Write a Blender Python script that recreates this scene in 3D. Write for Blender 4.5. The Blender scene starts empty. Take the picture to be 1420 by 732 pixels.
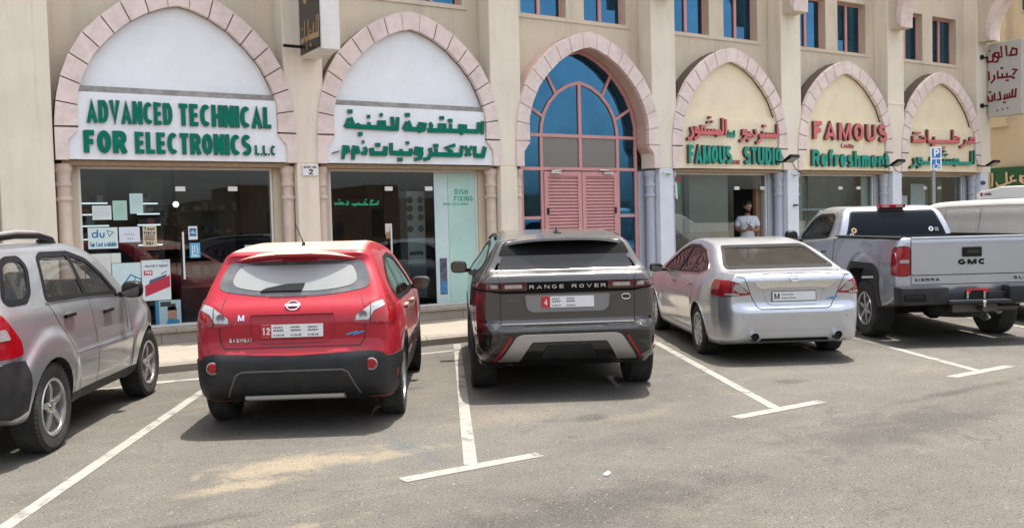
import bpy, bmesh, math, random
import numpy as np
from math import sin, cos, radians, pi
from mathutils import Vector, Matrix
from mathutils.bvhtree import BVHTree
from mathutils.geometry import delaunay_2d_cdt
random.seed(7); rng = np.random.default_rng(7)
sc = bpy.context.scene; COL = sc.collection
# ---------------------------------------------------------------- camera, sky, sun, exposure
cam = bpy.data.cameras.new('camera'); cam.sensor_width = 36; cam.lens = 36*1270/1420; cam.clip_end = 1500
co = bpy.data.objects.new('camera', cam); COL.objects.link(co); sc.camera = co
Rm = Matrix(((0.84518,0.04494,-0.53259),(-0.53386,0.02306,-0.84525),(-0.02570,0.99872,0.04349))).to_4x4()
co.matrix_world = Matrix.Translation((0,0,1.74)) @ Rm
SUN = Vector((.19,.045,.98)).normalized()
world = bpy.data.worlds.new('World'); sc.world = world; world.use_nodes = True
wn = world.node_tree; bg = wn.nodes['Background']; sky = wn.nodes.new('ShaderNodeTexSky')
sky.sky_type = 'NISHITA'; sky.sun_disc = False; sky.sun_elevation = math.asin(SUN.z)
sky.sun_rotation = math.atan2(SUN.x, SUN.y); sky.dust_density = 4.0; sky.air_density = 1.0; sky.ozone_density=2.5
hs=wn.nodes.new('ShaderNodeHueSaturation'); hs.inputs['Saturation'].default_value=.42; wn.links.new(sky.outputs[0],hs.inputs['Color']); wn.links.new(hs.outputs[0], bg.inputs[0]); bg.inputs[1].default_value = .125
sl = bpy.data.lights.new('sun','SUN'); sl.energy = 2.6; sl.angle = radians(.53); sl.color = (1,.955,.89)
so = bpy.data.objects.new('sun', sl); COL.objects.link(so); so.rotation_euler = (-SUN).to_track_quat('-Z','Y').to_euler(); so.location = (0,0,30)
vs = sc.view_settings; vs.view_transform = 'Standard'; vs.look = 'None'; vs.exposure = 1.62; vs.gamma = 1; vs.use_curve_mapping = False
sc.cycles.max_bounces = 8; sc.cycles.transparent_max_bounces = 16; sc.cycles.caustics_reflective = False; sc.cycles.caustics_refractive = False
sc.cycles.sample_clamp_indirect = 8

# ---------------------------------------------------------------- helpers
ROOT = {}
def tag(o, label=None, cat=None, group=None, kind=None):
    if label: o['label'] = label
    if cat: o['category'] = cat
    if group: o['group'] = group
    if kind: o['kind'] = kind
    return o
def empty(name, loc, rz=0, label=None, cat=None, group=None):
    o = bpy.data.objects.new(name, None); COL.objects.link(o); o.location = loc; o.rotation_euler = (0,0,rz); o.empty_display_size = .1
    return tag(o, label, cat, group)
class MB:
    def __init__(s): s.v = []; s.f = []; s.m = []; s.cur = 0
    def add(s, vs, fs, m=None):
        b = len(s.v); s.v += [tuple(v) for v in vs]; s.f += [tuple(b+i for i in f) for f in fs]; s.m += [s.cur if m is None else m]*len(fs); return s
    def box(s, x0,x1,y0,y1,z0,z1, m=None):
        return s.add([(x0,y0,z0),(x1,y0,z0),(x1,y1,z0),(x0,y1,z0),(x0,y0,z1),(x1,y0,z1),(x1,y1,z1),(x0,y1,z1)],
              [(0,3,2,1),(4,5,6,7),(0,1,5,4),(1,2,6,5),(2,3,7,6),(3,0,4,7)], m)
    def prism(s, pts, axis, a, b, m=None):
        """pts 2D polygon extruded along axis ('y': pts=(x,z), 'x': pts=(y,z), 'z': pts=(x,y)) between a and b"""
        mk = {'y':lambda p,t:(p[0],t,p[1]),'x':lambda p,t:(t,p[0],p[1]),'z':lambda p,t:(p[0],p[1],t)}[axis]
        n = len(pts); V = [mk(p,a) for p in pts]+[mk(p,b) for p in pts]
        F = [tuple(range(n)), tuple(range(2*n-1,n-1,-1))]+[(i,i+n,(i+1)%n+n,(i+1)%n) for i in range(n)]
        return s.add(V,F,m)
    def tube(s, pts, r, n=8, m=None, closed=False):
        pts=[Vector(p) for p in pts]; V=[];F=[]; k=len(pts); up=Vector((0,0,1))
        for i,p in enumerate(pts):
            a = pts[(i-1)%k] if (i>0 or closed) else p; b = pts[(i+1)%k] if (i<k-1 or closed) else p
            d=(b-a).normalized(); u=d.cross(up) 
            if u.length<.05: u=d.cross(Vector((0,1,0)))
            u.normalize(); w=d.cross(u); rr = r[i] if isinstance(r,(list,tuple)) else r
            for j in range(n): t=2*pi*j/n; V.append(p+u*cos(t)*rr+w*sin(t)*rr)
        for i in range(k-(0 if closed else 1)):
            for j in range(n): i2=(i+1)%k; F.append((i*n+j,i2*n+j,i2*n+(j+1)%n,i*n+(j+1)%n))
        if not closed: F.append(tuple(range(n))); F.append(tuple((k-1)*n+n-1-j for j in range(n)))
        return s.add(V,F,m)
    def lathe(s, prof, c, ax='z', n=24, m=None, ang=2*pi):
        """prof list of (r,h) about axis ax through c"""
        V=[];F=[]; k=len(prof)
        for i in range(n):
            t=ang*i/n
            for r,h in prof:
                if ax=='z': V.append((c[0]+r*cos(t),c[1]+r*sin(t),c[2]+h))
                elif ax=='x': V.append((c[0]+h,c[1]+r*cos(t),c[2]+r*sin(t)))
                else: V.append((c[0]+r*cos(t),c[1]+h,c[2]+r*sin(t)))
        for i in range(n):
            for j in range(k-1): F.append((i*k+j,((i+1)%n)*k+j,((i+1)%n)*k+j+1,i*k+j+1))
        return s.add(V,F,m)
    def build(s, name, mats, parent=None, world=True, smooth=None, bevel=0, loc=None):
        """world=True: vertex coordinates are world coordinates (the parent may be an unrotated root)"""
        me = bpy.data.meshes.new(name)
        V = np.array(s.v, float)
        if loc is None and parent is None and world:
            loc = ((V[:,0].min()+V[:,0].max())/2, (V[:,1].min()+V[:,1].max())/2, V[:,2].min())
        o = bpy.data.objects.new(name, me); COL.objects.link(o)
        off = Vector((0,0,0))
        if parent is not None:
            o.parent = parent
            if world:
                p=parent
                while p is not None: off += p.location; p=p.parent
        elif world: off = Vector(loc); o.location = loc
        V = V - np.array(off)
        me.from_pydata(V.tolist(), [], s.f); 
        if not isinstance(mats,(list,tuple)): mats=[mats]
        for m in mats: me.materials.append(m)
        me.polygons.foreach_set('material_index', s.m)
        bm = bmesh.new(); bm.from_mesh(me); bmesh.ops.recalc_face_normals(bm, faces=bm.faces)
        if bevel: bmesh.ops.bevel(bm, geom=[e for e in bm.edges if e.is_manifold and e.calc_face_angle(0)>.5], offset=bevel, segments=2, affect='EDGES', profile=.6)
        bm.to_mesh(me); bm.free()
        if smooth is not None:
            me.polygons.foreach_set('use_smooth',[True]*len(me.polygons)); me.set_sharp_from_angle(angle=radians(smooth))
        return o
# ---------------------------------------------------------------- materials
MATS={}
def N(nt,t,**kw):
    n=nt.nodes.new(t)
    for k,v in kw.items():
        if k in n.inputs: n.inputs[k].default_value=v
        else: setattr(n,k,v)
    return n
def ramp(nt, fac, stops):
    r=nt.nodes.new('ShaderNodeValToRGB'); e=r.color_ramp.elements
    while len(e)<len(stops): e.new(.5)
    for i,(p,c) in enumerate(stops): e[i].position=p; e[i].color=(c[0],c[1],c[2],1) if isinstance(c,(tuple,list)) else (c,c,c,1)
    nt.links.new(fac, r.inputs[0]); return r.outputs[0]
def noise(nt, scale, detail=4, rough=.6, coord='Object', vec=None, dist=0):
    tc=nt.nodes.new('ShaderNodeTexCoord'); n=N(nt,'ShaderNodeTexNoise'); n.inputs['Scale'].default_value=scale; n.inputs['Detail'].default_value=detail; n.inputs['Roughness'].default_value=rough; n.inputs['Distortion'].default_value=dist
    if vec is not None:
        mp=nt.nodes.new('ShaderNodeMapping'); mp.inputs['Scale'].default_value=vec; nt.links.new(tc.outputs[coord],mp.inputs[0]); nt.links.new(mp.outputs[0],n.inputs[0])
    else: nt.links.new(tc.outputs[coord],n.inputs[0])
    return n.outputs[0]
def mix(nt, f, a, b, mode='MIX'):
    m=nt.nodes.new('ShaderNodeMix'); m.data_type='RGBA'; m.blend_type=mode
    for s,x in ((0,f),(6,a),(7,b)):
        if hasattr(x,'links'): nt.links.new(x,m.inputs[s])
        else: m.inputs[s].default_value = x if s==0 else (x[0],x[1],x[2],1)
    return m.outputs[2]
def mat(name, col, rough=.6, metal=0, coat=0, var=0, vscale=3, dirt=None, dirt_amt=.0, dscale=2, bump=0, bscale=60, spec=.5, emit=None, estr=0, vec=None, trans=0, coatr=.03):
    if name in MATS: return MATS[name]
    m=bpy.data.materials.new(name); m.use_nodes=True; nt=m.node_tree; b=nt.nodes['Principled BSDF']
    b.inputs['Roughness'].default_value=rough; b.inputs['Metallic'].default_value=metal; b.inputs['Coat Weight'].default_value=coat; b.inputs['Coat Roughness'].default_value=coatr
    b.inputs['Specular IOR Level'].default_value=spec
    if trans: b.inputs['Transmission Weight'].default_value=trans
    c=None
    if var:
        a=tuple(x*(1-var) for x in col); z=tuple(min(1,x*(1+var)) for x in col)
        c=ramp(nt,noise(nt,vscale,6,.65,vec=vec),[(.3,a),(.7,z)])
    if dirt_amt:
        f=ramp(nt,noise(nt,dscale,8,.7,vec=vec),[(.45,0),(.75,dirt_amt)])
        c=mix(nt,f,c if c else col,dirt)
    if c is not None: nt.links.new(c,b.inputs['Base Color'])
    else: b.inputs['Base Color'].default_value=(*col,1)
    if bump:
        bp=nt.nodes.new('ShaderNodeBump'); bp.inputs['Strength'].default_value=bump; bp.inputs['Distance'].default_value=.01
        nt.links.new(noise(nt,bscale,6,.7),bp.inputs['Height']); nt.links.new(bp.outputs[0],b.inputs['Normal'])
    if emit: b.inputs['Emission Color'].default_value=(*emit,1); b.inputs['Emission Strength'].default_value=estr
    MATS[name]=m; return m
def glassmat(name, tint, refl=1.0, ior=1.5, rough=0.0, dust=0, dustcol=(.5,.47,.42)):
    if name in MATS: return MATS[name]
    m=bpy.data.materials.new(name); m.use_nodes=True; nt=m.node_tree; nt.nodes.clear()
    out=N(nt,'ShaderNodeOutputMaterial'); tr=N(nt,'ShaderNodeBsdfTransparent'); tr.inputs[0].default_value=(*tint,1)
    gl=N(nt,'ShaderNodeBsdfGlossy'); gl.inputs['Roughness'].default_value=rough; gl.inputs[0].default_value=(refl,refl,refl,1)
    fr=N(nt,'ShaderNodeFresnel'); ge=N(nt,'ShaderNodeNewGeometry'); mr_=N(nt,'ShaderNodeMapRange'); nt.links.new(ge.outputs['Backfacing'],mr_.inputs[0]); mr_.inputs[3].default_value=ior; mr_.inputs[4].default_value=1/ior; nt.links.new(mr_.outputs[0],fr.inputs[0]); mx=N(nt,'ShaderNodeMixShader')
    nt.links.new(fr.outputs[0],mx.inputs[0]); nt.links.new(tr.outputs[0],mx.inputs[1]); nt.links.new(gl.outputs[0],mx.inputs[2]); s=mx.outputs[0]
    if dust:
        df=N(nt,'ShaderNodeBsdfDiffuse'); df.inputs[0].default_value=(*dustcol,1); m2=N(nt,'ShaderNodeMixShader')
        f=ramp(nt,noise(nt,6,6,.6),[(.3,dust*.6),(.7,dust*1.3)]); nt.links.new(f,m2.inputs[0]); nt.links.new(s,m2.inputs[1]); nt.links.new(df.outputs[0],m2.inputs[2]); s=m2.outputs[0]
    nt.links.new(s,out.inputs[0]); MATS[name]=m; return m

def blob(nt, cx, cy, rx, ry, wob=.5, sc=1.6):
    """mask: 1 inside an uneven patch centred on a place on the ground"""
    tc=nt.nodes.new('ShaderNodeTexCoord'); mp=nt.nodes.new('ShaderNodeMapping'); mp.vector_type='POINT'; mp.inputs['Location'].default_value=(-cx/rx,-cy/ry,0); mp.inputs['Scale'].default_value=(1/rx,1/ry,0)
    nt.links.new(tc.outputs['Object'],mp.inputs[0]); ln=nt.nodes.new('ShaderNodeVectorMath'); ln.operation='LENGTH'; nt.links.new(mp.outputs[0],ln.inputs[0])
    m=N(nt,'ShaderNodeMath'); m.operation='MULTIPLY_ADD'; nt.links.new(noise(nt,sc,9,.72,dist=.8),m.inputs[0]); m.inputs[1].default_value=-2.6*wob*2; nt.links.new(ln.outputs['Value'],m.inputs[2])
    return ramp(nt,m.outputs[0],[(0.0,1),(.02,.9),(.35,0)]) if False else ramp_map(nt,m.outputs[0],-1.3*wob*2+.25,-1.3*wob*2+1.25)
def ramp_map(nt, x, lo, hi):
    r=N(nt,'ShaderNodeMapRange'); nt.links.new(x,r.inputs[0]); r.inputs[1].default_value=lo; r.inputs[2].default_value=hi; r.inputs[3].default_value=1; r.inputs[4].default_value=0; r.interpolation_type='SMOOTHSTEP'; return r.outputs[0]
def mulv(nt,a,k):
    m=N(nt,'ShaderNodeMath'); m.operation='MULTIPLY'; nt.links.new(a,m.inputs[0])
    if hasattr(k,'links'): nt.links.new(k,m.inputs[1])
    else: m.inputs[1].default_value=k
    return m.outputs[0]
def asphalt():
    m=bpy.data.materials.new('asphalt'); m.use_nodes=True; nt=m.node_tree; b=nt.nodes['Principled BSDF']
    c=ramp(nt,noise(nt,.35,6,.62,dist=.5),[(.3,(.150,.142,.128)),(.7,(.215,.203,.182))])
    c=mix(nt,ramp(nt,noise(nt,2.2,8,.72),[(.42,0),(.75,.55)]),c,(.26,.246,.222))
    c=mix(nt,ramp(nt,noise(nt,.28,6,.66,vec=(1,2.0,1)),[(.52,0),(.68,.55)]),c,(.105,.10,.093))   # worn dark tarmac
    c=mix(nt,ramp(nt,noise(nt,.8,9,.72,vec=(.5,1.5,1),dist=1.6),[(.54,0),(.70,.5)]),c,(.33,.29,.232))      # blown dust
    for (x,y,rx,ry,k) in ((2.2,6.6,.70,.28,.75),(1.7,6.25,.5,.13,.7),(3.0,6.4,.5,.12,.5),(4.3,7.0,.8,.3,.22),(5.2,6.3,.5,.16,.18),(1.55,5.15,.5,.10,.6),(6.3,8.0,.8,.2,.2)):
        c=mix(nt,mulv(nt,blob(nt,x,y,rx,ry,.6,2.6),k),c,(.44,.37,.26))
    for (x,y,rx,ry) in ((4.25,8.9,.30,.08),(6.6,4.6,1.5,.5),(3.0,4.4,1.6,.4),(7.6,6.6,.22,.16),(4.9,6.5,.2,.14),(8.3,5.2,1.2,.10),(1.0,5.6,.9,.08)):
        c=mix(nt,mulv(nt,blob(nt,x,y,rx,ry,.5,2.5),.5),c,(.055,.054,.052))
    c=mix(nt,mulv(nt,blob(nt,3.1,6.4,.12,.5,.6,5),.5),c,(.10,.14,.17))      # scuffed old blue paint
    for sc_,lo,hi,k,col in ((55,.60,.68,.75,(.30,.285,.26)),(95,.60,.70,.8,(.38,.36,.33)),(48,.40,.33,.8,(.04,.039,.037)),(120,.42,.34,.85,(.035,.034,.032))):
        st=[(lo,0),(hi,k)] if lo<hi else [(hi,k),(lo,0)]
        c=mix(nt,ramp(nt,noise(nt,sc_,2,.6),st),c,col)
    c=mix(nt,ramp(nt,noise(nt,9,3,.5),[(.70,0),(.73,.7)]),c,(.30,.28,.25))
    c=mix(nt,ramp(nt,noise(nt,26,3,.7),[(.66,0),(.69,.8)]),c,(.50,.48,.44)); c=mix(nt,ramp(nt,noise(nt,31,3,.7),[(.30,.8),(.34,0)]),c,(.05,.048,.045))
    tc=nt.nodes.new('ShaderNodeTexCoord'); vo=N(nt,'ShaderNodeTexVoronoi'); vo.feature='DISTANCE_TO_EDGE'; vo.inputs['Scale'].default_value=.45
    mp=nt.nodes.new('ShaderNodeVectorMath'); mp.operation='ADD'; nz=N(nt,'ShaderNodeTexNoise'); nz.inputs['Scale'].default_value=2.; nz.inputs['Detail'].default_value=8
    nt.links.new(tc.outputs['Object'],nz.inputs[0]); sc_=nt.nodes.new('ShaderNodeVectorMath'); sc_.operation='SCALE'; sc_.inputs[3].default_value=.8
    nt.links.new(nz.outputs[1],sc_.inputs[0]); nt.links.new(sc_.outputs[0],mp.inputs[0]); nt.links.new(tc.outputs['Object'],mp.inputs[1]); nt.links.new(mp.outputs[0],vo.inputs[0])
    ck=ramp(nt,vo.outputs[0],[(.0,.45),(.005,0)]); c=mix(nt,mulv(nt,ck,ramp(nt,noise(nt,.7),[(.48,0),(.6,1)])),c,(.045,.043,.04))
    c=mix(nt,1.0,c,(.635,.62,.595),'MULTIPLY')
    nt.links.new(c,b.inputs['Base Color']); b.inputs['Roughness'].default_value=.95; b.inputs['Specular IOR Level'].default_value=.15
    bp=nt.nodes.new('ShaderNodeBump'); bp.inputs['Strength'].default_value=.8; bp.inputs['Distance'].default_value=.012; nt.links.new(noise(nt,70,5,.8),bp.inputs['Height']); nt.links.new(bp.outputs[0],b.inputs['Normal'])
    return m
def paintmark():
    m=bpy.data.materials.new('road_paint'); m.use_nodes=True; nt=m.node_tree; b=nt.nodes['Principled BSDF']
    c=ramp(nt,noise(nt,2.5,6,.7),[(.3,(.235,.22,.19)),(.7,(.31,.29,.25))])
    c=mix(nt,ramp(nt,noise(nt,45,5,.75),[(.52,0),(.68,.8)]),c,(.14,.132,.118))
    nt.links.new(c,b.inputs['Base Color']); b.inputs['Roughness'].default_value=.85
    tr=nt.nodes.new('ShaderNodeBsdfTransparent'); mx=nt.nodes.new('ShaderNodeMixShader'); out=nt.nodes['Material Output']
    nt.links.new(ramp(nt,noise(nt,3.5,10,.8),[(.50,.05),(.70,.9)]),mx.inputs[0]); nt.links.new(b.outputs[0],mx.inputs[1]); nt.links.new(tr.outputs[0],mx.inputs[2]); nt.links.new(mx.outputs[0],out.inputs[0])
    return m
def plaster(name, col, stain=(.30,.24,.17), amt=.6, vec=(1.2,1.2,.25)):
    m=bpy.data.materials.new(name); m.use_nodes=True; nt=m.node_tree; b=nt.nodes['Principled BSDF']
    c=ramp(nt,noise(nt,.8,6,.6),[(.3,tuple(x*.9 for x in col)),(.7,tuple(min(1,x*1.07) for x in col))])
    c=mix(nt,ramp(nt,noise(nt,1.6,9,.72,vec=vec),[(.52,0),(.8,amt)]),c,stain)
    c=mix(nt,ramp(nt,noise(nt,7,6,.7),[(.6,0),(.85,.3)]),c,tuple(x*.6 for x in col))
    c=mix(nt,ramp(nt,noise(nt,1.0,8,.7,vec=(7,7,.22)),[(.56,0),(.80,.45)]),c,stain)
    nt.links.new(c,b.inputs['Base Color']); b.inputs['Roughness'].default_value=.9; b.inputs['Specular IOR Level'].default_value=.25
    bp=nt.nodes.new('ShaderNodeBump'); bp.inputs['Strength'].default_value=.25; bp.inputs['Distance'].default_value=.01; nt.links.new(noise(nt,45,6,.7),bp.inputs['Height']); nt.links.new(bp.outputs[0],b.inputs['Normal'])
    return m
def paver():
    m=bpy.data.materials.new('paving'); m.use_nodes=True; nt=m.node_tree; b=nt.nodes['Principled BSDF']
    tc=nt.nodes.new('ShaderNodeTexCoord'); br=N(nt,'ShaderNodeTexBrick'); br.inputs['Scale'].default_value=1; br.inputs['Mortar Size'].default_value=.006; br.inputs['Brick Width'].default_value=.2; br.inputs['Row Height'].default_value=.1
    br.inputs['Color1'].default_value=(.26,.225,.18,1); br.inputs['Color2'].default_value=(.235,.20,.16,1); br.inputs['Mortar'].default_value=(.16,.135,.105,1); nt.links.new(tc.outputs['Object'],br.inputs[0])
    c=mix(nt,ramp(nt,noise(nt,1.5,8,.7),[(.4,0),(.7,.8)]),br.outputs[0],(.27,.235,.185))
    c=mix(nt,ramp(nt,noise(nt,30,5,.7),[(.5,0),(.7,.35)]),c,(.3,.26,.21))
    nt.links.new(c,b.inputs['Base Color']); b.inputs['Roughness'].default_value=.95
    return m
ASPH=asphalt(); PAINT=paintmark()
WALL=plaster('plaster_wall',(.60,.52,.40)); PIL=plaster('plaster_pilaster',(.75,.675,.555),(.40,.33,.24),.35); WING=plaster('plaster_wing',(.62,.52,.38),amt=.2)
PINK=mat('pink_stone',(.73,.61,.56),.8,var=.10,vscale=2.2,dirt=(.42,.33,.28),dirt_amt=.5,dscale=5,bump=.1); JOINT_SHADE=mat('joint_and_shade',(.10,.072,.055),.95); REVEAL=plaster('reveal_pink',(.56,.40,.35),(.35,.26,.22))  # dark joints, and shade painted onto the outer sides of the arch rings
BLUEG=mat('blue_grey_shade_paint',(.40,.43,.49),.6,var=.08,vscale=2,dirt=(.3,.3,.32),dirt_amt=.3,dscale=4); BLUEL=mat('pale_blue_paint',(.64,.68,.74),.6,var=.05,dirt=(.45,.46,.48),dirt_amt=.3,dscale=4)  # blue-grey of columns and jambs has their shade put into the colour
WHITEP=mat('white_panel',(.79,.82,.84),.35,var=.04,vscale=.8,dirt=(.52,.53,.52),dirt_amt=.25,dscale=2.5); CREAM=mat('cream_panel',(.80,.69,.49),.5,var=.05,vscale=1,dirt=(.55,.44,.30),dirt_amt=.3,dscale=3)
ALU=mat('aluminium',(.60,.59,.56),.35,metal=.8,var=.12,vscale=8,dirt=(.35,.28,.2),dirt_amt=.4); ALUW=mat('pale_aluminium',(.68,.66,.62),.45,metal=.2,var=.08)
PINKF=mat('pink_frame',(.56,.27,.255),.5,var=.08,dirt=(.5,.3,.28),dirt_amt=.3); BLUEGL=mat('blue_reflective_glass',(.04,.125,.215),.03,metal=1,var=.25,vscale=.7); BROWNGL=mat('grey_pane',(.16,.145,.125),.06,spec=.8)
GREEN=mat('green_letter',(.0,.155,.10),.7,var=.12,vscale=6,spec=.15); GREEND=mat('letter_side_grey',(.16,.13,.11),.6); PINKL=mat('pink_letter',(.60,.16,.16),.7,var=.12,vscale=6,spec=.15); TEAL=mat('teal_letter',(.025,.30,.225),.7,spec=.15,var=.15,vscale=6)
DKBROWN=mat('letter_side_brown',(.085,.055,.038),.7); REDL=mat('dark_red_letter',(.15,.008,.015),.7,spec=.15); GOLD=mat('gold_letter',(.50,.34,.17),.35,metal=.5); BLACKP=mat('black_panel',(.022,.018,.016),.3,var=.2)
BLACK=mat('black_plastic',(.010,.010,.011),.45,spec=.2); RUBBER=mat('rubber',(.018,.018,.018),.8,var=.25,vscale=4,dirt=(.10,.09,.075),dirt_amt=.4,dscale=6,bump=.1)
SHOPG=glassmat('shop_glass',(.80,.85,.84),1,1.5); SIGNGREY=mat('grey_sign_panel',(.44,.43,.40),.4,var=.05,dirt=(.3,.27,.22),dirt_amt=.3)
KERBM=mat('kerb_concrete',(.25,.22,.18),.95,var=.12,vscale=5,dirt=(.20,.175,.145),dirt_amt=.6,dscale=7,bump=.4,bscale=30); STEPM=mat('step_stone',(.33,.29,.235),.9,var=.12,vscale=2,dirt=(.16,.13,.10),dirt_amt=.6,dscale=3,bump=.2,bscale=30)
SAND=None

# ---------------------------------------------------------------- the ground
def sheet(name, x0,x1,y0,y1,z, m, n=1):
    b=MB(); b.add([(x0,y0,z),(x1,y0,z),(x1,y1,z),(x0,y1,z)],[(0,1,2,3)]); o=b.build(name,m,loc=(0,0,0)); return tag(o,kind='structure')
sheet('ground',-300,300,-300,300,-.004,mat('sandy_ground',(.34,.29,.22),.95,var=.15))
sheet('parking_lot',-40,45,-34,12.02,0,ASPH)
tag(MB().box(-20,60,12.1,13.78,-.1,.15).build('pavement',paver()),kind='structure')
k=MB(); x=-20
while x<60:
    k.prism([(11.88,-.1),(11.88,.09),(11.91,.125),(11.95,.148),(12.1,.152),(12.1,-.1)],'x',x+.004,x+.996); x+=1
tag(k.build('kerb',KERBM),kind='structure')
# painted bay lines: 28 degrees off square to the kerb, with a T bar at the open end
tn=math.tan(radians(28)); pm=MB()
def quad(b,p,q,w,z=.004):
    p=Vector(p);q=Vector(q); d=(q-p).normalized(); n=Vector((-d.y,d.x))*w/2; b.add([(*(p+n),z),(*(p-n),z),(*(q-n),z),(*(q+n),z)],[(0,1,2,3)])
for i in range(-2,7):
    x0=.03+3.2*i; b=MB(); quad(b,(x0,5.76),(x0+tn*6.0,11.76),.10)
    b.add([(x0-.58,5.63,.0045),(x0+.56,5.63,.0045),(x0+.56,5.755,.0045),(x0-.58,5.755,.0045)],[(0,1,2,3)])
    tag(b.build('parking_line',PAINT),kind='structure')
b=MB(); quad(b,(1.2,11.15),(6.2,11.2),.1); quad(b,(1.9,11.35),(3.0,10.95),.09,.0046); tag(b.build('parking_line',PAINT),kind='structure')

# ---------------------------------------------------------------- the arcade building
CX=[3.12+3.684*i for i in range(-1,6)]; BAYS=CX[1:]       # arch centres (first and last lie outside the picture)
PX=[CX[0]-1.84+3.684*i for i in range(8)]    # pilasters
YF,YW=13.75,14.12
BO=[(1.68,2.76),(1.68,3.25),(1.645,3.6),(1.58,3.9),(1.47,4.2),(1.29,4.5),(1.06,4.74),(.82,4.94),(.55,5.10),(.27,5.215),(0,5.27)]
BI=[(1.39,3.22),(1.39,3.62),(1.31,3.9),(1.16,4.2),(.96,4.44),(.7,4.68),(.44,4.84),(.2,4.94),(0,4.985)]
def resample(pts, n):
    P=[Vector(p) for p in pts]; L=[0]
    for a,b in zip(P,P[1:]): L.append(L[-1]+(b-a).length)
    out=[]
    for i in range(n+1):
        t=L[-1]*i/n; j=0
        while j<len(P)-2 and L[j+1]<t: j+=1
        f=(t-L[j])/(L[j+1]-L[j]); out.append(P[j].lerp(P[j+1],f))
    return out
bld=empty('arcade_building',(11,15,0),label='long beige plaster arcade building with pink stone pointed arches, pilasters and blue upper windows',cat='building')
# wall with arch-shaped openings: build per bay strips
wall=MB()
def archwall(cx):
    w=1.842; pts=[(x,z) for x,z in BO]; 
    for sgn in (-1,1):
        P=[(cx+sgn*(x-.03),z) for x,z in pts]
        for a,b_ in zip(P,P[1:]):
            wall.add([(a[0],YW,a[1]),(cx+sgn*w,YW,a[1]),(cx+sgn*w,YW,b_[1]),(b_[0],YW,b_[1])],[(0,1,2,3)])
        wall.add([(cx,YW,5.27),(cx+sgn*w,YW,5.27),(cx+sgn*w,YW,5.56),(cx,YW,5.56)],[(0,1,2,3)])
WO=[(-1.27,-.25),(.17,1.19)]  # upper window openings
for i,cx in enumerate(CX):
    archwall(cx)
    for a,b_ in ((-1.842,-1.27),(-.25,.17),(1.19,1.842)): wall.box(cx+a,cx+b_,YW,YW+.22,5.56,6.74)
    wall.box(cx-1.842,cx+1.842,YW,YW+.22,6.74,14)
    wall.box(cx-1.40,cx+1.28,YW-.02,YW+.22,5.5,5.57)
wall.box(CX[0]-1.842,CX[-1]+1.842,14.42,14.6,2.7,14); wall.box(CX[0]-1.842,CX[-1]+1.842,14.34,24,13.8,14)
wall.build('wall',WALL,bld)
ew=MB(); ew.box(23.42,23.66,14.13,24,.15,14); ew.build('end_wall',WALL,bld)
for i,px in enumerate(PX):
    if i==1: px=1.28; MB().box(.77,1.42,YF,YW+.2,.15,9.2).build('pilaster',PIL,bld,bevel=.012)
    p=MB(); p.box(px-.33,px+.29,YF,YW,2.765,9.2); p.box(px-.34,px+.30,YF-.012,YW,4.36,4.40) if i>5 else None
    blue=i>=4
    if i!=1: p.build('pilaster',PIL,bld,bevel=.012)
    q=MB(); q.box(px-.175,px+.175,YF,YW+.2,.15,2.765); q.build('pilaster',BLUEL if blue else PIL,bld,bevel=.01) if i!=1 else None
    j=MB()
    j.box(px-.46,px-.175,14.06,14.3,.15,2.72); j.box(px+.175,px+.46,14.06,14.3,.15,2.72)
    j.build('jamb',BLUEG if blue else WALL,bld)
    for s in (-1,1):
        cpos=(px+s*.265,13.94,0); c=MB()
        c.lathe([(0,.15),(.12,.15),(.12,.45),(.095,.5),(.088,2.2),(.11,2.22),(.11,2.25),(.09,2.27),(.09,2.40),(.105,2.42),(.105,2.46),(.092,2.48),(.095,2.60),(.115,2.63),(.12,2.66),(.12,2.72),(0,2.72)],cpos,'z',20)
        c.build('column',BLUEG if blue else mat('pink_column',(.62,.505,.425),.8,var=.1,dirt=(.4,.3,.24),dirt_amt=.4,dscale=4),bld,smooth=35)
# pink voussoir rings
for cx in BAYS:
    ring=MB(); n=8
    ouT=resample([(1.68,3.215)]+BO[1:],34); inT=resample(BI,34)
    ko=[(cx-p.x,p.y) for p in ouT[32:]]+[(cx+p.x,p.y) for p in reversed(ouT[32:34])]; ki=[(cx-p.x,p.y) for p in inT[32:]]+[(cx+p.x,p.y) for p in reversed(inT[32:34])]
    ring.prism(ko+ki[::-1],'y',YF-.03,YF+.06)
    for s in (-1,1):
        for k_ in range(n):
            o4=ouT[k_*4:k_*4+5]; i4=inT[k_*4:k_*4+5]; g=.009
            def sh(lst):
                a=lst[0]; b_=lst[-1]; d=(lst[1]-a).normalized(); e=(b_-lst[-2]).normalized()
                return [a+d*g]+list(lst[1:-1])+[b_-e*g]
            o4=sh(o4); i4=sh(i4)
            poly=[(cx+s*p.x,p.y) for p in o4]+[(cx+s*p.x,p.y) for p in reversed(i4)]
            ring.prism(poly,'y',YF-.03,YF+.06)
        ring.prism([(cx+s*x,z) for x,z in [(1.68,2.765),(1.68,3.20),(1.39,3.20),(1.39,3.19),(1.52,3.03),(1.52,2.765)]],'y',YF-.03,YF+.06)
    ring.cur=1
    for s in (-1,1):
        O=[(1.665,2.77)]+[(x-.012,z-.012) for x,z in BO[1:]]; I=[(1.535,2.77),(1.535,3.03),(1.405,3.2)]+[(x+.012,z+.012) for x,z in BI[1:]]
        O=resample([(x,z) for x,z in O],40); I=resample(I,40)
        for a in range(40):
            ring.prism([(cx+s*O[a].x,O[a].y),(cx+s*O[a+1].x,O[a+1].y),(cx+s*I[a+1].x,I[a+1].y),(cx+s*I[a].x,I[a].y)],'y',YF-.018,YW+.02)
    ring.build('arch_surround',[PINK,JOINT_SHADE if cx!=CX[3] else REVEAL],bld)
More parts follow.
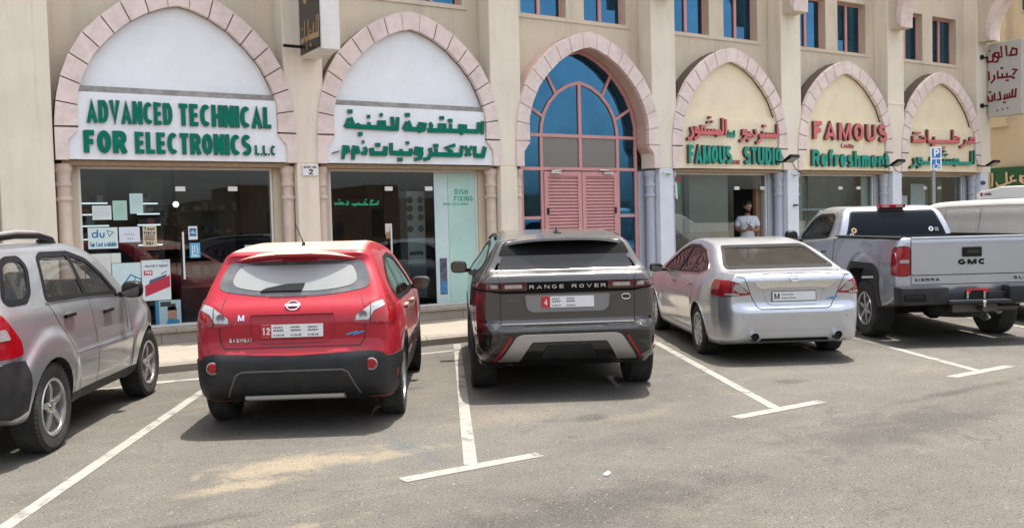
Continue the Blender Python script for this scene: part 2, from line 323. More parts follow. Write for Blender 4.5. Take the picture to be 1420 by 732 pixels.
# upper windows
for i,cx in enumerate(CX):
    for a,b_ in WO:
        w=MB(); x0,x1=cx+a+.003,cx+b_-.003; y=YW+.15; z0,z1=5.573,6.737; t=.05
        w.box(x0,x1,y,y+.05,z0,z0+t); w.box(x0,x1,y,y+.05,z1-t,z1); w.box(x0,x0+t,y,y+.05,z0+t,z1-t); w.box(x1-t,x1,y,y+.05,z0+t,z1-t); xm=(x0+x1)/2-.02
        w.box(xm-.035,xm+.035,y-.012,y+.04,z0+t,z1-t)
        f=w.build('window',PINKF,bld)
        g=MB(); g.box(x0+t,xm-.035,y+.025,y+.035,z0+t,z1-t); g.box(xm+.035,x1-t,y+.015,y+.025,z0+t,z1-t); g.build('pane',BLUEGL,f)
# quarter-arch brackets carrying the upper storey out over the pavement
for px in PX[4:]:
    k_=MB(); w=.2
    pts=[(13.76,6.12),(13.45,6.12),(13.42,6.15),(13.42,6.3)]+[(13.42-1.05*(1-cos(t)),6.3+1.0*sin(t)) for t in [radians(q) for q in range(8,91,8)]]+[(12.3,7.33),(12.3,7.7),(13.76,7.7)]
    k_.prism(pts,'x',px-.28,px+.12)
    k_.build('bracket',WALL,bld)
    k2=MB(); arc=[(13.41,6.13),(13.41,6.3)]+[(13.41-1.05*(1-cos(t)),6.3+1.0*sin(t)) for t in [radians(q) for q in range(8,91,8)]]+[(12.29,7.33)]
    for a,b_ in zip(arc,arc[1:]):
        k2.prism([a,b_,(b_[0]+.0,b_[1]+.0),(b_[0]+.14,b_[1]+.16),(a[0]+.2,a[1]+.02)][:2]+[(b_[0]+.12,b_[1]+.14),(a[0]+.12,a[1]+.14)],'x',px-.30,px+.14)
    k2.build('bracket_edge',PINK,bld)
# plinth step in front of the shops, in slabs
st=MB(); x=-6; random.seed(3)
while x<23:
    L=random.choice([.8,.9,1.0,.75]); st.box(x+.003,x+L-.003,13.76,14.5,.15,.30); st.box(x+.003+.2,x+L-.003+.2,13.73,14.5,.304,.36); x+=L
st.build('plinth',STEPM,bld,bevel=.006)
# soffit over shop fronts, side walls + floors + back walls of shop rooms
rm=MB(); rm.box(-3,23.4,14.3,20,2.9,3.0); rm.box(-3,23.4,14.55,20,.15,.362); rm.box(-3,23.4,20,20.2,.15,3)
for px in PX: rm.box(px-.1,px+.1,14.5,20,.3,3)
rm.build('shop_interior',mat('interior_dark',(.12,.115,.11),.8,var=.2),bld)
for i,cx in enumerate(CX):
    if i!=3: MB().box(cx-1.60,cx+1.60,13.84,14.3,2.70,2.762).build('lintel',mat('brown_timber',(.30,.21,.13),.7,var=.2,vscale=12),bld)
# wing that returns beyond the last pilaster
wg=empty('wing_building',(27,17,0),label='plain cream wing wall with a small window beyond the last arch',cat='building')
W2=MB(); W2.box(26.6,34,8,22,-.1,12); W2.box(26.45,26.62,14.9,15.4,4.2,12); W2.build('wall',WING,wg)
W2=MB(); W2.box(26.55,26.62,13.9,14.52,8.0-.6,8.35); f=W2.build('window',ALU,wg); MB().box(26.53,26.56,13.95,14.47,7.45,8.3).build('pane',BLUEGL,f)
# buildings across the lot (behind the photographer, seen in the shop glass)
ob=empty('apartment_block',(0,-42,0),label='tan apartment block across the car park, seen in the shop glass',cat='building')
W3=MB(); random.seed(12); x=-70
while x<50:
    w=random.uniform(5,11); h=random.uniform(2.8,4.6); W3.box(x,x+w,-50,-38+random.uniform(-.8,.8),0,h); 
    if random.random()<.4: W3.box(x+w*.3,x+w*.6,-49,-41,h,h+1.2)
    x+=w
W3.build('wall',mat('tan_wall',(.20,.14,.095),.9,var=.25,vscale=.3),ob)
DKW=mat('dark_window',(.05,.045,.04),.4)
for i in range(26):
    x=-66+4.3*i+random.uniform(-1,1); z=random.choice([1,1.2,.9]); h=random.choice([1.1,1.5,2.2]); MB().box(x,x+random.choice([1.2,2,.9]),-37.1,-36.9,z,z+h).build('window',mat('dark_window',(.05,.045,.04),.4),ob)
# ---------------------------------------------------------------- lettering
def arc(cx,cy,rx,ry,a0,a1,n=8): return [(cx+rx*cos(radians(a0+(a1-a0)*i/n)), cy+ry*sin(radians(a0+(a1-a0)*i/n))) for i in range(n+1)]
# bold stroke alphabet: glyph = (advance, [polylines]) in a unit-high box, centre lines
def _O(w=.62): return [(w/2+ (w/2-.1)*cos(t)*min(1,1), .5+.4*sin(t)) for t in [2*pi*i/16 for i in range(17)]]
SF={'A':(.68,[[(.09,0),(.34,.92),(.59,0)],[(.18,.28),(.5,.28)]]),'D':(.64,[[(.1,.1),(.1,.9),(.3,.9)]+arc(.3,.5,.22,.4,90,-90,8)+[(.1,.1)]]),
'V':(.66,[[(.09,1),(.33,.06),(.57,1)]]),'N':(.64,[[(.1,0),(.1,1)],[(.12,.95),(.52,.05)],[(.54,0),(.54,1)]]),'C':(.62,[arc(.33,.5,.22,.4,50,310,12)]),
'E':(.54,[[(.1,0),(.1,1)],[(.1,.9),(.5,.9)],[(.1,.5),(.47,.5)],[(.1,.1),(.51,.1)]]),'T':(.58,[[(.29,0),(.29,.9)],[(.02,.9),(.56,.9)]]),'H':(.64,[[(.1,0),(.1,1)],[(.54,0),(.54,1)],[(.1,.5),(.54,.5)]]),
'I':(.22,[[(.11,0),(.11,1)]]),'L':(.52,[[(.1,1),(.1,.1),(.5,.1)]]),'F':(.52,[[(.1,0),(.1,1)],[(.1,.9),(.49,.9)],[(.1,.5),(.44,.5)]]),'O':(.64,[_O()]),'R':(.64,[[(.1,0),(.1,.9),(.34,.9)]+arc(.36,.7,.16,.2,90,-90,6)+[(.1,.5)],[(.34,.48),(.56,0)]]),
'S':(.58,[arc(.3,.7,.19,.21,35,260,9)+arc(.29,.3,.2,.21,80,-145,9)]),'M':(.78,[[(.1,0),(.1,1)],[(.12,.95),(.39,.1),(.66,.95)],[(.68,0),(.68,1)]]),'U':(.64,[[(.1,1),(.1,.35)]+arc(.32,.32,.22,.23,180,360,8)+[(.54,.35),(.54,1)]]),
'G':(.66,[arc(.33,.5,.23,.4,50,350,12)+[(.56,.42),(.36,.42)]]),'B':(.6,[[(.1,.1),(.1,.9),(.3,.9)]+arc(.32,.7,.16,.2,90,-90,6)+[(.1,.5),(.32,.5)]+arc(.32,.3,.19,.2,90,-90,6)+[(.1,.1)]]),
'K':(.62,[[(.1,0),(.1,1)],[(.54,1),(.14,.45)],[(.25,.6),(.56,0)]]),'P':(.58,[[(.1,0),(.1,.9),(.3,.9)]+arc(.32,.67,.17,.23,90,-90,6)+[(.1,.44)]]),'Q':(.64,[_O(),[(.38,.25),(.58,0)]]),'X':(.62,[[(.06,1),(.56,0)],[(.56,1),(.06,0)]]),
'W':(.86,[[(.08,1),(.24,.06),(.43,.8),(.62,.06),(.78,1)]]),'Y':(.62,[[(.06,1),(.31,.5),(.56,1)],[(.31,.5),(.31,0)]]),'Z':(.56,[[(.06,.9),(.5,.9),(.08,.1),(.52,.1)]]),'J':(.5,[[(.4,1),(.4,.25)]+arc(.24,.26,.16,.18,0,-170,6)]),
'v':(.48,[[(.05,.7),(.24,.06),(.43,.7)]]),'b':(.52,[[(.1,0),(.1,1)],arc(.26,.35,.16,.28,0,360,10)]),'i':(.2,[[(.1,0),(.1,.7)],[(.1,.82),(.1,.95)]]),'c':(.48,[arc(.26,.35,.16,.27,50,310,10)]),'p':(.52,[[(.1,-.3),(.1,.7)],arc(.26,.35,.16,.28,0,360,10)]),
'a':(.5,[[(.1,.62),(.2,.68),(.34,.66),(.4,.55),(.4,0)],[(.4,.4),(.2,.38),(.1,.25),(.15,.1),(.28,.08),(.4,.2)]]),'e':(.52,[[(.1,.36),(.42,.36)]+arc(.26,.36,.17,.3,0,320,10)]),'f':(.36,[[(.16,0),(.16,.8),(.24,.93),(.36,.93)],[(.02,.62),(.34,.62)]]),
'r':(.38,[[(.1,0),(.1,.7)],[(.1,.45),(.2,.63),(.36,.64)]]),'s':(.46,[arc(.24,.5,.13,.13,30,260,7)+arc(.23,.2,.14,.14,80,-150,7)]),'h':(.52,[[(.1,0),(.1,1)],[(.1,.48),(.2,.62),(.34,.62),(.42,.5),(.42,0)]]),
'm':(.76,[[(.1,0),(.1,.7)],[(.1,.48),(.18,.62),(.3,.62),(.38,.5),(.38,0)],[(.38,.48),(.46,.62),(.58,.62),(.66,.5),(.66,0)]]),'n':(.52,[[(.1,0),(.1,.7)],[(.1,.48),(.2,.62),(.34,.62),(.42,.5),(.42,0)]]),'t':(.36,[[(.15,.9),(.15,.15),(.22,.06),(.35,.06)],[(.0,.62),(.34,.62)]]),
'l':(.22,[[(.11,0),(.11,1)]]),'u':(.52,[[(.1,.7),(.1,.2),(.18,.08),(.32,.08),(.42,.22)],[(.42,.7),(.42,0)]]),'d':(.52,[[(.42,0),(.42,1)],arc(.26,.35,.16,.28,0,360,10)]),'o':(.52,[arc(.26,.35,.17,.27,0,360,12)]),
'.':(.2,[[(.03,.08),(.17,.08)]]),' ':(.3,[]),'-':(.4,[[(.06,.45),(.34,.45)]]),'/':(.4,[[(.05,0),(.35,1)]]),
'0':(.6,[_O(.6)]),'1':(.4,[[(.06,.75),(.22,.92),(.22,0)]]),'2':(.56,[[(.08,.72)]+arc(.28,.7,.18,.2,160,-30,8)+[(.1,.1),(.5,.1)]]),'3':(.56,[arc(.26,.7,.18,.2,150,-90,8)+arc(.26,.3,.2,.2,90,-150,8)]),
'4':(.6,[[(.42,0),(.42,.95),(.06,.3),(.56,.3)]]),'5':(.56,[[(.48,.9),(.12,.9),(.1,.52)]+arc(.27,.33,.2,.23,100,-140,8)]),'6':(.56,[arc(.3,.3,.18,.2,0,360,10),[(.12,.35),(.2,.75),(.42,.93)]]),'7':(.54,[[(.06,.9),(.48,.9),(.2,0)]]),'8':(.56,[arc(.28,.7,.15,.19,0,360,10),arc(.28,.28,.19,.2,0,360,10)]),'9':(.56,[arc(.28,.68,.18,.2,0,360,10),[(.45,.6),(.4,.2),(.2,.06)]])}
def ribbon(b, pts, w, mp, d0, d1, mf=0, ms=1):
    """thick mitred polyline -> extruded letter stroke. mp(u,v,depth)->3D"""
    P=[Vector(p) for p in pts]
    if len(P)<2: return
    closed=(P[0]-P[-1]).length<1e-6
    if closed: P=P[:-1]
    n=len(P); L=[];R=[]
    for i in range(n):
        a=P[(i-1)%n]; c_=P[(i+1)%n]
        if not closed and i==0: d=(c_-P[i]).normalized(); nn=Vector((-d.y,d.x)); k_=1
        elif not closed and i==n-1: d=(P[i]-a).normalized(); nn=Vector((-d.y,d.x)); k_=1
        else:
            d1_=(P[i]-a).normalized(); d2=(c_-P[i]).normalized(); n1=Vector((-d1_.y,d1_.x)); n2=Vector((-d2.y,d2.x)); nn=(n1+n2)
            nn=nn.normalized() if nn.length>1e-4 else n1; k_=1/max(.72,nn.dot(n1))
        L.append(P[i]+nn*w/2*k_); R.append(P[i]-nn*w/2*k_)
    for i in range(n if closed else n-1):
        j=(i+1)%n; dd=d1+(.00003 if d1-d0>.003 else .00001)*i
        A=[mp(L[i].x,L[i].y,dd),mp(L[j].x,L[j].y,dd),mp(R[j].x,R[j].y,dd),mp(R[i].x,R[i].y,dd)]; B=[mp(L[i].x,L[i].y,d0),mp(L[j].x,L[j].y,d0),mp(R[j].x,R[j].y,d0),mp(R[i].x,R[i].y,d0)]
        b.add(A,[(0,1,2,3)],mf); b.add(A+B,[(0,1,5,4),(3,2,6,7)],ms)
        if not closed and i==0: b.add(A+B,[(0,3,7,4)],ms)
        if not closed and i==n-2: b.add(A+B,[(1,2,6,5)],ms)
def textwidth(t): return sum(SF[c][0]+.13 for c in t)-.13
def letters(b, t, x0,x1,z0,z1, mp, depth, wt=.2, base=0, slant=0):
    """fit the word into the box; wt stroke weight relative to height"""
    W=textwidth(t); sx=(x1-x0)/W; sz=z1-z0; x=x0; k_=0
    for c in t:
        adv,st_=SF[c]
        for pl in st_:
            k_+=1; ribbon(b,[(x+(p[0]+slant*p[1])*sx, z0+p[1]*sz) for p in pl], wt*min(sx*1.15,sz), mp, base, base+depth+(.00016 if depth>.003 else .00005)*k_, 0,1)
        x+=(adv+.13)*sx
def strokes(b, lst, X0, Z0, mp, depth, base=0, k=1):
    for i,(w,pts) in enumerate(lst): ribbon(b,[(X0+p[0],Z0+p[1]) for p in pts], w*k, mp, base, base+depth+(.00021 if depth>.003 else .00006)*i)
def front(y0): return lambda u,v,d:(u,y0-d,v)
def fonttext(name, txt, size, m, parent, M, width=None, offset=.0, extrude=.0008, align='CENTER'):
    c=bpy.data.curves.new('txt','FONT'); c.body=txt; c.size=size; c.extrude=extrude; c.offset=offset; c.align_x=align; c.resolution_u=2
    t=bpy.data.objects.new('txt',c); COL.objects.link(t); bpy.context.view_layer.update()
    me=bpy.data.meshes.new_from_object(t.evaluated_get(bpy.context.evaluated_depsgraph_get())); bpy.data.objects.remove(t)
    me.name=name; me.materials.clear(); me.materials.append(m)
    if width and len(me.vertices):
        xs=[v.co.x for v in me.vertices]; k_=width/max(1e-6,max(xs)-min(xs)); me.transform(Matrix.Diagonal((k_,1,1,1)))
    o=bpy.data.objects.new(name,me); COL.objects.link(o); me.transform(M); o.parent=parent
    return o
# ---------------------------------------------------------------- fascia signs in the arches
ARAB={'tech':[(0.055,[(1.331,3.532),(1.315,3.304)]),(0.065,[(1.251,3.509),(1.237,3.348)]),(0.075,[(1.256,3.352),(0.262,3.34)]),(0.06,[(0.978,3.363),(0.985,3.433),(0.878,3.435),(0.873,3.36),(0.926,3.292)]),(0.05,[(0.694,3.354),(0.698,3.462)]),(0.055,[(0.582,3.35),(0.585,3.439),(0.485,3.435),(0.478,3.347)]),(0.06,[(0.652,3.514),(0.733,3.517)]),(0.06,[(0.493,3.553),(0.573,3.556)]),(0.055,[(0.299,3.467),(0.335,3.42),(0.306,3.341)]),(0.06,[(0.197,3.338),(0.211,3.435),(0.114,3.441),(0.072,3.362),(0.131,3.305)]),(0.075,[(0.197,3.347),(-0.178,3.352)]),(0.06,[(-0.099,3.481),(-0.039,3.359),(-0.177,3.373),(-0.121,3.461)]),(0.06,[(-0.149,3.579),(-0.064,3.582)]),(0.055,[(-0.283,3.535),(-0.303,3.312)]),(0.065,[(-0.384,3.537),(-0.374,3.338)]),(0.075,[(-0.346,3.346),(-1.197,3.362)]),(0.055,[(-0.523,3.352),(-0.53,3.446),(-0.622,3.442),(-0.629,3.358)]),(0.055,[(-0.602,3.56),(-0.552,3.562)]),(0.05,[(-0.798,3.352),(-0.796,3.436)]),(0.055,[(-0.823,3.524),(-0.774,3.526)]),(0.05,[(-0.989,3.364),(-0.987,3.414)]),(0.06,[(-0.989,3.239),(-0.917,3.242)]),(0.06,[(-1.113,3.498),(-1.058,3.38),(-1.196,3.375),(-1.134,3.479)]),(0.06,[(-1.155,3.592),(-1.076,3.595)]),(0.075,[(1.36,3.09),(1.313,2.931),(1.138,2.938)]),(0.06,[(1.159,3.099),(1.154,2.938)]),(0.05,[(1.096,3.091),(0.965,2.929)]),(0.05,[(0.965,3.094),(1.068,2.931)]),(0.06,[(0.906,3.099),(0.878,2.939)]),(0.075,[(0.896,2.94),(0.282,2.942)]),(0.06,[(0.77,3.107),(0.595,3.06),(0.716,2.98)]),(0.05,[(0.403,2.954),(0.406,3.042)]),(0.06,[(0.359,3.086),(0.447,3.088)]),(0.06,[(0.292,3.049),(0.304,2.952),(0.258,2.873),(0.17,2.853)]),(0.06,[(0.118,2.91),(0.132,3.026),(0.035,3.034),(0.016,2.956),(0.129,2.939),(0.105,2.871),(-0.003,2.85)]),(0.075,[(-0.053,2.941),(-0.443,2.953)]),(0.05,[(-0.053,2.945),(-0.072,3.031)]),(0.055,[(-0.148,3.12),(-0.096,3.121)]),(0.05,[(-0.244,2.951),(-0.242,3.018)]),(0.06,[(-0.311,2.845),(-0.227,2.846)]),(0.055,[(-0.419,3.113),(-0.424,2.953)]),(0.075,[(-0.516,3.054),(-0.533,2.936),(-0.758,2.935),(-0.767,3.025)]),(0.06,[(-0.696,3.074),(-0.614,3.076)]),(0.055,[(-0.884,3.038),(-0.862,2.976),(-0.88,2.933),(-0.944,2.937)]),(0.05,[(-0.924,3.115),(-0.891,3.116)]),(0.055,[(-0.994,2.927),(-1.011,3.02),(-1.07,3.028),(-1.093,2.944),(-1.003,2.949),(-1.011,3.02)]),(0.05,[(-1.079,2.944),(-1.095,2.833)]),(0.055,[(-1.163,2.942),(-1.179,3.025),(-1.234,3.029),(-1.251,2.955),(-1.172,2.951)]),(0.05,[(-1.241,2.956),(-1.265,2.839)]),(0.015,[(-1.319,2.961),(-1.378,2.947),(-1.437,2.926)])],'studio':[(0.05,[(1.325,3.744),(1.308,3.443)]),(0.075,[(1.309,3.483),(0.753,3.476)]),(0.05,[(1.212,3.48),(1.214,3.556)]),(0.05,[(1.111,3.477),(1.112,3.553)]),(0.05,[(1.01,3.474),(1.011,3.55)]),(0.05,[(0.876,3.48),(0.877,3.579)]),(0.05,[(0.882,3.689),(0.974,3.692)]),(0.06,[(0.81,3.498),(0.838,3.439),(0.736,3.347),(0.665,3.322)]),(0.06,[(0.634,3.611),(0.669,3.484),(0.542,3.46)]),(0.075,[(0.528,3.48),(0.319,3.477)]),(0.05,[(0.458,3.478),(0.465,3.556)]),(0.05,[(0.403,3.368),(0.481,3.37)]),(0.06,[(0.375,3.485),(0.363,3.573),(0.28,3.57),(0.27,3.501),(0.361,3.494),(0.304,3.395),(0.184,3.349)]),(0.05,[(-0.225,3.784),(-0.232,3.457)]),(0.055,[(-0.312,3.81),(-0.314,3.493)]),(0.075,[(-0.306,3.497),(-1.026,3.486)]),(0.055,[(-0.399,3.494),(-0.411,3.547),(-0.478,3.536),(-0.467,3.421)]),(0.05,[(-0.544,3.501),(-0.543,3.577)]),(0.05,[(-0.623,3.499),(-0.622,3.575)]),(0.05,[(-0.715,3.496),(-0.713,3.572)]),(0.045,[(-0.7,3.807),(-0.637,3.81)]),(0.045,[(-0.749,3.707),(-0.697,3.709)]),(0.045,[(-0.639,3.721),(-0.587,3.723)]),(0.055,[(-0.806,3.493),(-0.83,3.609),(-0.902,3.616),(-0.923,3.489)]),(0.06,[(-1.0,3.487),(-0.998,3.575),(-1.075,3.582),(-1.084,3.497),(-0.992,3.487),(-1.015,3.405),(-1.118,3.359)]),(0.06,[(-1.189,3.597),(-1.154,3.467),(-1.194,3.382),(-1.296,3.351)])],'studio_s':[(0.04,[(0.066,3.446),(-0.159,3.455)]),(0.035,[(0.058,3.446),(0.06,3.572)]),(0.035,[(-0.01,3.454),(-0.014,3.522),(-0.063,3.516),(-0.065,3.452)]),(0.035,[(-0.119,3.457),(-0.116,3.557),(-0.157,3.536)])],'drinks':[(0.07,[(1.297,3.546),(1.316,3.643),(1.166,3.639),(1.14,3.542),(1.297,3.541)]),(0.07,[(1.184,3.532),(0.999,3.527)]),(0.06,[(0.933,3.6),(0.954,3.526),(0.869,3.449),(0.704,3.407)]),(0.06,[(0.388,3.834),(0.386,3.533)]),(0.06,[(0.414,3.554),(0.524,3.648),(0.65,3.624),(0.632,3.55)]),(0.08,[(0.668,3.54),(-0.658,3.512)]),(0.05,[(-0.399,3.518),(-0.398,3.636)]),(0.05,[(-0.514,3.427),(-0.39,3.43)]),(0.055,[(-0.672,3.803),(-0.668,3.515)]),(0.075,[(-0.804,3.625),(-0.805,3.516),(-1.25,3.51),(-1.255,3.632)]),(0.05,[(-1.231,3.704),(-0.962,3.712)]),(0.045,[(-0.96,3.62),(-0.865,3.623)])],'drinks_s':[(0.035,[(0.091,3.357),(-0.156,3.358)]),(0.03,[(0.084,3.357),(0.084,3.41)]),(0.03,[(-0.033,3.359),(-0.033,3.396)])],'famous_ar':[(0.055,[(1.325,3.331),(1.312,2.975)]),(0.055,[(1.202,3.317),(1.188,2.988)]),(0.08,[(1.2,2.995),(-0.851,2.988)]),(0.06,[(0.628,2.998),(0.599,3.082),(0.44,3.08),(0.417,2.995),(0.5,2.932)]),(0.05,[(0.302,2.993),(0.303,3.099)]),(0.05,[(0.159,2.991),(0.16,3.096)]),(0.05,[(0.017,2.989),(0.018,3.094)]),(0.05,[(-0.023,3.282),(0.076,3.284)]),(0.05,[(-0.094,3.192),(-0.01,3.194)]),(0.05,[(0.075,3.2),(0.161,3.201)]),(0.055,[(-0.369,2.984),(-0.403,3.118),(-0.541,3.116),(-0.577,2.981)]),(0.06,[(-0.902,2.977),(-0.935,3.089),(-1.053,3.087),(-1.061,2.995),(-0.912,2.981),(-0.953,2.904),(-1.105,2.872)]),(0.06,[(-1.237,3.094),(-1.182,2.973),(-1.256,2.901),(-1.389,2.865)])],'salon':[(0.06,[(13.143,5.712),(12.934,5.705),(12.933,5.836),(13.042,5.882),(13.094,5.72)]),(0.05,[(13.203,5.978),(13.184,5.707)]),(0.05,[(13.338,5.982),(13.314,5.709),(13.451,5.711)]),(0.055,[(13.389,5.713),(13.397,5.823),(13.492,5.839),(13.505,5.749),(13.397,5.703),(13.43,5.607),(13.513,5.6)]),(0.06,[(13.546,5.828),(13.547,5.626),(13.689,5.629),(13.714,5.784)]),(0.05,[(13.659,5.913),(13.617,5.905)]),(0.06,[(13.042,5.345),(12.926,5.319),(13.031,5.204)]),(0.06,[(12.983,5.106),(13.071,5.17),(13.431,5.184)]),(0.05,[(13.185,5.175),(13.184,5.279)]),(0.05,[(13.213,5.091),(13.14,5.081)]),(0.05,[(13.299,5.176),(13.307,5.286)]),(0.05,[(13.352,5.426),(13.278,5.414)]),(0.05,[(13.422,5.364),(13.423,5.17)]),(0.055,[(13.522,5.278),(13.506,5.174),(13.607,5.075)]),(0.05,[(13.661,5.384),(13.649,5.146)]),(0.055,[(12.951,4.855),(12.967,4.65),(13.04,4.651)]),(0.055,[(13.039,4.847),(13.048,4.652),(13.288,4.627)]),(0.045,[(13.112,4.657),(13.12,4.766)]),(0.045,[(13.178,4.645),(13.186,4.747)]),(0.045,[(13.243,4.634),(13.251,4.743)]),(0.05,[(13.284,4.538),(13.21,4.529)]),(0.055,[(13.378,4.825),(13.342,4.626),(13.458,4.621)]),(0.05,[(13.507,4.81),(13.508,4.607)]),(0.055,[(13.566,4.769),(13.574,4.615),(13.667,4.619),(13.683,4.743)]),(0.05,[(13.662,4.851),(13.595,4.842)]),(0.04,[(13.45,4.356),(13.417,4.352)]),(0.04,[(13.317,4.369),(13.285,4.365)]),(0.04,[(13.182,4.385),(13.15,4.381)])],'abaya':[(0.075,[(13.631,4.601),(13.499,4.596)]),(0.075,[(13.447,4.597),(13.348,4.594)]),(0.08,[(13.304,4.601),(12.869,4.578)]),(0.022,[(12.873,4.87),(12.889,4.581)]),(0.022,[(12.95,4.878),(12.97,4.589)]),(0.04,[(13.063,4.779),(13.095,4.584)]),(0.025,[(13.29,4.868),(13.303,4.608)]),(0.025,[(13.435,4.875),(13.476,4.61)]),(0.03,[(13.552,4.802),(13.558,4.751)]),(0.03,[(13.208,4.706),(13.204,4.662)]),(0.03,[(13.378,4.504),(13.384,4.446)]),(0.03,[(13.216,4.504),(13.213,4.449)]),(0.05,[(13.459,5.196),(13.345,5.164),(13.356,5.144),(13.45,5.157)])],'dish':[(0.03,[(-0.516,2.183),(-0.531,2.128),(-0.679,2.121)]),(0.03,[(-0.65,2.117),(-0.647,2.184),(-0.605,2.191)]),(0.03,[(-0.742,2.122),(-0.761,2.177)]),(0.03,[(-0.7,2.122),(-0.992,2.129)]),(0.03,[(-0.867,2.127),(-0.866,2.162)]),(0.02,[(-0.943,2.101),(-0.918,2.101)]),(0.02,[(-0.756,2.208),(-0.722,2.208)]),(0.03,[(-1.063,2.187),(-1.049,2.133),(-1.098,2.13)]),(0.03,[(-1.114,2.134),(-1.277,2.143)]),(0.03,[(-1.155,2.142),(-1.154,2.172)]),(0.03,[(-1.196,2.142),(-1.195,2.173)]),(0.03,[(-1.257,2.12),(-1.284,2.158)]),(0.02,[(-1.218,2.204),(-1.185,2.203)])]}
def tymp(b, cx, top_from, y0, y1, inset=0.0):
    I=[(x-.003,z) for x,z in BI if z>top_from]; xb=1.39 if top_from<3.9 else 1.3
    R=[(cx+xb-.003,top_from)]+[(cx+x,z) for x,z in I]; L=[(2*cx-x,z) for x,z in R[::-1][1:]]
    b.prism(R+L,'y',y0,y1)
def board(b,cx,zt,y0,y1):
    r=[(1.515,2.775),(1.515,3.03),(1.385,3.21),(1.385,zt)]
    b.prism([(cx+x,z) for x,z in r]+[(cx-x,z) for x,z in r[::-1]],'y',y0,y1)
def fascia(i, zt, pm, lab):
    cx=CX[i]; r=empty('fascia_sign',(cx,13.75,2.775),label=lab,cat='sign',group='shop signs filling the pointed arches')
    b=MB(); tymp(b,cx,zt+.005,13.84,13.90); b.build('tympanum',pm,r)
    b=MB(); board(b,cx,zt,13.765,13.90); b.build('sign_board',pm,r,bevel=.006)
    b=MB(); b.box(cx-1.375,cx+1.375,13.79,13.838,zt+.004,zt+.085); b.build('ledge',CREAM if pm is CREAM else mat('grimy_shade_ledge',(.30,.29,.27),.6,var=.25,vscale=9,dirt=(.12,.10,.08),dirt_amt=.6,dscale=5),r)  # ledge grey holds the painted shade of the strip as well as grime
    return r,cx
fp=front(13.765)
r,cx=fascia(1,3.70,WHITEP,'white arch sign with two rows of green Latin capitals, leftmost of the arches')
b=MB(); letters(b,'ADVANCED',cx-1.27,cx-.15,3.275,3.595,fp,.035,.235); letters(b,'TECHNICAL',cx-.06,cx+1.29,3.275,3.595,fp,.035,.235); letters(b,'FOR',cx-1.32,cx-.78,2.865,3.17,fp,.035,.235); letters(b,'ELECTRONICS',cx-.66,cx+.96,2.865,3.17,fp,.035,.235); letters(b,'L.L.C',cx+1.03,cx+1.34,2.875,3.02,fp,.03,.22)
b.build('lettering',[GREEN,GREEND],r)
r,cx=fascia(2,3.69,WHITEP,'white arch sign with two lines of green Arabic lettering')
b=MB(); strokes(b,ARAB['tech'],cx,0,fp,.035); b.build('lettering',[GREEN,GREEND],r)
r,cx=fascia(4,3.80,CREAM,'cream arch sign with pink Arabic above green Latin capitals over the open doorway')
b=MB(); strokes(b,ARAB['studio'],cx,0,fp,.07); b.build('lettering',[PINKL,DKBROWN],r)
b=MB(); strokes(b,ARAB['studio_s'],cx,0,fp,.03); b.build('small_lettering',[TEAL,DKBROWN],r)
for w_,a_,c_ in (('FAMOUS',-1.27,-.08),('STUDIO',.30,1.43)): b=MB(); letters(b,w_,cx+a_,cx+c_,2.87,3.24,fp,.07,.22); b.build('lettering',[TEAL,DKBROWN],r)
b=MB(); letters(b,'CASTLE'.replace('A','A'),cx-.06,cx+.22,2.87,2.955,fp,.02,.2); b.build('lettering',[PINKL,DKBROWN],r)
r,cx=fascia(5,3.84,CREAM,'cream arch sign with large pink Latin capitals above a green Latin word')
b=MB(); letters(b,'FAMOUS',cx-1.22,cx+1.40,3.46,3.85,fp,.075,.23); letters(b,'Castle',cx-.22,cx+.24,3.285,3.385,fp,.02,.2); b.build('lettering',[PINKL,DKBROWN],r)
b=MB(); letters(b,'Refreshment',cx-1.26,cx+1.46,2.86,3.22,fp,.07,.22); b.build('lettering',[TEAL,DKBROWN],r)
r,cx=fascia(6,3.84,CREAM,'cream arch sign with pink and green Arabic letters behind the parking pole')
b=MB(); strokes(b,ARAB['drinks'],cx,0,fp,.07); strokes(b,ARAB['drinks_s'],cx,0,fp,.02); b.build('lettering',[PINKL,DKBROWN],r)
b=MB(); strokes(b,ARAB['famous_ar'],cx,0,fp,.07); b.build('lettering',[TEAL,DKBROWN],r)

# ---------------------------------------------------------------- projecting signs
r=empty('projecting_sign',(5.0,13.3,4.36),label='tall black and silver blade sign on a bracket between the first two arches',cat='sign')
MB().box(4.90,5.19,12.82,13.70,4.36,7.0).build('case',ALUW,r,bevel=.01)
MB().box(4.885,4.898,12.86,13.68,4.40,6.96).build('face_panel',BLACKP,r)
b=MB(); strokes(b,ARAB['abaya'],0,0,lambda u,v,d:(4.885-d,u,v),.006); b.build('lettering',[GOLD,GOLD],r)
MB().box(4.6,4.9,13.60,13.64,4.50,4.54).build('bracket',BLACK,r)
r=empty('projecting_sign',(23.45,13.2,4.2),label='grey blade sign with three lines of dark red Arabic on the last pilaster',cat='sign')
MB().box(23.45,23.72,12.82,13.68,4.20,6.09).build('case',SIGNGREY,r,bevel=.008)
b=MB(); strokes(b,ARAB['salon'],0,0,lambda u,v,d:(23.45-d,u,v),.008,k=.82); b.build('lettering',[REDL,REDL],r)
for z in (4.5,5.75):
    b=MB(); b.tube([(23.5,13.68,z),(23.3,13.74,z)],.02); b.lathe([(0,0),(.06,.0),(.06,.05),(0,.05)],(23.25,13.70,z),'y',10); b.build('bracket',BLACK,r,smooth=40)
r=empty('wall_sign',(26.4,14.7,2.4),label='green board with cream Arabic letters on the far cream wing wall',cat='sign')
MB().box(26.46,26.52,13.2,15.38,2.3,3.02).build('sign_board',mat('green_board',(.012,.10,.045),.5,var=.1),r)
gmp=lambda u,v,d:(26.46-d,u,v)
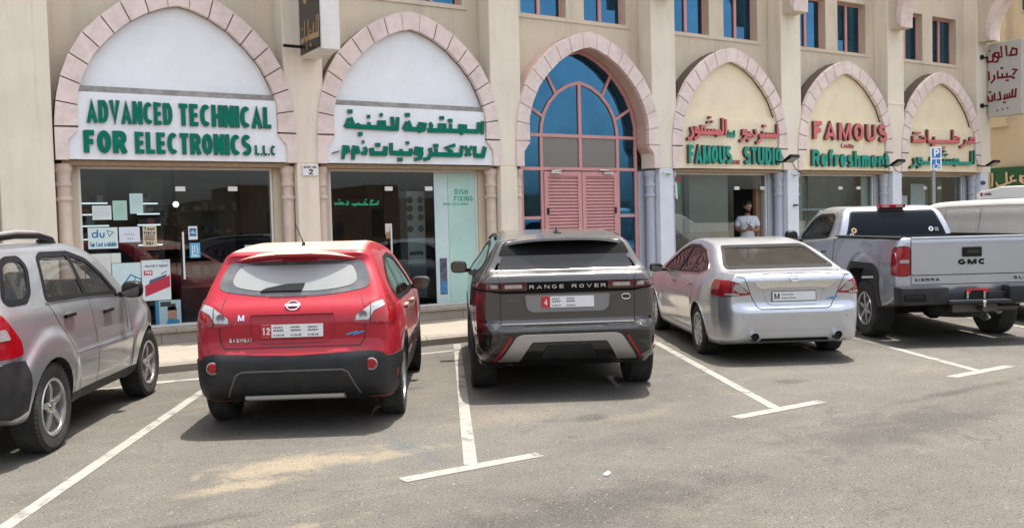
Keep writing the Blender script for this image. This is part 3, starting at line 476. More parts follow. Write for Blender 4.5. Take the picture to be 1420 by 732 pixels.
b=MB(); s_=lambda L:[(15.38-x*.0209, 3.02-(y-320)*.00245) for x,y in [(p[0]-155,p[1]) for p in L]]
def gz(L): return [(15.36-(x-155)/393*.98,3.0-(y-325)/205*.56) for x,y in L]
strokes(b,[(.055,gz([(175,370),(180,430),(175,520)])),(.055,gz([(225,470),(240,515),(320,505)])),(.06,gz([(345,370),(350,490),(310,505)])),(.06,gz([(430,410),(395,430),(405,470),(465,465)])),(.06,gz([(350,490),(400,480)])),(.06,gz([(510,410),(505,470),(548,500)])),(.05,gz([(548,420),(520,430),(530,470),(548,460)]))],0,0,gmp,.03)
b.build('lettering',[mat('cream_letter',(.65,.50,.33),.5),DKBROWN],r)
# shop number plaque
r=empty('number_plaque',(5.0,13.74,2.57),label='small white plaque reading SHOP NO. 2 at the top of the pilaster',cat='plaque')
MB().box(4.87,5.12,13.725,13.745,2.57,2.735).build('plate',mat('plaque_white',(.72,.72,.70),.4),r,bevel=.003)
b=MB(); letters(b,'2',4.96,5.04,2.59,2.67,front(13.724),.002,.24); letters(b,'SHOP NO.',4.885,5.105,2.685,2.72,front(13.724),.002,.2); b.build('lettering',[BLACK,BLACK],r)
r=empty('number_plaque',(23.3,13.74,2.45),label='tiny dark blue oval plaque on the pale pilaster beyond the last arch',cat='plaque')
b=MB(); b.lathe([(0,0),(.09,0),(.09,.015),(0,.015)],(0,0,0),'y',16); b.v=[(23.3+x*1.2,13.73+y,2.5+z*.6) for x,y,z in b.v]; b.build('plate',mat('navy',(.03,.06,.14),.4),r)
# floodlights
for x,z,lab in ((15.5,2.98,'black floodlight between the studio arch and the refreshment arch'),(19.15,2.94,'black floodlight beside the left foot of the last arch'),(23.1,2.98,'black floodlight on the last pilaster under the grey blade sign')):
    r=empty('floodlight',(x,13.6,z),label=lab,cat='floodlight',group='floodlights tilted over the shop signs')
    b=MB(); M_=Matrix.Translation((x+.02,13.36,z))@Matrix.Rotation(radians(-28),4,'X')
    def bx(b,M_,a,c): 
        t=MB(); t.box(a[0]*.82,c[0]*.82,a[1]*.82,c[1]*.82,a[2],c[2]); b.add([M_@Vector(v) for v in t.v],t.f)
    bx(b,M_,(-.17,-.14,-.03),(.17,.14,-.005)); bx(b,M_,(-.17,-.14,-.005),(-.14,.14,.03)); bx(b,M_,(.14,-.14,-.005),(.17,.14,.03)); bx(b,M_,(-.14,-.14,-.005),(.14,-.11,.03)); bx(b,M_,(-.14,.11,-.005),(.14,.14,.03))
    b.build('housing',BLACK,r)
    b=MB(); bx(b,M_,(-.14,-.11,-.002),(.14,.11,.01)); b.build('lens',mat('lamp_lens',(.35,.34,.30),.2),r)
    b=MB(); bx(b,M_,(-.138,-.108,-.036),(.138,.108,-.031)); b.build('lens',mat('lamp_lens',(.35,.34,.30),.2),r)
    b=MB(); b.tube([(x-.02,13.46,z-.05),(x-.05,13.62,z-.06),(x-.08,13.74,z-.02)],.018); b.build('arm',BLACK,r)
# thin cables
def cable(pts,lab,r_=.008):
    return tag(MB().tube(pts,r_,5).build('cable',BLACK),lab,'cable')
cable([(15.95,13.715,2.95),(16.05,13.715,2.8),(16.2,13.715,2.72),(16.25,13.6,2.66)],'short black cable sagging under the floodlight beside the studio arch')
cable([(19.5,13.715,2.9),(19.6,13.715,2.78),(19.8,13.7,2.72)],'short black cable sagging from the floodlight at the last arch')
for x,lab in ((12.32,'small silver camera bracket at the top of the pale blue pilaster left of the studio'),(16.0,'small silver camera bracket at the top of the pale blue pilaster right of the studio')):
    b=MB(); b.tube([(x+.06,13.74,2.66),(x+.06,13.66,2.66)],.03,10); b.tube([(x+.08,13.66,2.66),(x-.14,13.66,2.67)],[.02,.012],8); tag(b.build('camera_bracket',ALU,smooth=40),lab,'camera bracket')
# parking sign post on the pavement by the last bay
r=empty('parking_sign',(19.0,12.35,.15),label='blue and white P and wheelchair parking sign on a grey pole behind the pickup',cat='sign')
MB().tube([(19.0,12.35,.15),(19.0,12.35,3.2)],.042,14).build('pole',mat('galvanised',(.30,.31,.32),.5,metal=.5,var=.1),r,smooth=50)
def yawbox(x0,x1,y0,y1,z0,z1): 
    t=MB(); t.box(x0,x1,y0,y1,z0,z1); return t
PSM=Matrix.Translation((19.0,12.29,0))@Matrix.Rotation(radians(-32),4,'Z')
def pz(b,t): b.add([PSM@Vector(v) for v in t.v],t.f,None); return b
pz(MB(),yawbox(-.125,.125,-.012,0,2.70,3.21)).build('plate',mat('sign_white',(.78,.79,.80),.4),r,bevel=.004)
BL=mat('sign_blue',(.03,.17,.42),.4)
pz(MB(),yawbox(-.095,.095,-.0145,-.0125,2.97,3.18)).build('symbol_panel',BL,r); pz(MB(),yawbox(-.095,.095,-.0145,-.0125,2.73,2.94)).build('symbol_panel',BL,r)
pmp=lambda u,v,d:PSM@Vector((u,-.015-d,v)); b=MB(); letters(b,'P',-.05,.07,3.0,3.17,pmp,.001,.22)
for pl in ([(.0,2.90),(.0,2.83),(.06,2.82),(.075,2.75)],[(-.03,2.82)]+[( -.01+.05*cos(t),2.775+.045*sin(t)) for t in [radians(a) for a in range(130,390,26)]]): ribbon(b,pl,.02,pmp,0,.0012)
ribbon(b,[(-.012,2.915),(.012,2.915)],.024,pmp,0,.001); w_=mat('sign_white',(0,0,0)); b.build('symbol',[w_,w_],r)

# ---------------------------------------------------------------- shop fronts
def frame_rect(b,x0,x1,z0,z1,y0,y1,t): b.box(x0,x1,y0,y1,z1-t,z1); b.box(x0,x0+t,y0,y1,z0,z1-t); b.box(x1-t,x1,y0,y1,z0,z1-t); b.box(x0+t,x1-t,y0,y1,z0,z0+t)
def front_shop(i,label,doorx,hw=1.38,zt=2.70,clamps=True):
    cx=CX[i]; r=empty('shop_front',(cx,14.1,.36),label=label,cat='shop front',group='glazed shop fronts under the arches')
    b=MB(); frame_rect(b,cx-hw,cx+hw,.363,zt,14.09,14.15,.035); b.build('frame',ALUW,r)
    b=MB(); d0,d1=cx+doorx[0],cx+doorx[1]; g=.004; zc=2.36
    for a,c in ((cx-hw+.035,d0-g),(d1+g,cx+hw-.035)):
        if c-a>.05: b.box(a,c,14.112,14.122,.40,zt-.036)
    b.box(d0,d1,14.112,14.122,zc+g,zt-.036); b.build('glass_pane',SHOPG,r)
    d=(MB().box(d0+g,d1-g,14.112,14.122,.41,zc) if i!=4 else MB().box(d0+.01,d0+.02,14.13,15.0,.41,zc)).build('glass_door',SHOPG,r)
    h=MB()
    for x in (d0+.03,d1-.16): h.box(x,x+.14,14.10,14.133,zc-.01,zc+.06)
    h.build('patch_fitting',mat('bright_steel',(.75,.74,.72),.3,metal=.3),d)
    if i==4: return r,cx
    xh=d0+.10; h=MB().tube([(xh,14.06,1.05),(xh,14.06,1.75)],.016,10); h.tube([(xh,14.06,1.15),(xh,14.12,1.15)],.01,6); h.tube([(xh,14.06,1.65),(xh,14.12,1.65)],.01,6); h.build('handle',mat('bright_steel',(0,0,0)),d,smooth=40)
    return r,cx
front_shop(1,'dark glazed shop front behind the two leftmost vehicles with posters on it',(-.10,.86))
front_shop(2,'glazed shop front with DISH FIXING lettering behind the red car',(-.42,.52))
front_shop(4,'glazed studio front with its door standing open around a man',(.38,1.36))
front_shop(5,'glazed refreshment shop front with a white inner counter frame',(.1,.95))
front_shop(6,'glazed shop front at the far right behind the parking sign',(-.3,.5))
# front_shop(0,'glazed shop front left of the wide left pier',(-.3,.5))
# ---------------------------------------------------------------- arched entrance of the third bay
cx=CX[3]; r=empty('arched_doorway',(cx,14.1,.36),label='pink framed arched doorway with blue glass and louvred double doors',cat='doorway')
yd0,yd1=14.09,14.16
OU=[(1.385,.37),(1.385,3.2)]+[(x-.004,z-.004) for x,z in BI]
def mirror(L): return [(-x,z) for x,z in L]
def barpath(b,pts,w,y0=yd0,y1=yd1):
    ribbon(b,[(cx+x,z) for x,z in pts],w,lambda u,v,d:(u,y0 if d>0 else y1,v),0,1,0,0)
b=MB(); 
for L in (OU,mirror(OU)): barpath(b,[(x*.975,z-.02*(z>3.3)) for x,z in L],.065,yd0,yd1)
IA=[(.90,3.37),(.885,3.55),(.82,3.78),(.70,3.98),(.50,4.18),(.27,4.31),(0,4.385)]
for L in (IA,mirror(IA)): barpath(b,L,.06,yd0+.004,yd1-.002)
b.box(cx-1.36,cx+1.36,yd0-.004,yd1+.004,3.34,3.40); b.box(cx-1.36,cx+1.36,yd0-.004,yd1+.004,2.72,2.78)
for x in (-.90,.90): b.box(cx+x-.032,cx+x+.032,yd0+.002,yd1-.004,.37,3.34)
b.box(cx-.035,cx+.035,yd0+.003,yd1-.005,2.78,4.36)
for s in (-1,1):
    barpath(b,[(s*.80,4.62),(s*.55,4.16)],.055,yd0+.006,yd1-.006); barpath(b,[(s*1.27,3.95),(s*.86,3.72)],.055,yd0+.006,yd1-.006)
    b.box(cx+s*1.14-.24,cx+s*1.14+.24,yd0+.005,yd1-.005,1.82,1.87)
b.build('frame',PINKF,r)
g=MB(); OP=[(cx+x,z) for x,z in OU]+[(cx+x,z) for x,z in mirror(OU)[::-1][1:]]
P=[(cx+.9,3.4),(cx+1.36,3.4)]+[(cx+x*.985,z-.01) for x,z in BI if z>3.4]+[(cx-x*.985,z-.01) for x,z in BI[::-1][1:] if z>3.4]+[(cx-1.36,3.4),(cx-.9,3.4)]+[(cx-x,z) for x,z in IA[1:]]+[(cx+x,z) for x,z in IA[::-1][1:-1]]
PI_=[(cx+x,z) for x,z in IA]+[(cx-x,z) for x,z in IA[::-1][1:]]
g.prism(P,'y',14.122,14.13); g.build('glass_pane',BLUEGL,r)
for z0,z1,m_ in ((2.78,3.34,BLUEGL),(1.87,2.72,BLUEGL),(.37,1.82,BLUEGL)):
    for s in (-1,1):
        MB().box(cx+s*1.14-.205,cx+s*1.14+.205,14.122,14.13,z0,z1).build('glass_pane',m_,r)
MB().prism(PI_,'y',14.121,14.131).build('glass_pane',BLUEGL,r)
for s in (-1,1): MB().box(cx+s*.45-.41,cx+s*.45+.41,14.118,14.128,2.78,3.34).build('glass_pane',BROWNGL,r)
for s in (-1,1):
    d=MB(); x0,x1=(cx-.866,cx-.008) if s<0 else (cx+.008,cx+.866); frame_rect(d,x0,x1,.38,2.70,14.07,14.115,.085); d.box(x0+.085,x1-.085,14.07,14.115,1.28,1.36)
    d=d.build('door_leaf',PINKF,r)
    l=MB(); z=.48
    while z<2.6:
        if not 1.24<z<1.38: l.add([(x0+.08,14.075,z),(x1-.08,14.075,z),(x1-.08,14.105,z+.045),(x0+.08,14.105,z+.045),(x0+.08,14.085,z-.008),(x1-.08,14.085,z-.008),(x1-.08,14.115,z+.037),(x0+.08,14.115,z+.037)],[(0,1,2,3),(4,5,6,7),(0,1,5,4),(2,3,7,6)])
        z+=.062
    l.box(x0+.08,x1-.08,14.112,14.116,.46,2.62); l.build('louvres',PINKF,d)
    c=MB(); c.box(cx+s*.62-.11,cx+s*.62+.11,14.03,14.07,2.66,2.70); c.tube([(cx+s*.70,14.04,2.70),(cx+s*.55,13.95,2.72),(cx+s*.42,14.05,2.74)],.012,6); c.build('door_closer',ALU,d)
    h=MB(); h.box(cx+s*.80-.02,cx+s*.80+.02,14.05,14.07,1.9,2.02); h.build('handle',BLACK,d)

# ---------------------------------------------------------------- things on and behind the glass
def paper(name,i,x0,x1,z0,z1,col,label,cat='poster',y=14.108,tilt=0):
    cx=CX[i]; rr=empty(name,(cx+(x0+x1)/2,y,z0),label=label,cat=cat)
    MB().box(cx+x0,cx+x1,y-.002,y,z0,z1).build('sheet',mat('paper_%02d%02d%02d'%tuple(int(c*99) for c in col),col,.6,var=.05,vscale=9),rr)
    def art(m,*shapes,nm='print'):
        b=MB()
        for k_,s_ in enumerate(shapes):
            if s_[0]=='r': b.box(cx+s_[1],cx+s_[2],y-.0028-.0004*k_,y-.0022,s_[3],s_[4])
            elif s_[0]=='p': b.prism([(cx+u,v) for u,v in s_[1]],'y',y-.0028-.0004*k_,y-.0022)
            elif s_[0]=='l': ribbon(b,[(cx+u,v) for u,v in s_[1]],s_[2],front(y-.002),0,.001+.0004*k_)
            elif s_[0]=='t': letters(b,s_[1],cx+s_[2],cx+s_[3],s_[4],s_[5],front(y-.002),.001,s_[6])
        b.build(nm,[m,m],rr)
    return rr,art
BLUP=mat('print_blue',(.02,.17,.33),.5); REDP=mat('print_red',(.45,.02,.05),.5); INK=mat('print_ink',(.03,.03,.035),.5); GREYP=mat('print_grey',(.35,.37,.36),.5); NAVYP=mat('print_navy',(.06,.10,.18),.5); WHP=mat('print_white',(.75,.75,.73),.5)
r,a=paper('poster',1,-1.28,-.89,1.54,1.84,(.62,.74,.72),'pale poster with a blue two-letter logo and swirl reading Sim Card Available')
b_=[-1.2,1.735]; a(BLUP,('l',arc(-1.19,1.735,.032,.032,0,360,12),.02),('l',[(-1.155,1.81),(-1.155,1.70)],.02),('l',[(-1.12,1.765),(-1.12,1.72),(-1.10,1.70),(-1.075,1.71),(-1.07,1.765)],.02),('l',[(-1.03,1.8),(-.95,1.77),(-1.0,1.71),(-1.03,1.8)],.014),('t','Sim Card Available',-1.26,-.91,1.57,1.635,.24))
r,a=paper('notice',1,-1.21,-.96,1.95,2.15,(.66,.76,.74),'small white certificate taped on the glass, left of the green paper','notice'); a(GREYP,*[('r',-1.19,-.99,2.12-.02*k_,2.122-.02*k_) for k_ in range(7)])
r,a=paper('notice',1,-.94,-.75,1.94,2.22,(.38,.60,.50),'green paper notice taped high on the dark glass','notice'); a(GREYP,*[('r',-.91,-.78,2.16-.025*k_,2.163-.025*k_) for k_ in range(6)])
r,a=paper('notice',1,-.71,-.53,2.03,2.32,(.50,.68,.66),'pale mint paper, highest of the notices on the dark glass','notice'); a(GREYP,*[('r',-.68,-.56,2.26-.03*k_,2.262-.03*k_) for k_ in range(5)])
r,a=paper('notice',1,-.87,-.59,1.62,1.84,(.66,.70,.78),'white sheet with three dark marks, right of the blue lettered poster','notice'); a(INK,('r',-.76,-.745,1.665,1.68),('r',-.73,-.715,1.665,1.68),('r',-.70,-.685,1.665,1.68),('r',-.80,-.66,1.74,1.743),('r',-.80,-.66,1.72,1.723))
r,a=paper('poster',1,-.55,-.36,1.55,1.85,(.62,.52,.36),'cream price poster reading Your Hero .90/- on the glass'); a(INK,('t','Your',-.535,-.38,1.785,1.835,.26),('t','Hero',-.535,-.38,1.73,1.775,.26),('t','.90/-',-.53,-.38,1.57,1.62,.26),*[('r',-.53,-.39,1.71-.018*k_,1.718-.018*k_) for k_ in range(5)])
r,a=paper('sticker',1,.09,.22,1.63,1.83,(.72,.74,.76),'white and blue square sticker at eye height on the glass door','sticker'); a(BLUP,('r',.105,.205,1.68,1.80)); a(WHP,('l',arc(.14,1.735,.013,.013,0,360,10),.008),('l',[(.153,1.77),(.153,1.72)],.008),('l',[(.168,1.75),(.17,1.722),(.185,1.722),(.187,1.75)],.008))
r,a=paper('sticker',1,.10,.25,1.36,1.58,(.12,.40,.60),'blue sticker with white figures below the square one on the glass door','sticker'); a(WHP,('l',[(.14,1.54),(.14,1.40),(.21,1.40)],.012),('l',[(.17,1.55),(.17,1.44)],.012),('l',[(.20,1.54),(.22,1.47),(.20,1.43)],.01),('r',.12,.23,1.375,1.385))
r,a=paper('poster',1,-.59,-.19,.76,1.35,(.60,.68,.68),'white poster of a phone on a red box with a red 799 tag'); a(REDP,('r',-.56,-.44,1.13,1.20),('p',[(-.55,.82),(-.20,.95),(-.20,1.12),(-.55,.98)])); a(NAVYP,('p',[(-.50,.99),(-.26,1.07),(-.24,1.14),(-.48,1.06)]),('l',[(-.32,1.14),(-.24,1.18)],.012)); a(INK,('t','HUAWEI P SMART',-.54,-.22,1.245,1.28,.18),('t','HUAWEI',-.30,-.21,1.32,1.335,.2)); 
a(WHP,('t','799',-.545,-.455,1.145,1.19,.24),nm='price')
r,a=paper('poster',1,-.99,-.60,.80,1.33,(.52,.66,.66),'mint poster with blue outlined shapes beside the red phone poster',y=14.104); a(BLUP,('l',[(-.80,.83),(-.64,.90),(-.60,1.08),(-.74,1.15),(-.84,1.02),(-.80,.83)],.018),('l',[(-.78,.98),(-.62,1.0)],.014),('l',[(-.72,.86),(-.68,1.12)],.014)); a(INK,('r',-.99,-.985,.80,1.33),('r',-.99,-.60,1.325,1.33),nm='border')
r,a=paper('notice',1,-1.33,-.86,.96,1.47,(.62,.66,.60),'large off-white notice sheet half hidden by the silver car','notice',y=14.112-.002); a(GREYP,('r',-1.0,-.99,1.0,1.45),*[('r',-1.2,-1.04,1.40-.035*k_,1.403-.035*k_) for k_ in range(9)])
r,a=paper('poster',1,-.42,-.06,.39,.75,(.30,.42,.45),'blue and tan portrait poster at the foot of the dark glass'); a(mat('print_skin',(.30,.17,.11),.6),('p',[(-.26,.42),(-.12,.42),(-.12,.60),(-.16,.66),(-.24,.64)])); a(BLUP,('r',-.42,-.37,.39,.75),('p',[(-.28,.40),(-.08,.40),(-.10,.46),(-.24,.48)])); a(INK,('p',[(-.26,.60),(-.12,.60),(-.14,.70),(-.24,.69)]),('p',[(-.35,.66),(-.2,.66),(-.2,.73),(-.35,.73)]))
r,a=paper('notice',1,.92,1.12,1.38,1.52,(.50,.60,.62),'small pale sheet low on the dark glass by its right frame','notice')
# lettering on the second shop's glass
cx=CX[2]
for nm,lab in (('dish','green Arabic lettering on the left pane of the DISH FIXING shop'),('en','green DISH FIXING and phone number lettering on the right pane')):
    b=MB(); f_=front(14.108 if nm=='dish' else 14.1035)
    if nm=='dish': strokes(b,ARAB['dish'],cx,0,f_,.001)
    else: letters(b,'DISH',cx+.93,cx+1.20,2.28,2.37,f_,.001,.2); letters(b,'FIXING',cx+.92,cx+1.30,2.165,2.255,f_,.001,.2); letters(b,'050-4234886',cx+.70,cx+1.20,2.09,2.14,f_,.001,.2)
    gm=mat('green_vinyl',(.0,.30,.14),.5); tag(b.build('window_lettering',[gm,gm]),lab,'lettering')
r=empty('display_case',(CX[2]+.95,14.2,.365),label='tall mint green and white display panel behind the glass under DISH FIXING',cat='display')
MINT=mat('mint_film',(.42,.62,.55),.25,var=.12,vscale=1.2); LTG=mat('white_film',(.50,.63,.62),.25,var=.08)
MB().box(CX[2]+.80,CX[2]+1.345,14.104,14.111,.40,2.66).build('side_panel',MINT,r); MB().box(CX[2]+.53,CX[2]+.795,14.104,14.111,.40,2.66).build('front_panel',LTG,r)
b=MB(); b.box(CX[2]+.60,CX[2]+.74,14.100,14.1035,.55,1.18); b.build('shelf_window',mat('dark_mixed',(.08,.09,.12),.4,var=.6,vscale=14),r)
MB().box(CX[2]+.61,CX[2]+.73,14.096,14.0995,.57,.78).build('packet',mat('packet_blue',(.05,.18,.40),.4,var=.5,vscale=20),r)
r=empty('electronics_rack',(CX[2]+.30,14.4,.365),label='grey rack of round speakers behind the glass of the second shop',cat='rack')
MB().box(CX[2]+.10,CX[2]+.44,14.30,14.6,.50,2.35).build('panel',mat('rack_grey',(.20,.21,.21),.5,var=.2),r)
b=MB()
for z,k_ in ((2.2,2),(2.05,2),(1.9,2),(1.7,2),(1.28,4)):
    for q in range(k_): b.lathe([(0,-.012),(.05 if k_==2 else .03,-.012),(.06 if k_==2 else .036,0)],(CX[2]+.16+q*(.2/(k_-1)),14.30,z),'y',14)
b.build('speaker',INK,r)
MB().box(CX[2]+.12,CX[2]+.42,14.26,14.30,.52,1.1).build('lower_cabinet',mat('rack_dark',(.04,.05,.06),.3,var=.5,vscale=9),r)
r=empty('door_notice',(CX[2]-.33,14.05,1.55),label='small card and padlock box on the glass door of the DISH FIXING shop',cat='notice')
MB().box(CX[2]-.41,CX[2]-.29,14.085,14.107,1.62,1.80).build('card',mat('card_white',(.62,.60,.55),.5,var=.1),r); MB().box(CX[2]-.40,CX[2]-.30,14.078,14.107,1.55,1.66).build('lock_box',mat('lock_bronze',(.35,.20,.10),.4),r)
# shelving in the first shop
LIT=mat('lit_strip',(.8,.85,.85),.5,emit=(.85,.95,1),estr=.4)
def shelf(cx,x0,x1,y,zs,lab,lit=True,seed=1):
    random.seed(seed); r=empty('shelf_unit',((cx+x0+cx+x1)/2,y,.365),label=lab,cat='shelves')
    b=MB(); b.box(cx+x0,cx+x1,y+.30,y+.33,.37,2.6)
    for z in zs: b.box(cx+x0,cx+x1,y,y+.3,z,z+.02)
    b.build('shelf_board',mat('shelf_dark',(.10,.10,.10),.6),r)
    if lit:
        for z in zs:
            if z>1.5: MB().box(cx+x0,cx+x1-random.uniform(0,.15),y-.012,y-.002,z,z+.022).build('light_strip',LIT,r)
    cols=[mat('goods_%d'%q,c_,.5) for q,c_ in enumerate([(.08,.07,.07),(.25,.16,.10),(.30,.30,.30),(.10,.13,.20),(.35,.08,.06),(.16,.18,.12),(.03,.03,.03)])]
    for z in zs:
        x=cx+x0+.02; b=MB()
        while x<cx+x1-.1:
            w=random.uniform(.04,.13); h=random.uniform(.06,.15)
            if random.random()<.8: b.box(x,x+w-.008,y+.04,y+.26,z+.02,z+.02+h,random.randrange(7))
            x+=w
        if b.v: b.build('goods',cols,r)
shelf(CX[1],-1.35,-.85,15.0,[.6,.95,1.25,1.66,1.86,2.03,2.2],'shelves with lit white edges and small goods at the left inside the dark shop',seed=4)
shelf(CX[1],-.45,.0,15.05,[.6,.95,1.25,1.55,1.86,2.03,2.19],'second lit shelf unit inside the dark shop, nearer its glass door',seed=5)
shelf(CX[1],.5,1.5,16.4,[.5,.9,1.3,1.7,2.1],'unlit shelves of dark goods deep inside the dark shop',False,seed=6)
shelf(CX[2],-1.3,-.1,16.8,[.5,.9,1.3,1.7,2.1],'unlit shelves deep inside the DISH FIXING shop',False,seed=9)
r=empty('counter',(CX[1]+.5,15.1,.365),label='dark shop counter with stacked devices behind the glass door',cat='counter')
MB().box(CX[1]+.15,CX[1]+1.3,15.0,15.5,.365,1.05).build('cabinet',mat('counter_dark',(.035,.038,.045),.3,var=.5,vscale=7),r)
random.seed(3)
for q in range(7):
    x=CX[1]+.2+q*.15; MB().box(x,x+.12,15.05,15.3,1.052,1.052+random.uniform(.06,.25)).build('device',mat('device_%d'%(q%3),[(.05,.05,.06),(.12,.12,.13),(.02,.02,.02)][q%3],.4),r)
MB().box(CX[1]+.15,CX[1]+1.25,14.985,14.998,.86,.90).build('trim',mat('trim_red',(.35,.09,.06),.5),r)
# ceiling lamp in the first shop
r=empty('ceiling_lamp',(CX[1]+.45,16.0,2.25),label='small round glowing lamp inside the dark shop',cat='lamp')
b=MB(); b.lathe([(0,-.05),(.035,-.035),(.05,0),(.035,.035),(0,.05)],(CX[1]+.38,16.2,2.22),'z',12); b.build('bulb',mat('bulb',(1,1,1),.3,emit=(1,.97,.9),estr=1.5),r)
# studio: timber door posts, picture wall, man in the doorway
TIM=mat('dark_timber',(.26,.15,.085),.5,var=.35,vscale=6,vec=(8,8,.8))
cx=CX[4]; r=empty('timber_screen',(cx,14.6,.365),label='dark brown timber screen and posts just inside the studio glass',cat='screen')
MB().box(cx-1.3,cx+.36,14.25,14.29,.40,1.45).build('panel',mat('brown_stone',(.17,.13,.10),.7,var=.35,vscale=5),r); MB().box(cx+.30,cx+.40,14.40,14.5,1.455,2.2).build('post',TIM,r); MB().box(cx+1.22,cx+1.36,14.25,14.35,.37,2.69).build('post',TIM,r)
MB().box(cx-1.3,cx+.36,14.26,14.30,1.455,2.68).build('back_panel',mat('grey_beige_wall',(.30,.285,.255),.7,var=.1),r); MB().box(cx-.95,cx-.82,14.20,14.255,1.455,2.66).build('post',mat('grey_post',(.10,.10,.10),.6),r)
r=empty('picture_wall',(cx+1,17,.6),label='dark wall of small framed black and white pictures behind the man',cat='pictures')
MB().box(cx+.2,cx+2.6,17.0,17.05,.37,2.7).build('board',mat('board_black',(.02,.02,.02),.7),r)
random.seed(2)
for q in range(12):
    x=cx+.9+(q%4)*.28; z=1.45+(q//4)*.3; MB().box(x,x+.17,16.975,16.998,z,z+.2).build('picture',mat('photo_%d'%(q%3),[(.4,.4,.38),(.25,.25,.25),(.12,.13,.14)][q%3],.5,var=.7,vscale=14),r)
# refreshment shop: white inner frame, pale curtains, strip lamps
cx=CX[5]; r=empty('inner_counter_frame',(cx,14.42,.37),label='white framed inner counter window in the refreshment shop',cat='counter')
b=MB(); frame_rect(b,cx-.85,cx+.45,.4,1.92,14.40,14.44,.04); b.box(cx-.22,cx-.18,14.40,14.44,.45,1.87); b.build('frame',mat('white_upvc',(.6,.6,.58),.4),r)
MB().box(cx-.17,cx+.38,14.39,14.398,1.80,1.87).build('lamp',LIT,r)
for x,lab in ((-1.25,'pale green curtain at the left of the refreshment shop glass'),(1.1,'pale curtain at the right of the refreshment shop glass')):
    b=MB(); n_=14; V=[];w=.26
    for k_ in range(n_+1):
        for z in (.4,2.68): V.append((cx+x+w*k_/n_,14.22+.02*sin(k_*1.9),z))
    b.add(V,[(2*k_,2*k_+2,2*k_+3,2*k_+1) for k_ in range(n_)]); tag(b.build('curtain',mat('curtain_pale',(.50,.57,.51),.8,var=.1)),lab,'curtain')
MB_=MB(); MB_.box(cx-1.3,cx+1.35,14.55,14.60,.4,2.68); tag(MB_.build('tiled_partition',mat('brown_tile',(.20,.165,.13),.5,var=.3,vscale=2)),'brown tiled partition inside the refreshment shop','partition')
cx=CX[6]; r=empty('reflection_board',(cx,14.35,.37),label='white boards standing in for a bright reflection in the last shop behind the parking pole',cat='display')
MB().box(cx-1.28,cx-.62,14.32,14.35,.6,2.20).build('board',mat('bright_reflection_board',(.85,.86,.88),.5),r); MB().box(cx-.45,cx+.15,14.33,14.36,.9,2.5).build('board',mat('pale_reflection_board',(.62,.68,.74),.5,var=.1),r); MB().box(cx-1.1,cx-.78,14.30,14.319,.9,1.75).build('panel',mat('beige_panel',(.45,.36,.26),.6),r); MB().box(cx-1.3,cx+1.34,14.62,14.66,.4,2.68).build('back_panel',mat('grey_beige_wall',(0,0,0)),r); MB().box(cx+.25,cx+.58,14.28,14.32,1.1,2.6).build('board',mat('dark_green_board',(.06,.09,.07),.5,var=.4,vscale=4),r)  # white and pale boards stand in for bright reflections in the shop glass
b=MB(); ribbon(b,arc(cx+.41,2.25,.05,.09,0,360,12),.03,front(14.279),0,.002); b.build('symbol',[GOLD,GOLD],r)
# folded little flag at the studio corner
r=empty('flag',(12.72,13.95,2.1),label='small folded red, green, white and black flag hanging beside the studio door frame',cat='flag')
MB().tube([(12.74,13.92,2.15),(12.74,13.92,2.68)],.008,6).build('pole',ALU,r)
for q,(c_,z0,z1,x0) in enumerate((((.5,.02,.06),2.5,2.62,.0),((.02,.25,.12),2.25,2.5,.03),((.7,.7,.7),2.16,2.5,-.03),((.02,.02,.02),2.13,2.4,-.07))):
    MB().prism([(12.73+x0,z1),(12.79+x0,z1-.03),(12.80+x0,z0),(12.75+x0,z0+.02)],'y',13.90+.006*q,13.905+.006*q).build('band',mat('flag_%d'%q,c_,.8),r)
# door closer box by the pale pilaster
tag(MB().box(16.0,16.12,13.70,13.745,1.98,2.01).build('hanging_hook',BLACK),'small black hook on the pale blue pilaster right of the studio','hook')

# ---------------------------------------------------------------- the man in the doorway
def skin_body(name, verts, edges, m, parent, sub=2, sel=0):
    me=bpy.data.meshes.new(name); me.from_pydata([v[:3] for v in verts],edges,[]); o=bpy.data.objects.new(name,me); COL.objects.link(o)
    md=o.modifiers.new('s','SKIN'); md.use_smooth_shade=True; me.skin_vertices.new() if not me.skin_vertices else None
    for i,v in enumerate(verts):
        r_=v[3]; me.skin_vertices[0].data[i].radius=(r_,r_) if not isinstance(r_,tuple) else r_; me.skin_vertices[0].data[i].use_root=(i==sel)
    s_=o.modifiers.new('u','SUBSURF'); s_.levels=sub; s_.render_levels=sub
    bpy.context.view_layer.update(); me2=bpy.data.meshes.new_from_object(o.evaluated_get(bpy.context.evaluated_depsgraph_get())); bpy.data.objects.remove(o)
    me2.name=name; me2.materials.clear(); me2.materials.append(m); [setattr(p,'use_smooth',True) for p in me2.polygons]
    o=bpy.data.objects.new(name,me2); COL.objects.link(o); o.parent=parent; return o
SKIN=mat('skin',(.33,.17,.105),.55); SHIRT=mat('white_tshirt',(.62,.65,.70),.8,var=.06,vscale=12); TROU=mat('pale_grey_trousers',(.42,.44,.48),.85,var=.08,vscale=14); HAIR=mat('black_hair',(.012,.010,.009),.6)
pr=empty('person',(15.22,14.36,.365),radians(-36),'man in a white printed t-shirt looking down at a phone in the studio doorway','person')
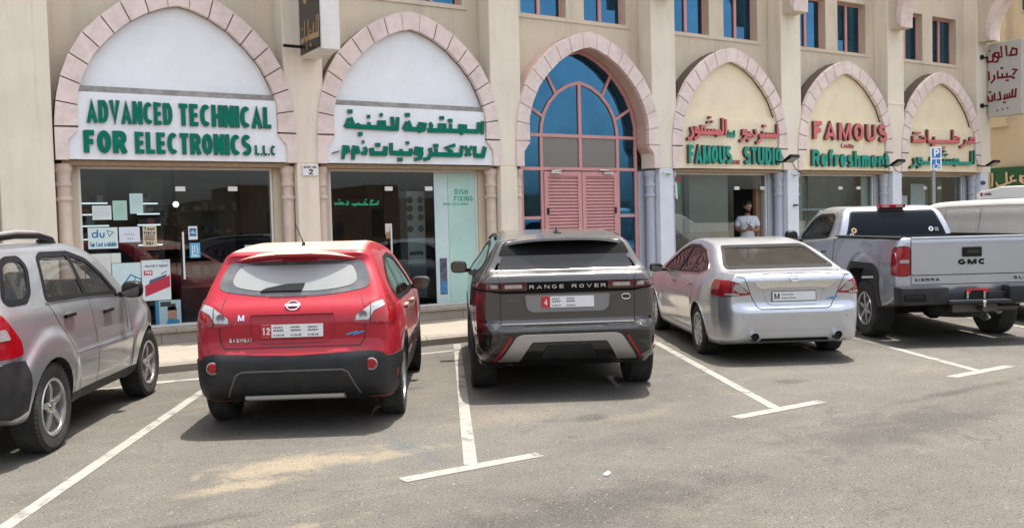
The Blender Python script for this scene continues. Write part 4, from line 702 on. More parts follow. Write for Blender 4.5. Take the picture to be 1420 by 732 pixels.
# local: faces -y ; feet at 0
J=[(0,0,.90,.135),(0,0,1.05,.125),(0,.01,1.22,(.17,.12)),(0,.01,1.36,(.16,.095)),(0,.0,1.43,.06),(0,-.03,1.50,.05),(0,-.05,1.56,.06),
 (.17,.01,1.34,.062),(.24,-.02,1.12,.046),(.12,-.26,1.10,.034),(.07,-.33,1.13,.024),
 (-.17,.01,1.34,.062),(-.25,-.02,1.12,.046),(-.12,-.27,1.09,.034),(-.06,-.33,1.12,.024),
 (.10,0,.82,.095),(.12,-.02,.46,.062),(.12,.02,.08,.042),(.12,-.14,.04,.035),(-.10,0,.82,.095),(-.11,-.02,.46,.062),(-.11,.02,.08,.042),(-.11,-.14,.04,.035)]
E_=[(0,1),(1,2),(2,3),(3,4),(4,5),(5,6),(3,7),(7,8),(8,9),(9,10),(3,11),(11,12),(12,13),(13,14),(0,15),(15,16),(16,17),(17,18),(0,19),(19,20),(20,21),(21,22)]
skin_body('body',J,E_,SKIN,pr)
# head, tipped down
hd_=MB(); n1,n2=20,16; V=[];F=[]
for i in range(n2+1):
    ph=pi*i/n2
    for j in range(n1):
        th=2*pi*j/n1; x=.077*sin(ph)*cos(th); y=.098*sin(ph)*sin(th); z=.125*cos(ph)
        if z<0: x*=1-.25*(-z/.125)**2; y=y*(1-.12*(-z/.125)) - .012*(-z/.125)
        if y<-.05 and abs(x)<.022 and -.035<z<.02: y-=.020*(1-abs(x)/.022)*(1-abs(z+.02)/.05)
        if y<-.04 and abs(abs(x)-.03)<.016 and .0<z<.03: y+=.010
        if y<-.05 and abs(x)<.028 and -.07<z<-.05: y-=.006
        V.append((x,y,z))
for i in range(n2):
    for j in range(n1): F.append((i*n1+j,i*n1+(j+1)%n1,(i+1)*n1+(j+1)%n1,(i+1)*n1+j))
HM=Matrix.Translation((0,-.075,1.625))@Matrix.Rotation(radians(20),4,'X')@Matrix.Rotation(radians(8),4,'Y')@Matrix.Rotation(radians(22),4,'Z')
hd_.add([HM@Vector(v) for v in V],F)
for s in (-1,1): hd_.add([HM@Vector((s*(.076+.014*a),.01+.02*b__,-.0+.03*c__)) for a,b__,c__ in ((0,-1,-1),(0,1,-1),(0,1,1),(0,-1,1),(1,-.3,-.6),(1,1,-.5),(1,1.1,.8),(1,-.3,.8))],[(0,1,2,3),(4,5,6,7),(0,1,5,4),(1,2,6,5),(2,3,7,6),(3,0,4,7)])
hd_.build('head',SKIN,pr,world=False,smooth=60)
hr=MB(); V=[]
for i in range(9):
    for j in range(20):
        th=2*pi*j/20; ph=(.56 if sin(th)>-.1 else .56-.24*min(1,(-sin(th)-.1)*2))*pi*i/8; f_=1.07+.02*sin(j*3.1+i); back=sin(th)
        z=.128*cos(ph)*f_-(.03*max(0,back)*(i/8)); V.append(HM@Vector((.080*sin(ph)*cos(th)*f_,.102*sin(ph)*sin(th)*f_+.012,z)))
hr.add(V,[(i*20+j,i*20+(j+1)%20,(i+1)*20+(j+1)%20,(i+1)*20+j) for i in range(8) for j in range(20)]); hr.build('hair',HAIR,pr,world=False,smooth=60)
bd=MB(); V=[]
for i in range(6):
    z=-.035-.105*i/5
    for j in range(15):
        th=pi+pi*(j/14); k_=1.05-(.40*(i/5)**2); V.append(HM@Vector((.078*cos(th)*k_,.100*sin(th)*k_*(1 if i<5 else .8)-.006,z)))
bd.add(V,[(i*15+j,i*15+j+1,(i+1)*15+j+1,(i+1)*15+j) for i in range(5) for j in range(14) if not(i<2 and 5<=j<=8)]); bd.build('beard',HAIR,pr,world=False,smooth=60)
ey=MB()
for s in (-1,1): 
    t_=MB(); t_.lathe([(0,-.006),(.007,-.004),(.010,0)],(s*.030,-.088,.014),'y',10); ey.add([HM@Vector(v) for v in t_.v],t_.f)
ey.build('eyes',INK,pr,world=False)
TS=[(0,0,.80,(.185,.15)),(0,0,.93,(.185,.15)),(0,0,1.06,(.165,.12)),(0,.01,1.22,(.195,.135)),(0,.01,1.345,(.185,.112)),(0,.0,1.41,.078),(.175,.01,1.35,.082),(.235,-.01,1.17,.072),(-.175,.01,1.35,.082),(-.245,-.01,1.17,.072)]
skin_body('tshirt',TS,[(0,1),(1,2),(2,3),(3,4),(4,5),(4,6),(6,7),(4,8),(8,9)],SHIRT,pr)
TR=[(0,0,.93,.145),(.10,0,.82,.112),(.12,-.02,.46,.082),(.12,.02,.10,.066),(-.10,0,.82,.112),(-.11,-.02,.46,.082),(-.11,.02,.10,.066)]
skin_body('trousers',TR,[(0,1),(1,2),(2,3),(0,4),(4,5),(5,6)],TROU,pr)
b=MB(); f_=lambda u,v,d:(u,-.150-.03*(v-1.0)-d,v)
for pl in ([(-.05,1.30),(0,1.20),(.05,1.30)],[(0,1.20),(0,1.10)],[(-.04,1.14),(.04,1.14)],[(-.03,1.24),(.03,1.22)]): ribbon(b,pl,.014,f_,0,.006)
b.build('shirt_print',[INK,INK],pr,world=False)
for s in (-1,1):
    hnd=MB(); base=Vector((s*.055,-.345,1.135)); 
    hnd.lathe([(0,-.04),(.024,-.035),(.030,0),(.026,.03),(0,.04)],tuple(base),'z',10)
    hnd.build('hand',SKIN,pr,world=False,smooth=60)
    V=[];Ed=[];
    for q in range(4):
        o_=Vector((s*.045-s*.0,-.36,1.165-.017*q)); k0=len(V)
        for (dx,dy,rr_) in ((0,0,.0085),(-s*.022,-.030,.008),(-s*.05,-.034,.0075),(-s*.062,-.018,.006)): V.append((o_.x+dx*(1-.08*q),o_.y+dy,o_.z,rr_))
        for t_ in range(3): Ed.append((k0+t_,k0+t_+1))
    k0=len(V)
    for p_ in ((s*.05,-.335,1.165,.010),(s*.03,-.345,1.195,.009),(s*.012,-.36,1.205,.007)): V.append(p_)
    Ed+=[(k0,k0+1),(k0+1,k0+2)]
    fb=MB()
    for a_,c_ in Ed: fb.tube([V[a_][:3],V[c_][:3]],[V[a_][3],V[c_][3]],8)
    fb.build('fingers',SKIN,pr,world=False,smooth=60)
    MB().box(s*.115-.045,s*.115+.045,-.2,.07,.0,.07).build('shoe',INK,pr,world=False,bevel=.02,smooth=50)
PM=pr.matrix_basis.copy(); ph=empty('phone',tuple(Matrix.Translation((15.22,14.36,.365))@Matrix.Rotation(radians(-36),4,'Z')@Vector((0,-.37,1.15))),radians(-36),'small dark phone held in both hands by the man in the doorway','phone')
b=MB(); b.box(-.036,.036,-.006,.004,-.07,.07); b.v=[tuple(Matrix.Rotation(radians(-40),4,'X')@Vector(v)) for v in b.v]; b.build('case',INK,ph,world=False,bevel=.002)
# ---------------------------------------------------------------- bits on the tarmac
rr=MB(); random.seed(11)
for k_ in range(3): rr.lathe([(0,.02),(.012,.018),(.02,.008),(.013,0),(0,0)],(3.83+.02*k_,4.94+.012*k_,0),'z',7)
tag(rr.build('litter',mat('litter_white',(.60,.63,.66),.5,var=.3,vscale=40)),'small crumpled white litter on the open tarmac behind the dark SUV','litter')
# ================================================================ vehicles
def poly_sdf(P, pts):
    """signed distance of points P (n,2) to closed polygon"""
    A=np.array(pts); B=np.roll(A,-1,0); d=np.full(len(P),1e9); ins=np.zeros(len(P),bool)
    for a,b in zip(A,B):
        e=b-a; w=P-a; t=np.clip((w@e)/(e@e+1e-12),0,1); q=w-t[:,None]*e; d=np.minimum(d,(q**2).sum(1))
        c=((a[1]>P[:,1])!=(b[1]>P[:,1])); 
        with np.errstate(divide='ignore',invalid='ignore'): xx=(b[0]-a[0])*(P[:,1]-a[1])/(b[1]-a[1]+1e-15)+a[0]
        ins^=c&(P[:,0]<xx)
    d=np.sqrt(d); return np.where(ins,-d,d)
def smooth_profile(pts, k=5):
    """Catmull-Rom through the points; a point with a third item is kept as a corner"""
    n=len(pts); out=[]
    for i in range(n):
        p0,p1,p2,p3=[np.array(pts[(i+j)%n][:2],float) for j in (-1,0,1,2)]
        if len(pts[i])>2: p0=p1
        if len(pts[(i+1)%n])>2: p3=p2
        for q in range(k):
            t=q/k; out.append(tuple(.5*((2*p1)+(-p0+p2)*t+(2*p0-5*p1+4*p2-p3)*t*t+(-p0+3*p1-3*p2+p3)*t**3)))
    return out
def cmr(xs, ys):
    xs=np.array(xs,float); ys=np.array(ys,float)
    m=np.gradient(ys,xs)
    def f(x):
        x=np.clip(x,xs[0],xs[-1]); i=np.clip(np.searchsorted(xs,x)-1,0,len(xs)-2); h=xs[i+1]-xs[i]; t=(x-xs[i])/h
        return (2*t**3-3*t**2+1)*ys[i]+(t**3-2*t**2+t)*h*m[i]+(-2*t**3+3*t**2)*ys[i+1]+(t**3-t**2)*h*m[i+1]
    return f
def sdf_body(name, side, wy, sz, r=.06, ax=(0,1,.7), n=(150,56,44), extra=None, grow=0, mode='half'):
    """closed body: side profile (y,z), half width w(y)*s(z). Rays are shot out from an inner axis line."""
    prof=smooth_profile(side); W=cmr(*zip(*wy)); S=cmr(*zip(*sz))
    A=np.array(prof); y0,y1=A[:,0].min(),A[:,0].max(); z0,z1=A[:,1].min(),A[:,1].max(); xm=max(w for _,w in wy)
    hh=.0125; gy=np.arange(y0-.5,y1+.5,hh); gz=np.arange(z0-.5,z1+.5,hh); G=poly_sdf(np.array([(a,b) for a in gy for b in gz]),prof).reshape(len(gy),len(gz))
    def f(P):
        u=np.clip((P[:,1]-gy[0])/hh,0,len(gy)-1.001); v=np.clip((P[:,2]-gz[0])/hh,0,len(gz)-1.001); i=u.astype(int); j=v.astype(int); u=u-i; v=v-j
        a=G[i,j]*(1-u)*(1-v)+G[i+1,j]*u*(1-v)+G[i,j+1]*(1-u)*v+G[i+1,j+1]*u*v-grow; X=W(P[:,1])*S(P[:,2])
        if extra is not None: X=X+extra(P)
        b=(np.abs(P[:,0])-X)*.93-grow
        q=np.maximum(a+r,0); s=np.maximum(b+r,0); both=(a>-r)&(b>-r)
        return np.where(both,np.sqrt(q*q+s*s)-r,np.maximum(a,b))
    ny,nx,nz=n
    ys=np.linspace(y0-.3,y1+.3,ny); xs=np.linspace(-xm-.2,xm+.2,nx); zs=np.linspace(z0-.2,z1+.2,nz)
    # rounder parameter spacing so that ends get samples
    idx={}; V=[]; 
    def vid(i,j,k):
        key=(i,j,k)
        if key not in idx: idx[key]=len(V); V.append((xs[i],ys[j],zs[k]))
        return idx[key]
    F=[]
    for j in (0,ny-1):
        for i in range(nx-1):
            for k in range(nz-1): F.append((vid(i,j,k),vid(i+1,j,k),vid(i+1,j,k+1),vid(i,j,k+1)))
    for i in (0,nx-1):
        for j in range(ny-1):
            for k in range(nz-1): F.append((vid(i,j,k),vid(i,j+1,k),vid(i,j+1,k+1),vid(i,j,k+1)))
    for k in (0,nz-1):
        for j in range(ny-1):
            for i in range(nx-1): F.append((vid(i,j,k),vid(i,j+1,k),vid(i+1,j+1,k),vid(i+1,j,k)))
    Q=np.array(V); ya,yb,za=ax; 
    # spread the ray origins so that rays near the ends fan out
    t=(Q[:,1]-(y0-.3))/(y1-y0+.6); O=np.zeros_like(Q); O[:,1]=ya+(yb-ya)*t; O[:,2]=za
    D=Q-O; L=np.linalg.norm(D,axis=1,keepdims=True); D/=L
    lo=np.zeros(len(Q)); hi=L[:,0].copy()
    # coarse march for the outermost crossing
    T=np.linspace(0,1,26); inside_last=np.zeros(len(Q))
    for tt in T:
        v=f(O+D*(hi*tt)[:,None])<0; inside_last=np.where(v,tt,inside_last)
    lo=hi*inside_last; h2=np.minimum(hi, hi*(inside_last+1/25))
    for _ in range(16):
        m=(lo+h2)/2; v=f(O+D*m[:,None])<0; lo=np.where(v,m,lo); h2=np.where(v,h2,m)
    P=O+D*((lo+h2)/2)[:,None]
    me=bpy.data.meshes.new(name); me.from_pydata(P.tolist(),[],F); bm=bmesh.new(); bm.from_mesh(me); bmesh.ops.remove_doubles(bm,verts=bm.verts,dist=.0015)
    bmesh.ops.recalc_face_normals(bm,faces=bm.faces)
    bm.to_mesh(me); bvh=BVHTree.FromBMesh(bm); bm.free()
    return me,bvh
def apply_bool(me, cutters):
    for c in cutters:
        n0=len(me.polygons); r=_bool1(me,c)
        if len(r.polygons)<n0*.5:
            for s in (.0007,-.0011,.0023):
                for v in c.vertices: v.co+=Vector((s,s*1.3,s*.7))
                r=_bool1(me,c)
                if len(r.polygons)>=n0*.5: break
            else: print('BOOL FAILED'); r=me
        me=r
    return me
def _bool1(me, c0):
    cutters=[c0]
    o=bpy.data.objects.new('tmp',me); COL.objects.link(o); cs=[]
    for c in cutters:
        c_=bpy.data.objects.new('cut',c); COL.objects.link(c_); cs.append(c_)
        md=o.modifiers.new('b','BOOLEAN'); md.operation='DIFFERENCE'; md.object=c_; md.solver='EXACT'; md.material_mode='TRANSFER'
    bpy.context.view_layer.update(); m2=bpy.data.meshes.new_from_object(o.evaluated_get(bpy.context.evaluated_depsgraph_get()))
    for c_ in cs: bpy.data.objects.remove(c_)
    bpy.data.objects.remove(o); return m2
def meshof(b, m=None):
    me=bpy.data.meshes.new('c'); me.from_pydata([tuple(v) for v in b.v],[],b.f); bm=bmesh.new(); bm.from_mesh(me); bmesh.ops.recalc_face_normals(bm,faces=bm.faces); bm.to_mesh(me); bm.free()
    if m: me.materials.append(m)
    return me
def cast(bvh, view, u, v):
    """view 'rear': (u,v)=(x,z) looking forward; 'left': (y,z) looking +x; 'right': looking -x; 'top': (x,y) looking down; or a Matrix giving origin plane"""
    if view=='rear': o,d=Vector((u,-4,v)),Vector((0,1,0))
    elif view=='left': o,d=Vector((-4,u,v)),Vector((1,0,0))
    elif view=='right': o,d=Vector((4,u,v)),Vector((-1,0,0))
    elif view=='top': o,d=Vector((u,v,5)),Vector((0,0,-1))
    elif view=='front': o,d=Vector((u,9,v)),Vector((0,-1,0))
    elif view=='rl': d=Vector((.6,.8,0)); o=Vector((.8,-.6,0))*u+Vector((0,0,v))-d*5   # oblique rear-left
    elif view=='rr': d=Vector((-.6,.8,0)); o=Vector((.8,.6,0))*u+Vector((0,0,v))-d*5
    h=bvh.ray_cast(o,d)
    return h[0],h[1],d
def patch(name, bvh, view, outline, m, parent, off=.003, th=.012, step=.035, smooth=True, mats=None, rnd=0, inset=None):
    """a real sheet of material wrapped on the body: outline cut in the given view, raised `off`, `th` thick"""
    P=[Vector(p[:2]) for p in outline]
    if rnd:  # round the corners
        Q=[]; n=len(P)
        for i in range(n):
            a,b_,c=P[i-1],P[i],P[(i+1)%n]; r1=min(rnd,(a-b_).length*.45); r2=min(rnd,(c-b_).length*.45); s=b_+(a-b_).normalized()*r1; e=b_+(c-b_).normalized()*r2
            for t in (0,.25,.5,.75,1): Q.append(s*(1-t)**2+b_*2*t*(1-t)+e*t*t)
        P=Q
    B=[]
    for a,b_ in zip(P,P[1:]+P[:1]):
        k=max(1,int((b_-a).length/step)); B+=[a.lerp(b_,i/k) for i in range(k)]
    nb=len(B); xs=[p.x for p in B]; ys=[p.y for p in B]; pts=list(B); arr=np.array([(p.x,p.y) for p in B])
    G=np.array([(x,y) for x in np.arange(min(xs)+step/2,max(xs),step) for y in np.arange(min(ys)+step/2,max(ys),step)])
    if len(G):
        sd=poly_sdf(G,arr); pts+=[Vector(g) for g in G[sd<-step*.45]]
    vs_,_,fs,*_r=delaunay_2d_cdt(pts,[(i,(i+1)%nb) for i in range(nb)],[],1,1e-5)
    hit=[cast(bvh,view,v.x,v.y) for v in vs_]; ok=[h[0] is not None for h in hit]
    # faces inside the outline only
    V=[];idm={}
    def gid(i):
        if i not in idm:
            p,nn,d=hit[i]; idm[i]=len(V)//1; V.append((p,nn,d))
        return idm[i]
    F=[]
    cen=np.array([(sum(vs_[i].x for i in f)/len(f),sum(vs_[i].y for i in f)/len(f)) for f in fs]) if fs else np.zeros((0,2))
    csd=poly_sdf(cen,arr) if len(cen) else []
    for q_,f in enumerate(fs):
        if all(ok[i] for i in f) and csd[q_]<0:
            q=[hit[i][0] for i in f]
            if max((q[0]-q[1]).length,(q[1]-q[2]).length,(q[2]-q[0]).length)>step*9: continue
            F.append([gid(i) for i in f])
    if not F: return None
    bm=bmesh.new(); nv=[]
    for p,nn,d in V:
        if nn.dot(d)>0: nn=-nn
        nv.append(bm.verts.new(p+nn*off))
    for f in F:
        try: bm.faces.new([nv[i] for i in f])
        except ValueError: pass
    bmesh.ops.recalc_face_normals(bm,faces=bm.faces)
    s=sum(f.normal.dot(V[0][2]) for f in bm.faces)
    if s>0: bmesh.ops.reverse_faces(bm,faces=bm.faces)
    if th:
        edges=[e for e in bm.edges if e.is_boundary]; r_=bmesh.ops.extrude_edge_only(bm,edges=edges); nvs=[g for g in r_['geom'] if isinstance(g,bmesh.types.BMVert)]
        nm={}; 
        for v in nvs: 
            h=bvh.find_nearest(v.co); nn=h[1]; 
            if nn.dot(V[0][2])>0: nn=-nn
            v.co-=nn*th
    me=bpy.data.meshes.new(name); bm.normal_update(); bm.to_mesh(me); bm.free(); me.materials.append(m)
    if smooth: me.polygons.foreach_set('use_smooth',[True]*len(me.polygons)); me.set_sharp_from_angle(angle=radians(42))
    o=bpy.data.objects.new(name,me); COL.objects.link(o); o.parent=parent; return o
def line(name, bvh, view, pts, w, m, parent, off=.0015, closed=False, step=.03, th=.0):
    """a narrow strip following the body: panel gap, moulding, weather strip"""
    P=[Vector(p[:2]) for p in pts]; 
    if closed: P.append(P[0])
    R=[]
    for a,b_ in zip(P,P[1:]):
        k=max(1,int((b_-a).length/step)); R+=[a.lerp(b_,i/k) for i in range(k)]
    R.append(P[-1]); b=MB(); row=[]
    for i,p in enumerate(R):
        a=R[max(0,i-1)]; c=R[min(len(R)-1,i+1)]; d=(c-a)
        if d.length<1e-6: continue
        d.normalize(); nn=Vector((-d.y,d.x))*w/2
        h1=cast(bvh,view,(p+nn).x,(p+nn).y); h2=cast(bvh,view,(p-nn).x,(p-nn).y)
        if h1[0] is None or h2[0] is None: row.append(None); continue
        n1=h1[1] if h1[1].dot(h1[2])<0 else -h1[1]; n2=h2[1] if h2[1].dot(h2[2])<0 else -h2[1]
        row.append((h1[0]+n1*off,h2[0]+n2*off,h1[0]-n1*.004,h2[0]-n2*.004))
    for a,c in zip(row,row[1:]):
        if a and c and (a[0]-c[0]).length<step*8:
            b.add([a[0],a[1],c[1],c[0]],[(0,1,2,3)])
            if off>.004: b.add([a[0],c[0],c[2],a[2]],[(0,1,2,3)]); b.add([a[1],c[1],c[3],a[3]],[(0,1,2,3)])
    if not b.f: return None
    o=b.build(name,m,parent,world=False,smooth=40); return o
def place_on(bvh, view, u, v, off=.004):
    p,nn,d=cast(bvh,view,u,v)
    if nn.dot(d)>0: nn=-nn
    return p+nn*off,nn
def textM(p, nn, up=Vector((0,0,1)), tilt=0):
    z=nn.normalized(); x=up.cross(z).normalized(); y=z.cross(x); M=Matrix((x,y,z)).transposed().to_4x4(); M.translation=p; return M
def badge(txt, bvh, view, u, v, w, h, m, parent, depth=.006, wt=.2, slant=0, name='badge', off=.001):
    p,nn=place_on(bvh,view,u,v,.001); M=textM(p,nn); b=MB()
    # letters follow the panel: each point gets projected on the body
    def mp(a,c,d):
        q=M@Vector((a,c,0)); 
        if view=='rear': hh=cast(bvh,'rear',q.x,q.z)
        elif view=='left': hh=cast(bvh,'left',q.y,q.z)
        else: hh=(None,)
        base=hh[0] if hh[0] is not None and (hh[0]-q).length<.06 else q
        return base+nn*(d+off)
    letters(b,txt,-w/2,w/2,-h/2,h/2,mp,depth,wt,slant=slant); return b.build(name,[m,m],parent,world=False)
def carpaint(name, col, metal=.6, rough=.32, dust=.35, dustcol=(.42,.37,.30), flake=.04, coat=.9, spec=.5):
    m=bpy.data.materials.new(name); m.use_nodes=True; nt=m.node_tree; b=nt.nodes['Principled BSDF']
    b.inputs['Metallic'].default_value=metal; b.inputs['Coat Weight'].default_value=.9; b.inputs['Coat Roughness'].default_value=.03
    geo=nt.nodes.new('ShaderNodeNewGeometry'); sp=nt.nodes.new('ShaderNodeSeparateXYZ'); nt.links.new(geo.outputs['Normal'],sp.inputs[0])
    up=ramp(nt,sp.outputs[2],[(.86,0),(.965,1)])
    nz=ramp(nt,noise(nt,5,8,.7),[(.3,.45),(.7,1)])
    mu=N(nt,'ShaderNodeMath'); mu.operation='MULTIPLY'; nt.links.new(up,mu.inputs[0]); nt.links.new(nz,mu.inputs[1])
    mu2=N(nt,'ShaderNodeMath'); mu2.operation='MULTIPLY'; nt.links.new(mu.outputs[0],mu2.inputs[0]); mu2.inputs[1].default_value=dust
    tc=nt.nodes.new('ShaderNodeTexCoord'); s2=nt.nodes.new('ShaderNodeSeparateXYZ'); nt.links.new(tc.outputs['Object'],s2.inputs[0])
    low=ramp(nt,s2.outputs[2],[(.22,.30),(.55,.02)])   # road dust thrown up on the sills
    mx=N(nt,'ShaderNodeMath'); mx.operation='MAXIMUM'; nt.links.new(mu2.outputs[0],mx.inputs[0]); nt.links.new(low,mx.inputs[1])
    c=ramp(nt,noise(nt,3,4,.6),[(.3,tuple(x*(1-flake) for x in col)),(.7,tuple(min(1,x*(1+flake)) for x in col))])
    nt.links.new(mix(nt,mx.outputs[0],c,dustcol),b.inputs['Base Color'])
    ro=N(nt,'ShaderNodeMapRange'); nt.links.new(mx.outputs[0],ro.inputs[0]); ro.inputs[3].default_value=rough; ro.inputs[4].default_value=.85; nt.links.new(ro.outputs[0],b.inputs['Roughness'])
    mr=N(nt,'ShaderNodeMapRange'); nt.links.new(mx.outputs[0],mr.inputs[0]); mr.inputs[3].default_value=coat; b.inputs['Specular IOR Level'].default_value=spec; mr.inputs[4].default_value=.1; nt.links.new(mr.outputs[0],b.inputs['Coat Weight'])
    m2=N(nt,'ShaderNodeMapRange'); nt.links.new(mx.outputs[0],m2.inputs[0]); m2.inputs[3].default_value=metal; m2.inputs[4].default_value=0; nt.links.new(m2.outputs[0],b.inputs['Metallic'])
    return m
GAP=mat('panel_gap',(.012,.012,.013),.7); CLAD=mat('black_cladding',(.014,.015,.017),.5,var=.25,vscale=5,spec=.35,dirt=(.10,.09,.075),dirt_amt=.22,dscale=4); UNDER=mat('underbody',(.012,.012,.012),.9)
REDLENS=mat('red_lens',(.26,.003,.008),.12,coat=.5,spec=.4,var=.15,vscale=12); CLEARLENS=mat('clear_lens',(.34,.34,.335),.15,coat=1,metal=.3,var=.2,vscale=30); SMOKE=mat('smoked_lens',(.07,.012,.012),.1,coat=.5,var=.3,vscale=12)
CHROME=mat('chrome',(.78,.78,.78),.12,metal=1); RIMM=mat('alloy_rim',(.55,.55,.54),.3,metal=.85,var=.1,dirt=(.16,.13,.10),dirt_amt=.4,dscale=10); DISC=mat('brake_disc',(.10,.095,.09),.5,metal=.6)
TINT=glassmat('tinted_glass',(.10,.10,.10),1,1.5); CARG=glassmat('car_glass',(.45,.48,.46),1,1.5,dust=.06); DUSTG=glassmat('dusty_glass',(.40,.42,.41),1,1.6,.12,dust=.42,dustcol=(.48,.46,.42)); SEAT=mat('seat_fabric',(.06,.058,.055),.8,var=.1); SEATB=mat('seat_beige',(.30,.27,.23),.8,var=.1)
DARKG=mat('dark_privacy_glass',(.008,.009,.010),.05,spec=.8,coat=1,coatr=.01); WHITEPL=mat('plate_white',(.62,.63,.62),.45,var=.05,vscale=20); PLRED=mat('plate_red',(.42,.012,.02),.45)
SATIN=mat('satin_silver',(.40,.39,.375),.4,metal=.6,dirt=(.25,.22,.18),dirt_amt=.3)
def wheel(parent, x, y, R, W, side, rimR, spokes=5, split=True, rim=RIMM, steer=0, nub=0, zc=None):
    w=empty('wheel',(x,y,zc or R)); w.parent=parent; 
    if steer: w.rotation_euler=(0,0,steer)
    s=side; h=W/2
    t=MB(); prof=[(rimR,-h*.9),(rimR+.02,-h*.98),(R*.90,-h),(R-.022,-h*.90),(R-.006,-h*.72),(R,-h*.5),(R,h*.5),(R-.006,h*.72),(R-.022,h*.90),(R*.90,h),(rimR+.02,h*.98),(rimR,h*.9)]
    t.lathe(prof,(0,0,0),'x',56)
    # shoulder blocks and grooves
    for gx in (-.42,-.15,.15,.42):
        pass
    n=54
    for k in range(n):
        a=2*pi*k/n
        for sx,ph in ((-.80,0),(-.30,.3),(.28,.6),(.62,0)):
            a_=a+ph*2*pi/n; wd=.30*h if abs(sx)>.5 else .42*h; M=Matrix.Rotation(a_,4,'X'); q=MB(); q.box(sx*h-.0 if sx<0 else sx*h, (sx*h)+wd, -.011,.011,R-.012-(.012 if abs(sx)>.5 else 0),R+.004-(.004 if abs(sx)>.5 else 0))
            t.add([M@Vector(v) for v in q.v],q.f)
    t.build('tyre',RUBBER,w,world=False,smooth=35)
    r=MB(); o=s*h
    r.lathe([(rimR,-h*.9),(rimR,h*.2*s if False else -h*.3),(rimR-.01,0),(rimR,h*.9)] ,(0,0,0),'x',40)
    r.lathe([(rimR+.004,o*.93),(rimR-.006,o*.99),(rimR-.022,o*.90),(rimR-.03,o*.3)],(0,0,0),'x',48)
    nsp=spokes*(2 if split else 1)
    for k in range(spokes):
        for q in ((-1,1) if split else (0,)):
            a=2*pi*k/spokes+nub+q*.0; M=Matrix.Rotation(a,4,'X'); d=q*(.22 if spokes<=6 else .12)
            r0,r1=.045,rimR-.012; w0,w1=(.016,.014) if split else (.034,.026)
            c0=q*.018; c1=q*r1*math.sin(d) if q else 0; z0,z1=o*.80,o*.86
            V=[]
            for (rr,cc,ww,xx) in ((r0,c0,w0,z0),((r0+r1)/2,(c0+c1)/2*1.1,(w0+w1)/2,o*.84+s*.006),(r1,c1,w1,o*.80)):
                V+=[(xx-s*.03,cc-ww,rr),(xx-s*.004,cc-ww,rr),(xx,cc-ww*.55,rr),(xx,cc+ww*.55,rr),(xx-s*.004,cc+ww,rr),(xx-s*.03,cc+ww,rr)]
            F=[]
            for g in (0,6):
                for e in range(6): F.append((g+e,g+(e+1)%6,g+6+(e+1)%6,g+6+e))
            r.add([M@Vector(v) for v in V],F)
    r.lathe([(0,o*.86),(.028,o*.86),(.034,o*.84),(.062,o*.80),(.066,o*.6),(.05,o*.4)],(0,0,0),'x',24)
    for k in range(5): a=2*pi*k/5+.3; r.lathe([(0,.008*s),(.008,.008*s),(.009,0)],(o*.81,.048*cos(a),.048*sin(a)),'x',8)
    r.build('rim',rim,w,world=False,smooth=32)
    d=MB(); d.lathe([(0,o*.30),(rimR-.04,o*.30),(rimR-.04,o*.22),(0,o*.22)],(0,0,0),'x',32); d.build('brake_disc',DISC,w,world=False)
    return w
def archcut(x0,x1,y,z,R,m=UNDER,flat=.0):
    b=MB(); n=28; b.prism([(y+R*cos(2*pi*k/n),z+R*sin(2*pi*k/n)) for k in range(n)],'x',x0,x1); return meshof(b,m)
def sidecut(outline,x0,x1,m=UNDER): b=MB(); b.prism(outline,'x',x0,x1); return meshof(b,m)
def rearcut(outline,y0,y1,m=UNDER): b=MB(); b.prism(outline,'y',y0,y1); return meshof(b,m)
def finish_body(me, mats, parent, name='body', ang=38):
    me.name=name
    o=bpy.data.objects.new(name,me); COL.objects.link(o); o.parent=parent; me.polygons.foreach_set('use_smooth',[True]*len(me.polygons)); me.set_sharp_from_angle(angle=radians(ang)); return o
def shrink(pts,d):
    """inset a polygon"""
    P=[Vector(p[:2]) for p in pts]; n=len(P); A=sum(P[i].x*P[(i+1)%n].y-P[(i+1)%n].x*P[i].y for i in range(n)); s=1 if A>0 else -1; out=[]
    for i in range(n):
        a,b_,c=P[i-1],P[i],P[(i+1)%n]; d1=(b_-a).normalized(); d2=(c-b_).normalized(); n1=Vector((-d1.y,d1.x))*s; n2=Vector((-d2.y,d2.x))*s; m_=(n1+n2); 
        m_=m_/max(.35,m_.length_squared/2)/1; out.append(tuple(b_+m_*d/1))
    return out
def hole(pts,d,r=.03):
    return roundpoly(shrink([p[:2] for p in pts],d),r,3)
def roundpoly(pts,r,k=4):
    P=[Vector(p[:2]) for p in pts]; Q=[]; n=len(P)
    for i in range(n):
        a,b_,c=P[i-1],P[i],P[(i+1)%n]; rr=pts[i][2] if len(pts[i])>2 else r; r1=min(rr,(a-b_).length*.48); r2=min(rr,(c-b_).length*.48); s=b_+(a-b_).normalized()*r1; e=b_+(c-b_).normalized()*r2
        for t in range(k+1): t/=k; Q.append(tuple(s*(1-t)**2+b_*2*t*(1-t)+e*t*t))
    return Q
def seats(parent, rows, x=.36, w=.46, zb=.45, h=.62, m=SEAT):
    for y in rows:
        for s in (-1,1):
            b=MB(); b.box(s*x-w/2,s*x+w/2,y,y+.5,zb-.15,zb); b.build('seat_base',m,parent,world=False,bevel=.04,smooth=50)
            b=MB(); M=Matrix.Translation((s*x,y,zb))@Matrix.Rotation(radians(14),4,'X'); q=MB(); q.box(-w/2,w/2,-.07,.05,0,h); b.add([M@Vector(v) for v in q.v],q.f); q=MB(); q.box(-.14,.14,-.05,.04,h+.03,h+.22); b.add([M@Vector(v) for v in q.v],q.f); q=MB(); q.box(-.07,.07,-.01,.01,h-.05,h+.06); b.add([M@Vector(v) for v in q.v],q.f)
            b.build('seat_back',m,parent,world=False,bevel=.03,smooth=50)
